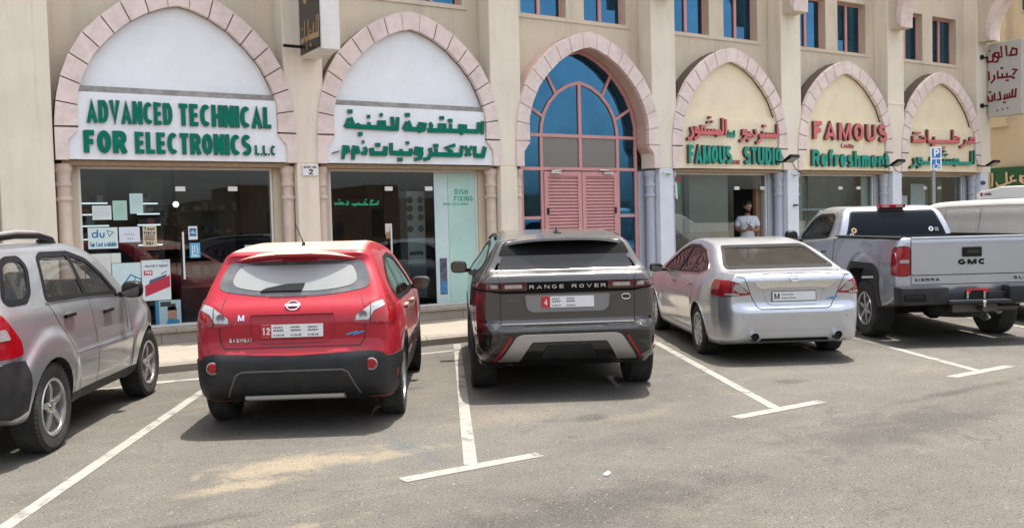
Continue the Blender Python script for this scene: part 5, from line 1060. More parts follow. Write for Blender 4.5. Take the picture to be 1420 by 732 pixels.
def dashboard(parent,y,x=.68,z=.95):
    b=MB(); b.prism([(y,z-.35),(y,z-.03),(y+.12,z),(y+.5,z-.02),(y+.5,z-.35)],'x',-x,x); b.build('dashboard',SEAT,parent,world=False,bevel=.02,smooth=40)
    b=MB(); b.tube([(-.36+.18*cos(2*pi*k/20),y-.12-.06*sin(2*pi*k/20),z-.02+.17*sin(2*pi*k/20)) for k in range(20)],.014,6,closed=True); b.build('steering_wheel',BLACK,parent,world=False,smooth=50)
def mirrorpair(parent, y, x, z, shell, w=.20,h=.14,dirs=(-1,1),glass=CHROME,stem=.06):
    for s in dirs:
        b=MB(); n=16; V=[];F=[]
        prof=[(.012,.0),(.02,.75),(.05,.95),(.09,1.0),(.12,.92),(.14,.70),(.15,.0)]
        for i,(d,k) in enumerate(prof):
            for j in range(n):
                a=2*pi*j/n; cx_=math.copysign(abs(cos(a))**.6,cos(a)); cz=math.copysign(abs(sin(a))**.6,sin(a))
                V.append((s*(x+stem+w/2)+cx_*w/2*k, y-.04+d, z+cz*h/2*k))
        for i in range(len(prof)-1):
            for j in range(n): F.append((i*n+j,i*n+(j+1)%n,(i+1)*n+(j+1)%n,(i+1)*n+j))
        b.add(V,F); m=b.build('door_mirror',shell,parent,world=False,smooth=50)
        g=MB(); g.add([(s*(x+stem+w/2)+math.copysign(abs(cos(2*pi*j/n))**.6,cos(2*pi*j/n))*w/2*.84,y-.034,z+math.copysign(abs(sin(2*pi*j/n))**.6,sin(2*pi*j/n))*h/2*.82) for j in range(n)],[tuple(range(n))]); g.build('mirror_glass',glass,m,world=False)
        g=MB(); g.box(min(s*(x-.02),s*(x+stem+.04)),max(s*(x-.02),s*(x+stem+.04)),y+.0,y+.06,z-h*.42,z-h*.12); g.build('mirror_arm',BLACK,m,world=False,bevel=.01)
def plate(parent, bvh, u, z, kind, w=.52,h=.11, y=None, frame=None):
    p,nn=place_on(bvh,'rear',u,z,.014); 
    if y is not None: p.y=y
    M=textM(p,Vector((0,-1,.06)).normalized()); 
    def pb(a,b_,c,d,z0,z1,m,nm,par): q=MB(); q.box(a,b_,c,d,z0,z1); q.v=[tuple(M@Vector(v)) for v in q.v]; return q.build(nm,m,par,world=False)
    pl=pb(-w/2,w/2,-h/2,h/2,-.012,0,WHITEPL,'number_plate',parent); mp=lambda a,b_,d:M@Vector((a,b_,d+.0005))
    if kind=='M':
        pb(-w/2-.008,w/2+.008,-h/2-.008,h/2+.008,-.016,-.004,BLACK,'plate_frame',pl)
        b=MB(); letters(b,'M',-w/2+.02,-w/2+.085,-h/2+.02,h/2-.02,mp,.001,.2)
        pass
        for k in range(6): ribbon(b,[(-w/2+.11+k*.024,.018),(-w/2+.125+k*.024,.014),(-w/2+.128+k*.024,.03)],.006,mp,0,.001)
        letters(b,'DOHAYGGA'.replace('D','D'),-w/2+.11,-w/2+.28,-h/2+.022,-h/2+.042,mp,.001,.2); b.build('characters',[INK,INK],pl,world=False)
    else:
        pb(-w/2,-w/2+.085,-h/2+.001,h/2-.001,-.011,.0006,PLRED,'emirate_panel',pl); b=MB(); mp2=lambda a,b_,d:M@Vector((a,b_,d+.0012))
        letters(b,kind,-w/2+.042-.016*len(kind),-w/2+.042+.016*len(kind),-h/2+.025,h/2-.025,mp2,.001,.2); b.build('characters',[WHITEPL,WHITEPL],pl,world=False)
        b=MB(); 
        for g in range(3):
            x=-w/2+.10+g*.145
            if kind=='4' and g==2: continue
            for k in range(4): ribbon(b,[(x+k*.02,.030),(x+.012+k*.02,.026),(x+.015+k*.02,.040)],.006,mp,0,.001); ribbon(b,[(x+k*.022,.006),(x+.014+k*.022,.0),(x+.018+k*.022,.014)],.007,mp,0,.001)
            letters(b,'GABAB' if kind=='12' else 'GABAD',x,x+.09,-h/2+.012,-h/2+.028,mp,.001,.2)
        b.build('characters',[INK,INK],pl,world=False)
    return pl

def obl(s, pts):
    """outline points (x>0,y,z) on the rear corner -> oblique view coordinates"""
    return ('rr' if s>0 else 'rl'), [(s*(.8*x+.6*y),z) for x,y,z in pts]
def trim(bvh, v, base, parent, m=None, w=.042, ins=.014, off=.003):
    return line('window_trim',bvh,v,hole(base,ins,.035),w,m or BLACK,parent,off,True)
def hollow(side, wy, sz, ax, r=.05, extra=None, n=(60,24,24)):
    me,_=sdf_body('cabin',side,wy,sz,r=r,ax=ax,n=n,extra=(lambda P:-.05)); me.materials.append(UNDER); return me
def prismset(lst, axis, m=UNDER):
    b=MB()
    for out,a,c in lst: b.prism(out,axis,a,c)
    return meshof(b,m)
# ---------------------------------------------------------------- red crossover
def red_crossover():
    q=empty('parked_car',(2.93,8.25,0),radians(-29.5),'red crossover with a dusty roof and plate 12, parked left of the dark SUV','car')
    paint=carpaint('red_paint',(.32,.0,.014),.0,.4,1.0,(.50,.43,.33),coat=.55,spec=.2)
    side=[(-.62,.30),(-.76,.36),(-.84,.50),(-.845,.66),(-.80,.73),(-.775,.80),(-.775,.95),(-.74,1.06),(-.66,1.16),(-.56,1.30),(-.45,1.46),(-.44,1.545),(-.2,1.585),(.4,1.615),(1.0,1.60),(1.5,1.53),(2.1,1.27),(2.45,1.10),(2.9,1.0),(3.25,.88),(3.42,.70),(3.44,.42),(3.3,.24),(2.6,.20),(1.2,.19),(-.2,.20)]
    wy=[(-.85,.66),(-.78,.755),(-.66,.83),(-.45,.868),(-.1,.885),(.8,.885),(2.2,.885),(2.8,.87),(3.1,.82),(3.3,.72),(3.46,.5)]
    sz=[(.15,.90),(.3,.955),(.5,.99),(.7,1.0),(.9,.995),(1.02,.972),(1.12,.925),(1.25,.865),(1.40,.79),(1.52,.72),(1.60,.64)]
    def ex(P): # wheel-arch swell and shoulder
        y,z=P[:,1],P[:,2]; return .022*np.exp(-((y)/.38)**2-((z-.55)/.33)**2)+.02*np.exp(-((y-2.63)/.38)**2-((z-.55)/.33)**2)-.018*np.exp(-((z-.78)/.10)**2)*(y>.4)*(y<2.2)
    me,bvh=sdf_body('body',side,wy,sz,.07,(-.35,2.9,.72),(140,50,44),ex)
    me.materials.append(paint)
    inn=hollow([(-.5,.62),(-.60,1.10),(-.38,1.48),(.4,1.555),(1.0,1.54),(1.42,1.47),(2.2,1.08),(2.3,.9),(2.2,.45),(.4,.36)],wy,sz,(-.2,2.0,.85))
    DLO0=[(-.22,1.22),(.0,1.35),(.35,1.45),(.9,1.48),(1.35,1.43),(1.85,1.19),(2.02,1.06),(1.0,1.045),(-.02,1.07)]; DLO=roundpoly(DLO0,.04)
    RG0=[(-.675,1.23,.10),(-.585,1.46,.06),(.585,1.46,.06),(.675,1.23,.10),(.28,1.165,.2),(-.28,1.165,.2)]; RG=roundpoly(RG0,.06)
    WS0=[(-.70,1.12),(-.56,1.47),(.56,1.47),(.70,1.12)]; WS=roundpoly(WS0,.06)
    arches=prismset([([(0+.375*cos(t),.345+.375*sin(t)) for t in np.linspace(0,2*pi,29)[:-1]],-1.2,-.58),([(0+.375*cos(t),.345+.375*sin(t)) for t in np.linspace(0,2*pi,29)[:-1]],.58,1.2),
       ([(2.63+.375*cos(t),.345+.375*sin(t)) for t in np.linspace(0,2*pi,29)[:-1]],-1.2,-.58),([(2.63+.375*cos(t),.345+.375*sin(t)) for t in np.linspace(0,2*pi,29)[:-1]],.58,1.2)],'x')
    me=apply_bool(me,[inn,arches,prismset([(hole(DLO0,.03),-1.3,1.3)],'x'),prismset([(hole(WS0,.05),1.6,2.8)],'y')])
    finish_body(me,None,q)
    fr=patch('window',bvh,'rear',RG,mat('glass_border',(.06,.065,.07),.25,coat=.5,dirt=(.3,.28,.25),dirt_amt=.5),q,.004,.01)
    patch('pane',bvh,'rear',roundpoly([(-.56,1.26,.10),(-.49,1.425,.06),(.49,1.425,.06),(.56,1.26,.10),(.28,1.205,.2),(-.28,1.205,.2)],.06),mat('dusty_rear_glass',(.22,.225,.22),.35,metal=0,spec=.6,coat=.35,var=.08,vscale=1.5,dirt=(.30,.285,.25),dirt_amt=.35,dscale=1.2,coatr=.22),fr,.008,.0)
    b=MB(); b.prism([(-.25,1.205),(.07,1.205),(.08,1.262),(-.03,1.262),(-.27,1.222)],'y',-.675,-.655)
    patch('wiper',bvh,'rear',[(-.29,1.205),(.06,1.205),(.085,1.265),(-.06,1.262),(-.24,1.23)],BLACK,q,.022,.02)
    for v in ('left','right'):
        patch('side_window',bvh,v,DLO,TINT,q,-.004,.0)
        line('pillar',bvh,v,[(.62,1.06),(.60,1.47)],.07,BLACK,q,.003); line('pillar',bvh,v,[(1.45,1.05),(1.22,1.45)],.03,BLACK,q,.003)
        trim(bvh,v,DLO0,q)
        line('panel_gap',bvh,v,[(.45,.30),(.46,.62),(.36,.80),(.28,1.06)],.007,GAP,q); line('panel_gap',bvh,v,[(1.22,.30),(1.20,1.05)],.007,GAP,q); line('panel_gap',bvh,v,[(2.1,.40),(2.15,.75),(2.08,1.05)],.007,GAP,q)
        h=line('door_handle',bvh,v,[(.42,.96),(.64,.965)],.035,paint,q,.03); h=line('door_handle',bvh,v,[(1.3,.94),(1.52,.945)],.035,paint,q,.03)
        for yc in (0,2.63):
            patch('arch_trim',bvh,v,[(yc+.435*cos(t),.345+.435*sin(t)) for t in np.linspace(-.35,pi+.35,22)]+[(yc+.378*cos(t),.345+.378*sin(t)) for t in np.linspace(pi+.35,-.35,22)],CLAD,q,.008,.02)
        patch('sill_trim',bvh,v,[(.40,.24),(.40,.42),(2.22,.42),(2.22,.24)],CLAD,q,.010,.02)
        line('side_moulding',bvh,v,[(.5,.56),(1.15,.56)],.05,BLACK,q,.012); line('side_moulding',bvh,v,[(1.25,.56),(2.05,.56)],.05,BLACK,q,.012)
    bt=[(-.885,.30),(-.885,.64),(-.78,.645),(-.74,.685),(-.66,.70),(0,.675),(.66,.70),(.74,.685),(.78,.645),(.885,.64),(.885,.30),(.6,.27),(-.6,.27)]
    bp=patch('rear_bumper',bvh,'rear',bt,CLAD,q,.012,.03)
    line('bumper_ridge',bvh,'rear',[(-.56,.34),(-.47,.53),(-.42,.555),(.42,.555),(.47,.53),(.56,.34)],.014,mat('ridge_grey',(.09,.09,.09),.45),q,.020)
    b=MB(); b.prism([(-.66,.27),(-.78,.30),(-.79,.335),(-.6,.335)],'x',-.42,.42); b.build('skid_trim',SATIN,q,world=False,bevel=.01)
    MB().box(-.6,.6,-.5,1.5,.24,.34).build('underbody',UNDER,q,world=False)
    line('panel_gap',bvh,'rear',[(-.58,1.16),(-.60,1.08),(-.615,.95),(-.605,.80),(-.57,.745),(.57,.745),(.605,.80),(.615,.95),(.60,1.08),(.58,1.16)],.008,GAP,q,.002)
    # plate recess: sunk look made with a raised lip
    line('plate_surround',bvh,'rear',roundpoly([(-.36,1.03),(.36,1.03),(.35,.83),(.27,.785),(-.27,.785),(-.35,.83)],.04),.010,paint,q,.010,True)
    line('plate_surround',bvh,'rear',[(-.34,1.028),(.34,1.028)],.02,paint,q,.022)
    plate(q,bvh,0,.885,'12')
    for s in (-1,1):
        vw,L=obl(s,[(.52,-.785,.935),(.515,-.785,.985),(.68,-.76,1.10),(.78,-.70,1.145),(.86,-.50,1.155),(.875,-.46,1.02),(.87,-.52,.935),(.70,-.76,.925)])
        lp=patch('tail_light',bvh,vw,roundpoly(L,.02),REDLENS,q,.010,.02,step=.02)
        patch('reversing_lens',bvh,'rear',roundpoly([(s*.535,.955),(s*.65,.96),(s*.69,1.03),(s*.775,1.07),(s*.755,1.115),(s*.68,1.09),(s*.54,.995)],.012),CLEARLENS,lp,.014,.004,step=.02)
        line('lens_edge',bvh,'rear',[(s*.66,.93),(s*.665,1.08)],.007,GAP,lp,.016)
        p,nn=place_on(bvh,'rear',s*.60,1.0,.019); bb=MB(); bb.lathe([(0,.004),(.03,.002),(.035,0)],tuple(p),'y',16); bb.v=[(x,y-.002,z) for x,y,z in bb.v]; bb.build('lamp_bowl',mat('lamp_bowl',(.22,.22,.22),.2,metal=.6),lp,world=False,smooth=40)
        p,nn=place_on(bvh,'rear',s*.66,.59,.02); bb=MB(); bb.lathe([(0,-.012),(.036,-.012),(.04,0),(.05,.004)],tuple(p),'y',20); bb.build('reflector',REDLENS,q,world=False,smooth=40)
        p,nn=place_on(bvh,'rear',s*.66,.59,.014); bb=MB(); bb.tube([(p.x+.047*cos(2*pi*k/20),p.y-.002,p.z+.047*sin(2*pi*k/20)) for k in range(20)],.006,6,closed=True); bb.build('reflector_ring',SATIN,q,world=False,smooth=40)
    # round maker's badge with a bar
    p,nn=place_on(bvh,'rear',0,1.09,.006); M=textM(p,nn); b=MB(); b.tube([M@Vector((.052*cos(2*pi*k/24),.046*sin(2*pi*k/24),0)) for k in range(24)],.008,6,closed=True); t=MB(); t.box(-.064,.064,-.013,.013,-.004,.010); b.add([M@Vector(v) for v in t.v],t.f); b.build('badge',CHROME,q,world=False,smooth=50)
    b=MB(); letters(b,'NISSAN',-.045,.045,-.006,.006,lambda a,c,d:M@Vector((a,c,.0102+d)),.001,.2); b.build('badge_lettering',[INK,INK],q,world=False)
    badge('QASHQAI',bvh,'rear',-.44,.815,.19,.030,CHROME,q); badge('M',bvh,'rear',-.43,1.0,.055,.05,CHROME,q,wt=.25)
    badge('//',bvh,'rear',.50,.85,.10,.025,mat('badge_blue',(.05,.25,.5),.3),q,slant=.6,wt=.5)
    # roof spoiler
    b=MB(); n=15; V=[]
    for i in range(n):
        x=-.565+1.13*i/(n-1); zz=1.54-.065*(abs(x)/.565)**2.6; yy=-.55+.12*(abs(x)/.565)**2
        V+=[(x,yy,zz-.035),(x,yy-.01,zz-.012),(x,yy+.07,zz+.012),(x,-.22,zz+.030),(x,-.22,zz-.04),(x,yy+.10,zz-.055)]
    F=[(i*6+k,i*6+(k+1)%6,(i+1)*6+(k+1)%6,(i+1)*6+k) for i in range(n-1) for k in range(6)]+[tuple(range(6)),tuple((n-1)*6+k for k in range(5,-1,-1))]
    sp=b.add(V,F).build('spoiler',paint,q,world=False,smooth=45); MB().box(-.16,.16,-.617,-.605,1.512,1.53).build('brake_light',REDLENS,sp,world=False)
    MB().tube([(0,-.12,1.575),(0,-.10,1.62)],[.022,.014],10).tube([(0,-.10,1.61),(-.05,-.22,1.80)],[.006,.003],6).build('aerial',BLACK,q,world=False,smooth=50)
    for (x,y,s) in ((-.775,0,-1),(.775,0,1),(-.775,2.63,-1),(.775,2.63,1)): wheel(q,x,y,.345,.215,s,.222,5,True,steer=.12 if y>1 else 0)
    mirrorpair(q,1.85,.80,1.10,BLACK if False else CLAD,.21,.15,glass=mat('mirror_dark',(.12,.11,.10),.08,metal=.8))
    seats(q,(.55,1.35),zb=.55,h=.60); dashboard(q,1.95)
    return q
red_crossover()
def oval_cut(cy,cz,R,n=29): return [(cy+R*cos(t),cz+R*sin(t)) for t in np.linspace(0,2*pi,n)[:-1]]
def archset(ys,z,R,x0=.58): 
    L=[]
    for y in ys: L+=[(oval_cut(y,z,R),-1.3,-x0),(oval_cut(y,z,R),x0,1.3)]
    return prismset(L,'x')
# ---------------------------------------------------------------- dark luxury SUV
def dark_suv():
    q=empty('parked_car',(5.70,8.13,0),radians(-28.9),'dark bronze-grey SUV with red-panelled plate 4, between the red car and the silver saloon','car')
    paint=carpaint('bronze_grey_paint',(.074,.071,.069),.7,.24,.3,(.36,.32,.27))
    side=[(-.62,.36),(-.84,.40),(-.95,.52),(-.975,.64),(-.97,.72),(-.90,.765),(-.895,.86),(-.90,1.02),(-.905,1.15),(-.875,1.235),(-.80,1.262),(-.745,1.29),(-.60,1.52),(-.52,1.575),(-.15,1.625),(.5,1.66),(1.0,1.665),(1.55,1.60),(2.2,1.32),(2.55,1.14),(3.1,1.05),(3.55,.93),(3.75,.74),(3.78,.45),(3.6,.28),(2.8,.24),(1.2,.23),(-.3,.25)]
    wy=[(-.98,.70),(-.93,.80),(-.82,.875),(-.6,.915),(-.2,.945),(.6,.955),(2.2,.955),(3.0,.935),(3.4,.88),(3.65,.76),(3.8,.55)]
    sz=[(.2,.90),(.35,.955),(.55,.985),(.8,1.0),(1.0,.995),(1.14,.975),(1.24,.925),(1.36,.835),(1.48,.765),(1.58,.70),(1.68,.62)]
    def ex(P):
        y,z=P[:,1],P[:,2]; return .015*np.exp(-((y)/.42)**2-((z-.6)/.33)**2)+.015*np.exp(-((y-2.87)/.42)**2-((z-.6)/.33)**2)-.02*np.exp(-((z-.62)/.10)**2)*(y>.5)*(y<2.3)
    me,bvh=sdf_body('body',side,wy,sz,.055,(-.45,3.2,.76),(150,54,48),ex); me.materials.append(paint)
    inn=hollow([(-.70,.72),(-.78,1.20),(-.55,1.50),(-.1,1.56),(.5,1.60),(1.0,1.605),(1.5,1.54),(2.3,1.15),(2.4,.95),(2.3,.5),(.5,.42)],wy,sz,(-.3,2.1,.9))
    DLO0=[(-.35,1.28),(-.18,1.43),(.3,1.52),(1.0,1.56),(1.45,1.52),(2.0,1.27),(2.22,1.12),(1.2,1.15),(0,1.215)]; DLO=roundpoly(DLO0,.04)
    RG0=[(-.69,1.285,.04),(-.60,1.47,.03),(.60,1.47,.03),(.69,1.285,.04)]; RG=roundpoly(RG0,.04); WS0=[(-.76,1.18),(-.62,1.56),(.62,1.56),(.76,1.18)]; WS=roundpoly(WS0,.05)
    me=apply_bool(me,[inn,archset((0,2.874),.375,.415,.60),prismset([(hole(DLO0,.03),-1.3,1.3)],'x'),prismset([(hole(WS0,.05),1.6,2.8)],'y')])
    finish_body(me,None,q)
    # black glasshouse corner and spoiler shade
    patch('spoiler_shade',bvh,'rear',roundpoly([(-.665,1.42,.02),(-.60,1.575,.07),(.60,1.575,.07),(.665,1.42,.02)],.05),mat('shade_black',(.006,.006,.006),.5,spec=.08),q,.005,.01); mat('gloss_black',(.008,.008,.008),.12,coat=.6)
    patch('rear_window',bvh,'rear',RG,mat('tailgate_glass',(.02,.02,.02),.03,spec=.5),q,.003,.01)
    b=MB(); n=17; V=[]
    for i in range(n):
        u=-1+2*i/(n-1); x=.615*u; zz=1.583-.055*abs(u)**3; yy=-.72+.13*abs(u)**2.2
        V+=[(x,yy,zz-.018),(x,yy+.01,zz+.006),(x,-.30,zz+.045),(x,-.30,zz-.035),(x,yy+.10,zz-.04)]
    F=[(i*5+k,i*5+(k+1)%5,(i+1)*5+(k+1)%5,(i+1)*5+k) for i in range(n-1) for k in range(5)]+[tuple(range(5)),tuple((n-1)*5+k for k in range(4,-1,-1))]
    b.add(V,F).build('spoiler',paint,q,world=False,smooth=45)
    for v in ('left','right'):
        patch('side_window',bvh,v,DLO,TINT,q,-.004,.0); line('pillar',bvh,v,[(.62,1.18),(.55,1.53)],.08,BLACK,q,.003); line('pillar',bvh,v,[(1.55,1.12),(1.45,1.52)],.05,BLACK,q,.003)
        trim(bvh,v,DLO0,q)
        for L in ([(.50,.36),(.52,.65),(.42,.9),(.30,1.22)],[(1.38,.34),(1.40,1.14)],[(2.30,.40),(2.34,.9),(2.22,1.12)]): line('panel_gap',bvh,v,L,.007,GAP,q)
        for y0 in (.52,1.46): line('door_handle',bvh,v,[(y0,.985),(y0+.20,.985)],.028,paint,q,.006)
        for yc in (0,2.874): patch('arch_trim',bvh,v,[(yc+.465*cos(t),.375+.465*sin(t)) for t in np.linspace(-.3,pi+.3,22)]+[(yc+.418*cos(t),.375+.418*sin(t)) for t in np.linspace(pi+.3,-.3,22)],CLAD,q,.007,.02)
        patch('sill_trim',bvh,v,[(.44,.27),(.44,.42),(2.43,.42),(2.43,.27)],CLAD,q,.008,.02)
        line('roof_rail',bvh,v,[(-.05,1.585),(.4,1.615),(1.2,1.62),(1.5,1.575)],.022,BLACK,q,.016)
    # wrap-round black lamp band with the lettering
    patch('lamp_band',bvh,'rear',[(-.93,1.10),(-.90,1.165),(.90,1.165),(.93,1.10),(.75,1.075),(.65,1.055),(-.65,1.055),(-.75,1.075)],mat('shade_black',(0,0,0)),q,.006,.02)
    for s in (-1,1):
        l=patch('tail_light',bvh,'rear',roundpoly([(s*.655,1.085),(s*.655,1.158),(s*.40,1.158),(s*.40,1.085)],.01),SMOKE,q,.012,.008,step=.025)
        patch('reversing_lens',bvh,'rear',roundpoly([(s*.62,1.108),(s*.62,1.142),(s*.45,1.142),(s*.45,1.108)],.006),CLEARLENS,l,.016,.003,step=.025)
        l=patch('tail_light',bvh,'rear',roundpoly([(s*.665,1.085),(s*.665,1.158),(s*.90,1.16),(s*.925,1.11)],.01),SMOKE,q,.012,.008,step=.025)
        patch('reversing_lens',bvh,'rear',roundpoly([(s*.69,1.11),(s*.69,1.145),(s*.76,1.147),(s*.76,1.112)],.006),CLEARLENS,l,.016,.003,step=.025)
    badge('RANGE',bvh,'rear',-.21,1.118,.35,.036,CHROME,q,.004,.17,off=.014); badge('ROVER',bvh,'rear',.21,1.118,.35,.036,CHROME,q,.004,.17,off=.014)
    # plate recess panel
    RC=roundpoly([(-.43,1.045),(.43,1.045),(.41,.90),(.36,.862),(-.36,.862),(-.41,.90)],.03)
    patch('plate_panel',bvh,'rear',RC,mat('recess_grey',(.24,.235,.235),.4,metal=.5),q,.003,.006); line('plate_surround',bvh,'rear',RC,.008,paint,q,.012,True)
    plate(q,bvh,0,.965,'4')
    p,nn=place_on(bvh,'rear',.58,1.0,.004); b=MB(); b.lathe([(0,-.006),(.030,-.005),(.034,0)],(0,0,0),'y',20); b.v=[(p.x+x*1.25,p.y+y,p.z+z*.75) for x,y,z in b.v]; b.build('badge',mat('badge_dark',(.03,.05,.04),.3,metal=.4),q,world=False,smooth=40)
    b=MB(); b.tube([(p.x+.043*cos(2*pi*k/24),p.y-.004,p.z+.026*sin(2*pi*k/24)) for k in range(24)],.004,6,closed=True); b.build('badge_ring',CHROME,q,world=False,smooth=50)
    badge('VELAR',bvh,'rear',-.54,.99,.14,.018,mat('badge_grey',(.22,.21,.2),.3,metal=.7),q,.003,.18)
    # tailgate shut lines and the crease under the shelf
    line('panel_gap',bvh,'rear',[(-.70,1.26),(-.665,1.17),(-.665,1.05),(-.665,.80),(-.66,.745),(.66,.745),(.665,.80),(.665,1.17),(.70,1.26)],.007,GAP,q,.002)
    line('crease',bvh,'rear',[(-.90,.80),(-.67,.765)],.03,mat('gloss_black',(0,0,0)),q,.003); line('crease',bvh,'rear',[(.90,.80),(.67,.765)],.03,mat('gloss_black',(0,0,0)),q,.003)
    patch('corner_vent',bvh,'rear',roundpoly([(-.93,.70),(-.70,.79),(-.69,.755),(-.90,.665)],.01),mat('gloss_black',(0,0,0)),q,.004,.008); patch('corner_vent',bvh,'rear',roundpoly([(.93,.70),(.70,.79),(.69,.755),(.90,.665)],.01),mat('gloss_black',(0,0,0)),q,.004,.008)
    lb=patch('lower_bumper',bvh,'rear',[(-.93,.50),(-.90,.655),(-.66,.675),(0,.683),(.66,.675),(.90,.655),(.93,.50),(.84,.30),(.5,.28),(-.5,.28),(-.84,.30)],mat('gloss_black',(0,0,0)),q,.004,.02)
    patch('corner_panel',bvh,'rear',roundpoly([(-.955,.52),(-.93,.60),(-.86,.50),(-.72,.43),(-.68,.36),(-.85,.36),(-.93,.42)],.01),paint,lb,.012,.01); patch('corner_panel',bvh,'rear',roundpoly([(.955,.52),(.93,.60),(.86,.50),(.72,.43),(.68,.36),(.85,.36),(.93,.42)],.01),paint,lb,.012,.01)
    SO=[(-.70,.375),(-.66,.44),(-.52,.635),(-.46,.655),(.46,.655),(.52,.635),(.66,.44),(.70,.375),(.50,.375),(.47,.43),(.385,.565),(.36,.585),(-.36,.585),(-.385,.565),(-.47,.43),(-.50,.375)]
    patch('diffuser_trim',bvh,'rear',roundpoly(SO,.02),SATIN,q,.022,.02)
    patch('tow_cover',bvh,'rear',roundpoly([(-.29,.41),(-.22,.54),(.22,.54),(.29,.41)],.02),CLAD,q,.012,.01)
    for s in (-1,1): line('reflector',bvh,'rear',[(s*.735,.40),(s*.565,.64)],.022,REDLENS,q,.028)
    MB().box(-.5,.5,-.5,1.5,.33,.42).build('underbody',UNDER,q,world=False)
    b=MB(); b.prism([(-.10,1.622),(-.22,1.628),(-.20,1.635),(-.06,1.70),(.0,1.70),(.06,1.635)],'x',-.008,.008); b.prism([(-.22,1.61),(-.22,1.635),(.08,1.65),(.08,1.62)],'x',-.03,.03); b.build('aerial_fin',BLACK,q,world=False)
    for (x,y,s) in ((-.835,0,-1),(.835,0,1),(-.835,2.874,-1),(.835,2.874,1)): wheel(q,x,y,.375,.26,s,.255,5,True,steer=.0)
    mirrorpair(q,2.02,.90,1.20,BLACK,.21,.16,glass=mat('mirror_dark',(0,0,0)))
    seats(q,(.45,1.5),zb=.6,h=.62); dashboard(q,2.05,z=1.05)
    return q
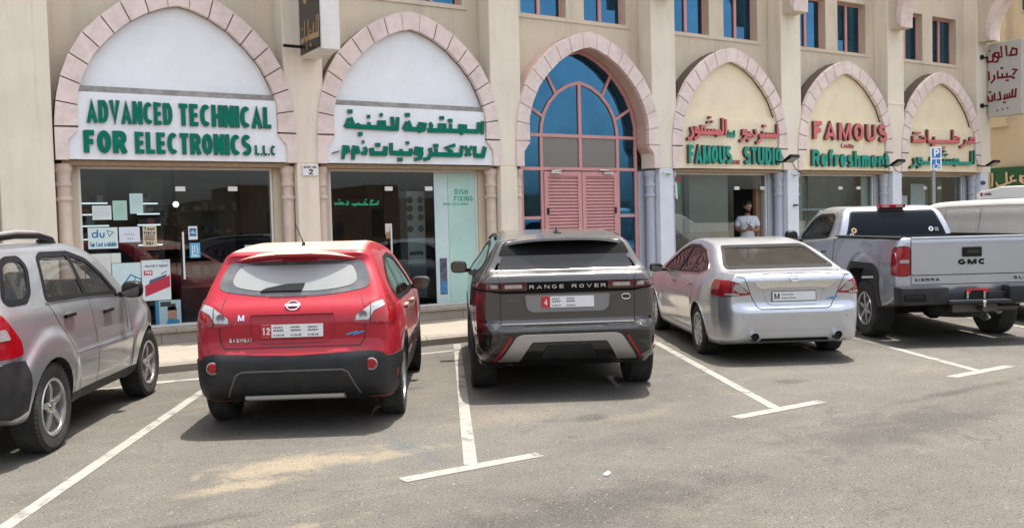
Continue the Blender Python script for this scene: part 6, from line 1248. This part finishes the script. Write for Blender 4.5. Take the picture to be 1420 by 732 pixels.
# ---------------------------------------------------------------- silver saloon
def silver_saloon():
    q=empty('parked_car',(9.12,8.30,0),radians(-29.6),'silver saloon with twin exhausts and an M plate, right of the dark SUV','car')
    paint=carpaint('silver_paint',(.53,.555,.60),.8,.27,.12,(.50,.47,.42))
    side=[(-.78,.22),(-1.0,.265),(-1.065,.42),(-1.085,.62),(-1.065,.66),(-1.03,.72),(-1.035,.88),(-1.06,.99),(-1.03,1.055),(-.96,1.08),(-.75,1.09),(-.58,1.11),(-.30,1.21),(.05,1.345),(.35,1.42),(.75,1.465),(1.2,1.47),(1.6,1.42),(2.1,1.23),(2.45,1.05),(2.9,.97),(3.35,.88),(3.65,.72),(3.74,.52),(3.65,.26),(2.8,.17),(1.2,.16),(-.4,.18)]
    wy=[(-1.09,.60),(-1.04,.72),(-.92,.815),(-.7,.87),(-.35,.905),(.4,.915),(2.2,.915),(2.8,.90),(3.2,.85),(3.5,.74),(3.75,.5)]
    sz=[(.12,.90),(.28,.955),(.45,.985),(.65,1.0),(.82,.995),(.95,.965),(1.04,.92),(1.15,.845),(1.28,.765),(1.38,.70),(1.47,.62)]
    def ex(P):
        y,z=P[:,1],P[:,2]; return .018*np.exp(-((y)/.36)**2-((z-.5)/.3)**2)+.018*np.exp(-((y-2.776)/.36)**2-((z-.5)/.3)**2)-.018*np.exp(-((z-.55)/.12)**2)*(y>.4)*(y<2.3)
    me,bvh=sdf_body('body',side,wy,sz,.06,(-.55,3.1,.62),(150,54,44),ex); me.materials.append(paint)
    inn=hollow([(-.4,.55),(-.55,1.03),(-.25,1.15),(.3,1.36),(.8,1.41),(1.2,1.41),(1.55,1.37),(2.3,1.03),(2.4,.85),(2.3,.42),(.4,.34)],wy,sz,(-.2,2.1,.8))
    DLO0=[(-.20,1.10),(-.10,1.17),(.35,1.33),(.8,1.395),(1.3,1.39),(1.65,1.31),(2.05,1.11),(2.2,1.01),(1.2,1.0),(.1,1.035)]; DLO=roundpoly(DLO0,.04)
    RG0=[(-.70,1.115,.06),(-.54,1.385,.05),(.54,1.385,.05),(.70,1.115,.06)]; RG=roundpoly(RG0,.05); WS0=[(-.72,1.06),(-.55,1.38),(.55,1.38),(.72,1.06)]; WS=roundpoly(WS0,.05)
    me=apply_bool(me,[inn,archset((0,2.776),.325,.355,.60),prismset([(hole(DLO0,.028),-1.3,1.3)],'x'),prismset([(hole(WS0,.05),1.55,2.8)],'y'),prismset([(hole(RG0,.03),-.9,.5)],'y'),
        meshof(MB().lathe([(.0,-.3),(.052,-.3),(.052,.3),(0,.3)],(-.50,-.95,.335),'y',24),UNDER),meshof(MB().lathe([(.0,-.3),(.052,-.3),(.052,.3),(0,.3)],(.50,-.95,.335),'y',24),UNDER)])
    finish_body(me,None,q)
    sm=glassmat('saloon_rear_glass',(.15,.135,.12),1,1.5,dust=.03)
    patch('rear_window',bvh,'rear',RG,sm,q,-.002,.0,step=.04); trim(bvh,'rear',RG0,q,w=.036)
    b=MB(); b.box(-.62,.62,-.50,.05,1.02,1.045); b.build('parcel_shelf',SEATB,q,world=False); MB().box(-.12,.12,-.42,-.34,1.045,1.07).build('brake_light',SMOKE,q,world=False)
    for v in ('left','right'):
        patch('side_window',bvh,v,DLO,TINT,q,-.004,.0); line('pillar',bvh,v,[(.60,1.03),(.55,1.36)],.03,BLACK,q,.003); line('pillar',bvh,v,[(1.22,1.0),(1.10,1.39)],.08,BLACK,q,.003)
        trim(bvh,v,DLO0,q); line('chrome_strip',bvh,v,DLO,.012,CHROME,q,.006,True)
        for L in ([(.34,.28),(.38,.55),(.24,.80),(.10,1.03)],[(1.18,.26),(1.20,1.0)],[(2.15,.36),(2.22,.75),(2.18,1.0)]): line('panel_gap',bvh,v,L,.007,GAP,q)
        for y0 in (.34,1.26): line('door_handle',bvh,v,[(y0,.88),(y0+.20,.885)],.03,CHROME,q,.03)
        line('shoulder_crease',bvh,v,[(-.7,.865),(0,.90),(1.2,.905),(2.4,.86)],.008,paint,q,.004)
        line('sill_moulding',bvh,v,[(.38,.27),(2.38,.27)],.05,paint,q,.014)
        for yc in (0,2.776): line('arch_lip',bvh,v,[(yc+.365*cos(t),.325+.365*sin(t)) for t in np.linspace(-.1,pi+.1,24)],.018,paint,q,.007)
    patch('fuel_flap',bvh,'right',roundpoly([(-.28,.80),(-.28,.95),(-.12,.95),(-.12,.80)],.03),paint,q,.001,.0)
    # boot lid gaps
    line('panel_gap',bvh,'rear',[(-.74,1.07),(-.60,1.03),(-.545,.90),(-.50,.78),(-.44,.675),(-.40,.655),(.40,.655),(.44,.675),(.50,.78),(.545,.90),(.60,1.03),(.74,1.07)],.008,GAP,q,.002)
    line('boot_lip',bvh,'rear',[(-.68,1.052),(-.3,1.075),(.3,1.075),(.68,1.052)],.014,paint,q,.010)
    line('plate_surround',bvh,'rear',roundpoly([(-.38,.925),(.38,.925),(.32,.73),(.27,.705),(-.27,.705),(-.32,.73)],.02),.010,paint,q,.010,True)
    patch('chrome_bar',bvh,'rear',roundpoly([(-.50,.985),(.50,.985),(.42,.915),(.38,.90),(.2,.915),(-.2,.915),(-.38,.90),(-.42,.915)],.012),CHROME,q,.022,.02)
    plate(q,bvh,0,.805,'M')
    p,nn=place_on(bvh,'rear',0,1.02,.008); M=textM(p,nn); b=MB(); b.tube([M@Vector((.052*cos(2*pi*k/24),.046*sin(2*pi*k/24),0)) for k in range(24)],.007,6,closed=True); t=MB(); t.box(-.064,.064,-.012,.012,-.004,.009); b.add([M@Vector(v) for v in t.v],t.f); b.build('badge',CHROME,q,world=False,smooth=50)
    badge('ALTIMA',bvh,'rear',-.36,1.015,.17,.026,CHROME,q,.003); badge('2.5 SL'.replace('.',''),bvh,'rear',.40,1.015,.12,.024,CHROME,q,.003); badge('//',bvh,'rear',.43,.77,.09,.025,mat('badge_blue',(0,0,0)),q,slant=.6,wt=.5)
    for s in (-1,1):
        vw,L=obl(s,[(.525,-1.03,.83),(.53,-1.03,.85),(.64,-1.02,.975),(.74,-.98,1.0),(.86,-.66,1.0),(.875,-.60,.93),(.89,-.62,.815),(.80,-.90,.805)])
        l=patch('tail_light',bvh,vw,roundpoly(L,.02),REDLENS,q,.008,.02,step=.02)
        patch('reversing_lens',bvh,'rear',roundpoly([(s*.555,.848),(s*.66,.855),(s*.72,.90),(s*.70,.965),(s*.64,.955)],.012),CLEARLENS,l,.012,.004,step=.02); line('lens_edge',bvh,'rear',[(s*.72,.82),(s*.725,.985)],.006,CLEARLENS,l,.013)
        patch('indicator_lens',bvh,'rear',roundpoly([(s*.66,.85),(s*.80,.85),(s*.80,.825),(s*.66,.828)],.005),CLEARLENS,l,.013,.003,step=.02)
        b=MB(); b.lathe([(.042,.0),(.042,-.11),(.050,-.125),(.058,-.11),(.058,.1)],(s*.50,-1.0,.335),'y',28); b.build('exhaust_tip',CHROME,q,world=False,smooth=40); b=MB(); b.lathe([(0,-.085),(.0395,-.085),(.0395,.1)],(s*.50,-1.0,.335),'y',24); b.build('exhaust_bore',UNDER,q,world=False)
    line('bumper_crease',bvh,'rear',[(-.80,.36),(-.68,.375),(-.58,.42),(-.52,.43),(-.2,.425),(.2,.425),(.52,.43),(.58,.42),(.68,.375),(.80,.36)],.012,paint,q,.008)
    for x in (-.62,.62): p,nn=place_on(bvh,'rear',x,.56,.001); b=MB(); b.lathe([(0,-.003),(.011,-.003),(.012,0)],tuple(p),'y',12); b.build('parking_sensor',SATIN,q,world=False)
    patch('lower_trim',bvh,'rear',[(-.42,.27),(-.40,.305),(.40,.305),(.42,.27)],BLACK,q,.006,.01)
    MB().box(-.6,.6,-.8,1.5,.22,.32).build('underbody',UNDER,q,world=False)
    for (x,y,s) in ((-.80,0,-1),(.80,0,1),(-.80,2.776,-1),(.80,2.776,1)): wheel(q,x,y,.325,.215,s,.215,9,False,steer=.0)
    mirrorpair(q,1.98,.86,1.03,BLACK,.20,.13,glass=mat('mirror_dark',(0,0,0)))
    seats(q,(.35,1.3),zb=.48,h=.55,m=SEATB); dashboard(q,1.95,z=.95)
    return q
dark_suv(); silver_saloon()
# ---------------------------------------------------------------- silver compact SUV, cut by the left edge of the picture
def silver_suv():
    a=radians(27.6); rt=Vector((cos(a),-sin(a),0)); o=Vector((.77,8.23,0))-rt*.925
    q=empty('parked_car',tuple(o),-a,'silver compact SUV with roof rails cut off by the left edge of the photo','car')
    paint=carpaint('light_silver_paint',(.55,.57,.60),.8,.27,.15,(.50,.47,.42))
    side=[(-.60,.36),(-.78,.42),(-.86,.55),(-.865,.80),(-.83,.86),(-.81,.95),(-.80,1.18),(-.72,1.40),(-.60,1.60),(-.42,1.665),(-.1,1.685),(.6,1.69),(1.12,1.66),(1.42,1.565),(1.70,1.38),(1.93,1.215),(2.25,1.13),(2.62,1.03),(2.90,.88),(3.0,.62),(2.95,.38),(2.7,.30),(1.2,.28),(-.3,.30)]
    wy=[(-.87,.72),(-.82,.80),(-.70,.865),(-.45,.905),(-.1,.92),(.8,.92),(1.9,.92),(2.5,.895),(2.8,.80),(3.0,.6)]
    sz=[(.25,.90),(.4,.955),(.6,.99),(.8,1.0),(1.0,.99),(1.15,.97),(1.25,.935),(1.40,.885),(1.52,.84),(1.62,.785),(1.70,.70)]
    def ex(P):
        y,z=P[:,1],P[:,2]; r0=np.sqrt(y**2+(z-.36)**2); r1=np.sqrt((y-2.46)**2+(z-.36)**2)
        fl=.034*(1/(1+np.exp((r0-.60)/.018)))+.034*(1/(1+np.exp((r1-.60)/.018)))
        dr=.022*(1/(1+np.exp((z-.735)/.012)))*(z>.3)*(y>.3)*(y<2.1)
        return np.maximum(fl,dr)*(z<1.0)
    me,bvh=sdf_body('body',side,wy,sz,.06,(-.35,2.3,.80),(170,50,70),ex); me.materials.append(paint)
    inn=hollow([(-.66,.75),(-.70,1.15),(-.50,1.56),(-.1,1.62),(.6,1.63),(1.1,1.60),(1.36,1.51),(1.75,1.22),(1.85,1.05),(1.7,.55),(.4,.45)],wy,sz,(-.3,1.5,.95))
    D0=[(.04,1.205),(.17,1.56),(.28,1.60),(.85,1.595),(1.17,1.52),(1.42,1.37),(1.66,1.16)]; Q0=[(-.60,1.27),(-.46,1.545),(-.34,1.58),(-.12,1.58),(-.06,1.50),(-.16,1.30),(-.28,1.225),(-.54,1.225)]
    RG0=[(-.66,1.22,.08),(-.58,1.53,.06),(.58,1.53,.06),(.66,1.22,.08)]; WS0=[(-.74,1.26),(-.60,1.56),(.60,1.56),(.74,1.26)]
    me=apply_bool(me,[inn,archset((0,2.46),.36,.40,.60),prismset([(hole(D0,.028),-1.3,1.3)],'x'),prismset([(hole(Q0,.03,.05),-1.3,1.3)],'x'),prismset([(hole(WS0,.05),.9,2.2)],'y'),prismset([(hole(RG0,.04),-1.2,-.3)],'y')])
    finish_body(me,None,q)
    G=glassmat('suv_side_glass',(.50,.52,.50),1,1.5,dust=.05)
    for v in ('left','right'):
        patch('side_window',bvh,v,roundpoly(D0,.04),G,q,-.004,.0); trim(bvh,v,D0,q,w=.046); line('pillar',bvh,v,[(.88,1.18),(.80,1.60)],.075,BLACK,q,.004); line('chrome_strip',bvh,v,[(.02,1.195),(.8,1.18),(1.66,1.148)],.013,CHROME,q,.006)
        patch('quarter_window',bvh,v,roundpoly(Q0,.05),G,q,-.004,.0); trim(bvh,v,Q0,q,w=.05)
        for L in ([(.04,1.20),(.24,.98),(.42,.80),(.43,.36)],[(.98,.36),(1.0,.80),(.90,1.19)],[(1.92,.40),(1.95,.78),(1.92,1.02),(1.76,1.15)]): line('panel_gap',bvh,v,L,.008,GAP,q,.001)
        line('door_strip',bvh,v,[(1.74,1.165),(1.82,1.0),(1.83,.80)],.022,mat('strip_grey',(.08,.08,.08),.5),q,.002)
        for y0,z0 in ((.32,1.06),(1.22,1.02)):
            patch('handle_cup',bvh,v,roundpoly([(y0,z0-.055),(y0+.18,z0-.055),(y0+.18,z0+.04),(y0,z0+.04)],.045),SATIN,q,.001,.0,step=.02); line('door_handle',bvh,v,[(y0-.02,z0),(y0+.19,z0+.004)],.026,BLACK,q,.028); 
        b_=line('sill_crease',bvh,v,[(.46,.735),(1.95,.725)],.012,paint,q,.004)
        patch('sill_trim',bvh,v,[(.40,.315),(.40,.40),(2.08,.40),(2.08,.315)],CLAD,q,.004,.012)
        patch('bumper_wrap',bvh,v,[(-.86,.44),(-.86,.80),(-.60,.815),(-.46,.80),(-.42,.62),(-.44,.42),(-.60,.38)],CLAD,q,.010,.02)
    patch('rear_bumper',bvh,'rear',[(-.85,.40),(-.86,.80),(.86,.80),(.85,.40)],CLAD,q,.010,.02); patch('bumper_top',bvh,'rear',[(-.86,.80),(-.80,.87),(.80,.87),(.86,.80)],SATIN,q,.014,.02)
    patch('rear_window',bvh,'rear',roundpoly(RG0,.05),TINT,q,-.003,.0); trim(bvh,'rear',RG0,q,w=.05)
    for s in (-1,1):
        vw,L=obl(s,[(.66,-.81,.86),(.66,-.81,1.17),(.76,-.77,1.20),(.845,-.68,1.17),(.87,-.60,1.08),(.905,-.50,.95),(.905,-.48,.845),(.80,-.75,.84)])
        l=patch('tail_light',bvh,vw,roundpoly(L,.03),REDLENS,q,.014,.03,step=.025)
        vw,L=obl(s,[(.68,-.80,.97),(.68,-.80,1.05),(.86,-.66,1.06),(.875,-.62,.98)]); patch('reversing_lens',bvh,vw,roundpoly(L,.01),CLEARLENS,l,.018,.004,step=.025)
        b=MB(); b.tube([(s*.60,-.50,1.665),(s*.645,-.42,1.725),(s*.65,.05,1.75),(s*.645,.50,1.745),(s*.63,.80,1.71),(s*.61,.92,1.67)],[.02,.028,.028,.028,.026,.018],8); rr_=b.build('roof_rail',BLACK,q,world=False,smooth=50)
        b=MB(); b.tube([(s*.650,-.34,1.752),(s*.655,.05,1.773),(s*.65,.46,1.768)],[.020,.022,.020],8); b.build('rail_top',CHROME if False else SATIN,rr_,world=False,smooth=50)
        b=MB(); 
        for (y,z) in ((-.45,1.69),(.72,1.68)): b.box(s*.61-.03,s*.61+.03,y-.12,y+.10,z-.05,z+.035)
        b.build('rail_foot',BLACK,rr_,world=False,bevel=.02)
    MB().box(-.55,.55,-.5,1.8,.34,.45).build('underbody',UNDER,q,world=False)
    for (x,y,s) in ((-.815,0,-1),(.815,0,1),(-.815,2.46,-1),(.815,2.46,1)): wheel(q,x,y,0.358,.225,s,.232,5,True,steer=.0,nub=.3)
    mirrorpair(q,1.68,.86,1.19,BLACK,.20,.17,glass=mat('mirror_dark',(0,0,0)))
    seats(q,(.1,1.0),zb=.68,h=.55,m=mat('seat_grey',(.16,.155,.15),.8,var=.1)); dashboard(q,1.5,z=1.1)
    return q
# ---------------------------------------------------------------- silver pickup
def silver_pickup():
    q=empty('pickup_truck',(12.13,7.90,0),radians(-30.4),'silver pickup truck with black step bumper and tow ball at the right edge','pickup truck')
    paint=carpaint('truck_silver_paint',(.45,.475,.52),.8,.28,.2,(.50,.46,.40))
    # bed and nose
    side=[(-.95,.62),(-1.03,.70),(-1.04,.90),(-1.045,1.36),(-1.02,1.415),(-.9,1.425),(.2,1.425),(1.12,1.42),(2.9,1.30),(3.6,1.25),(4.05,1.15),(4.15,.85),(4.1,.5),(3.8,.42),(2.4,.42),(.8,.42),(-.5,.46)]
    wy=[(-1.04,.965),(-1.0,.995),(-.85,1.01),(0,1.015),(1.2,1.01),(3.3,1.01),(3.9,.96),(4.1,.85)]
    sz=[(.4,.95),(.6,.985),(.9,1.0),(1.15,.995),(1.3,.975),(1.42,.955)]
    def ex(P):
        y,z=P[:,1],P[:,2]; r0=np.sqrt((y*.92)**2+((z-.46)*.85)**2); return .03/(1+np.exp((r0-.62)/.02))*(z<1.35)
    me,bvh=sdf_body('body',side,wy,sz,.05,(-.5,3.4,.85),(150,60,50),ex); me.materials.append(paint)
    bed=meshof(MB().box(-.84,.84,-.96,1.05,.80,1.7),mat('bed_liner',(.03,.03,.03),.8))
    wh=[(0+.50*cos(t)*1.02,.46+.54*sin(t)) for t in np.linspace(0,2*pi,29)[:-1]]; wh2=[(y+3.02,z) for y,z in wh]
    me=apply_bool(me,[bed,prismset([(roundpoly([(-.48,.2),(-.50,.76),(-.42,.98),(.42,.98),(.50,.76),(.48,.2)],.16),-1.3,-.62),(roundpoly([(-.48,.2),(-.50,.76),(-.42,.98),(.42,.98),(.50,.76),(.48,.2)],.16),.62,1.3),(oval_cut(3.02,.44,.48),-1.3,-.62),(oval_cut(3.02,.44,.48),.62,1.3)],'x')])
    finish_body(me,None,q)
    # cab
    cside=[(1.16,.9),(1.16,1.36),(1.22,1.60),(1.36,1.83),(1.55,1.872),(2.0,1.885),(2.35,1.85),(2.7,1.66),(3.05,1.40),(3.2,1.25),(3.2,.9),(2,.6)]
    cwy=[(1.1,.96),(1.3,.985),(2.6,.985),(3.2,.95)]; csz=[(.6,1.0),(1.1,1.0),(1.32,.965),(1.5,.895),(1.68,.83),(1.80,.77),(1.88,.68)]
    cm,cb=sdf_body('cab',cside,cwy,csz,.05,(1.4,2.9,1.1),(70,50,50)); cm.materials.append(paint)
    ci=hollow([(1.24,1.0),(1.24,1.36),(1.40,1.77),(2.0,1.82),(2.3,1.79),(2.65,1.6),(3.0,1.32),(3.05,1.0)],cwy,csz,(1.5,2.7,1.2))
    RG0=[(-.80,1.385,.05),(-.665,1.80,.05),(.665,1.80,.05),(.80,1.385,.05)]; DL0=[(1.50,1.39),(1.50,1.70),(1.62,1.765),(2.15,1.765),(2.45,1.68),(2.80,1.43),(2.80,1.36)]; WS0=[(-.80,1.42),(-.64,1.78),(.64,1.78),(.80,1.42)]
    cm=apply_bool(cm,[ci,prismset([(hole(WS0,.05),2.0,3.5)],'y'),prismset([(hole(DL0,.03),-1.3,1.3)],'x')])
    cab=finish_body(cm,None,q,'cab')
    patch('rear_window',cb,'rear',roundpoly(RG0,.05),mat('cab_glass',(.006,.010,.014),.02,spec=.12),q,.002,.0); trim(cb,'rear',RG0,q,w=.03)
    for v in ('left','right'):
        patch('side_window',cb,v,roundpoly(DL0,.04),TINT,q,-.003,.0); trim(cb,v,DL0,q,w=.05)
        line('panel_gap',bvh,v,[(1.16,.50),(1.16,1.38)],.018,GAP,q); line('panel_gap',bvh,v,[(1.46,.55),(1.46,1.28)],.008,GAP,q); line('panel_gap',cb,v,[(1.46,1.30),(1.44,1.70),(1.56,1.81)],.008,GAP,q); line('door_handle',bvh,v,[(1.56,1.17),(1.80,1.17)],.04,CHROME,q,.04)
        AR=[(-.57,.40),(-.585,.72),(-.42,1.05),(.42,1.05),(.585,.72),(.57,.40)]; AI=[(.485,.40),(.505,.70),(.365,.975),(-.365,.975),(-.505,.70),(-.485,.40)]
        oo=[(-.60,.40),(-.57,.78)]+arc(-.33,.80,.24,.27,170,90,5)+arc(.33,.80,.24,.27,90,10,5)+[(.60,.40)]; ii=[(.50,.40),(.49,.76)]+arc(.30,.78,.17,.20,10,90,5)+arc(-.30,.78,.17,.20,90,170,5)+[(-.50,.40)]; patch('arch_trim',bvh,v,oo+ii,CLAD,q,.015,.03)
    b=MB(); b.box(-.21,.21,1.29,1.40,1.835,1.895); b.build('brake_light',REDLENS,q,world=False,bevel=.01)
    for x in (-.11,.11): MB().box(x-.055,x+.055,1.283,1.30,1.85,1.885).build('cargo_lamp',CLEARLENS,q,world=False)
    # stickers on the back glass
    for x,z,r_,m_ in ((-.66,1.50,.045,GOLD),(-.70,1.425,.035,WHITEPL),(.56,1.50,.038,WHITEPL)):
        p,nn=place_on(cb,'rear',x,z,.004); M=textM(p,nn); b=MB(); b.add([M@Vector((r_*cos(2*pi*k/16),r_*sin(2*pi*k/16),.001)) for k in range(16)],[tuple(range(16))]); b.build('sticker',m_,q,world=False)
        b=MB(); b.add([M@Vector((r_*.5*cos(2*pi*k/12)-.0,r_*.5*sin(2*pi*k/12),.002)) for k in range(12)],[tuple(range(12))]); b.build('sticker_mark',mat('sticker_brown',(.12,.07,.03),.5) if m_ is GOLD else INK,q,world=False)
    b=MB()
    for k in range(3): p,nn=place_on(cb,'rear',.65,1.515-.02*k,.004); b.box(p.x-.03,p.x+.03,p.y-.001,p.y,p.z-.005,p.z+.005)
    b.build('sticker_text',WHITEPL,q,world=False)
    # tailgate
    line('panel_gap',bvh,'rear',[(-.815,1.42),(-.815,.80),(.815,.80),(.815,1.42)],.010,GAP,q,.002)
    b=MB(); b.box(-.81,.81,-1.062,-.98,1.398,1.43); b.build('tailgate_cap',paint,q,world=False,bevel=.012); 
    line('tailgate_crease',bvh,'rear',[(-.80,1.345),(.80,1.345)],.014,paint,q,.008); line('tailgate_crease',bvh,'rear',[(-.80,.925),(.80,.925)],.012,GAP,q,.001); line('tailgate_crease',bvh,'rear',[(-.80,.94),(.80,.94)],.018,paint,q,.010)
    for s in (-1,1): 
        b=MB(); b.box(s*.91-.075,s*.91+.075,-1.0,1.13,1.415,1.437); b.build('bed_rail',CLAD,q,world=False,bevel=.01)
    p,nn=place_on(bvh,'rear',0,1.22,0); b=MB(); b.box(-.125,.125,-1.075,-1.03,1.155,1.285); hh=b.build('tailgate_handle',BLACK,q,world=False,bevel=.012); MB().box(-.085,.085,-1.085,-1.07,1.20,1.245).build('handle_lever',mat('gloss_black',(0,0,0)),hh,world=False)
    badge('GMC',bvh,'rear',0,1.09,.37,.065,BLACK,q,.010,.36); badge('SIERRA',bvh,'rear',-.60,.865,.34,.035,BLACK,q,.006,.22); badge('SLE',bvh,'rear',.66,.865,.20,.04,BLACK,q,.006,.22)
    for s in (-1,1):
        vw,L=obl(s,[(.83,-1.035,.925),(.83,-1.035,1.30),(.93,-1.02,1.31),(.99,-.93,1.28),(1.0,-.90,1.15),(1.0,-.90,.935),(.93,-1.02,.92)])
        l=patch('tail_light',bvh,vw,roundpoly(L,.03),REDLENS,q,.016,.03,step=.03); patch('reversing_lens',bvh,'rear',roundpoly([(s*.85,1.09),(s*.96,1.09),(s*.96,1.135),(s*.85,1.135)],.01),CLEARLENS,l,.022,.006); line('lamp_frame',bvh,vw,roundpoly(L,.03),.016,BLACK,l,.014,True)
    # step bumper
    def bump(x0,x1,z0,z1,y0,y1,nm,m=CLAD): b=MB(); b.box(x0,x1,y0,y1,z0,z1); return b.build(nm,m,q,world=False,bevel=.025,smooth=40)
    bump(-1.03,-.40,.545,.775,-1.24,-.98,'bumper_section'); bump(.40,1.03,.545,.775,-1.24,-.98,'bumper_section'); bump(-.41,.41,.545,.70,-1.16,-.98,'bumper_section'); bump(-.42,.42,.545,.60,-1.27,-1.10,'step_pad'); bump(-1.0,-.72,.60,.69,-1.255,-1.23,'step_notch',BLACK); bump(.72,1.0,.60,.69,-1.255,-1.23,'step_notch',BLACK)
    b=MB(); b.box(-.155,.16,-1.175,-1.162,.62,.735); b.build('plate_bracket',BLACK,q,world=False); b=MB(); b.box(-.155,.16,-1.182,-1.176,.718,.738); b.box(-.15,-.09,-1.182,-1.176,.68,.717); b.box(.08,.15,-1.182,-1.176,.69,.717); b.build('plate_remnant',PLRED,q,world=False)
    [MB().box(x_,x_+.025,-1.19,-1.183,.61,.70).build('plate_bolt',SATIN,q,world=False) for x_ in (-.145,.08)]
    b=MB(); b.box(-.30,.30,-1.12,-1.02,.43,.53); b.tube([(.05,-1.1,.48),(.05,-1.28,.475)],.035,10); b.tube([(.30,-1.05,.47),(.62,-1.0,.47)],.045,12); b.build('tow_bar',mat('tow_metal',(.10,.09,.08),.5,metal=.6),q,world=False,smooth=40)
    b=MB(); b.lathe([(0,.06),(.02,.055),(.027,.035),(.02,.01),(.014,0),(.014,-.05),(0,-.05)],(.05,-1.26,.54),'z',16); b.build('tow_ball',CHROME,q,world=False,smooth=50)
    b=MB(); b.tube([(-.86,.0,.38),(.86,.0,.38)],.06,12); b.lathe([(0,-.14),(.10,-.12),(.15,-.04),(.15,.04),(.10,.12),(0,.14)],(0,0,.38),'x',20); b.build('rear_axle',UNDER,q,world=False,smooth=50)
    MB().box(-.45,.45,-.95,3.2,.46,.60).build('chassis',UNDER,q,world=False)
    b=MB(); b.tube([(.45,-.9,.42),(.45,-.3,.40),(.5,.4,.42)],.05,10); b.build('exhaust_pipe',mat('exhaust_metal',(.2,.19,.18),.4,metal=.8),q,world=False,smooth=50)
    b=MB(); b.lathe([(0,-.12),(.33,-.12),(.36,-.06),(.36,.06),(.33,.12),(0,.12)],(0,-.62,.46),'z',24); b.build('spare_wheel',RUBBER,q,world=False,smooth=40)
    for (x,y,s) in ((-.875,0,-1),(.875,0,1),(-.875,3.02,-1),(.875,3.02,1)): wheel(q,x,y,.405,.275,s,.235,6,True,steer=.0)
    mirrorpair(q,2.62,.98,1.38,BLACK,.22,.26,glass=mat('mirror_dark',(0,0,0)))
    seats(q,(1.75,),zb=.95,h=.55); dashboard(q,2.6,z=1.25)
    return q
# ---------------------------------------------------------------- van behind the pickup
def grey_van():
    q=empty('van',(15.35,7.95,0),radians(-28),'grey-beige panel van with a white roof cooling unit behind the pickup','van')
    paint=carpaint('van_paint',(.50,.49,.46),.0,.5,.4,(.50,.46,.40))
    side=[(-1.05,.42),(-1.12,.6),(-1.12,1.5),(-1.05,1.86),(-.9,1.93),(0,1.945),(1.6,1.94),(2.3,1.90),(2.65,1.72),(3.1,1.28),(3.45,1.05),(3.55,.8),(3.5,.35),(2.5,.28),(0,.28)]
    wy=[(-1.12,.83),(-.9,.88),(0,.9),(2.4,.9),(3.2,.86),(3.5,.7)]; sz=[(.28,.93),(.5,.985),(.9,1.0),(1.3,.975),(1.6,.92),(1.8,.88),(1.94,.82)]
    me,bvh=sdf_body('body',side,wy,sz,.07,(-.7,2.8,1.0),(110,40,50)); me.materials.append(paint)
    me=apply_bool(me,[archset((0,2.5),.33,.37,.6)]); finish_body(me,None,q)
    for v in ('left','right'):
        patch('side_window',bvh,v,roundpoly([(1.75,1.30),(1.80,1.74),(2.30,1.72),(2.85,1.30)],.04),DARKG,q,.003,.01); line('window_trim',bvh,v,roundpoly([(1.75,1.30),(1.80,1.74),(2.30,1.72),(2.85,1.30)],.04),.025,BLACK,q,.004,True)
        for L in ([(1.60,.35),(1.62,1.80)],[(.55,.35),(.55,1.80)]): line('panel_gap',bvh,v,L,.012,GAP,q)
        line('rain_gutter',bvh,v,[(-1.0,1.845),(0,1.86),(1.6,1.855),(2.3,1.81)],.025,paint,q,.012); patch('side_panel',bvh,v,roundpoly([(-.85,1.05),(-.85,1.76),(.45,1.78),(.45,1.05)],.05),paint,q,.006,.01); patch('side_panel',bvh,v,roundpoly([(.65,1.05),(.65,1.78),(1.5,1.77),(1.5,1.05)],.05),paint,q,.006,.01)
    patch('rear_window',bvh,'rear',roundpoly([(-.65,1.25),(-.6,1.7),(.6,1.7),(.65,1.25)],.05),DARKG,q,.003,.01)
    for s in (-1,1): patch('tail_light',bvh,'rear',roundpoly([(s*.80,.75),(s*.80,1.15),(s*.70,1.15),(s*.70,.75)],.02),REDLENS,q,.01,.02)
    patch('rear_bumper',bvh,'rear',[(-.84,.42),(-.84,.62),(.84,.62),(.84,.42)],CLAD,q,.03,.04)
    for (x,y,s) in ((-.79,0,-1),(.79,0,1),(-.79,2.5,-1),(.79,2.5,1)): wheel(q,x,y,.33,.20,s,.2,6,False)
    mirrorpair(q,2.5,.86,1.45,BLACK,.16,.24,glass=mat('mirror_dark',(0,0,0)))
    # cooling unit on the roof
    WF=mat('white_fibreglass',(.78,.79,.78),.35,coat=.3,dirt=(.5,.47,.42),dirt_amt=.15)
    u=MB(); u.prism([(-1.0,1.93),(-1.0,2.07),(-.85,2.13),(.25,2.15),(.85,2.09),(.98,2.05),(.90,1.95)],'x',-.66,.66); cu=u.build('cooling_unit',WF,q,world=False,bevel=.03,smooth=35)
    b=MB(); ribbon(b,arc(.93,2.035,.0,.0,0,1,1),.001,lambda a,c,d:(-.67-d,a,c),0,.001)
    b=MB(); b.add([(-.664,.78+.035*cos(2*pi*k/14),2.035+.035*sin(2*pi*k/14)) for k in range(14)],[tuple(range(14))]); b.build('emblem',PLRED,cu,world=False)
    b=MB(); letters(b,'CARRIER',-.71,-.50,2.015,2.055,lambda a,c,d:(-.663-d,-a,c),.001,.2); b.build('emblem_lettering',[INK,INK],cu,world=False)
    return q
silver_suv(); silver_pickup(); grey_van()
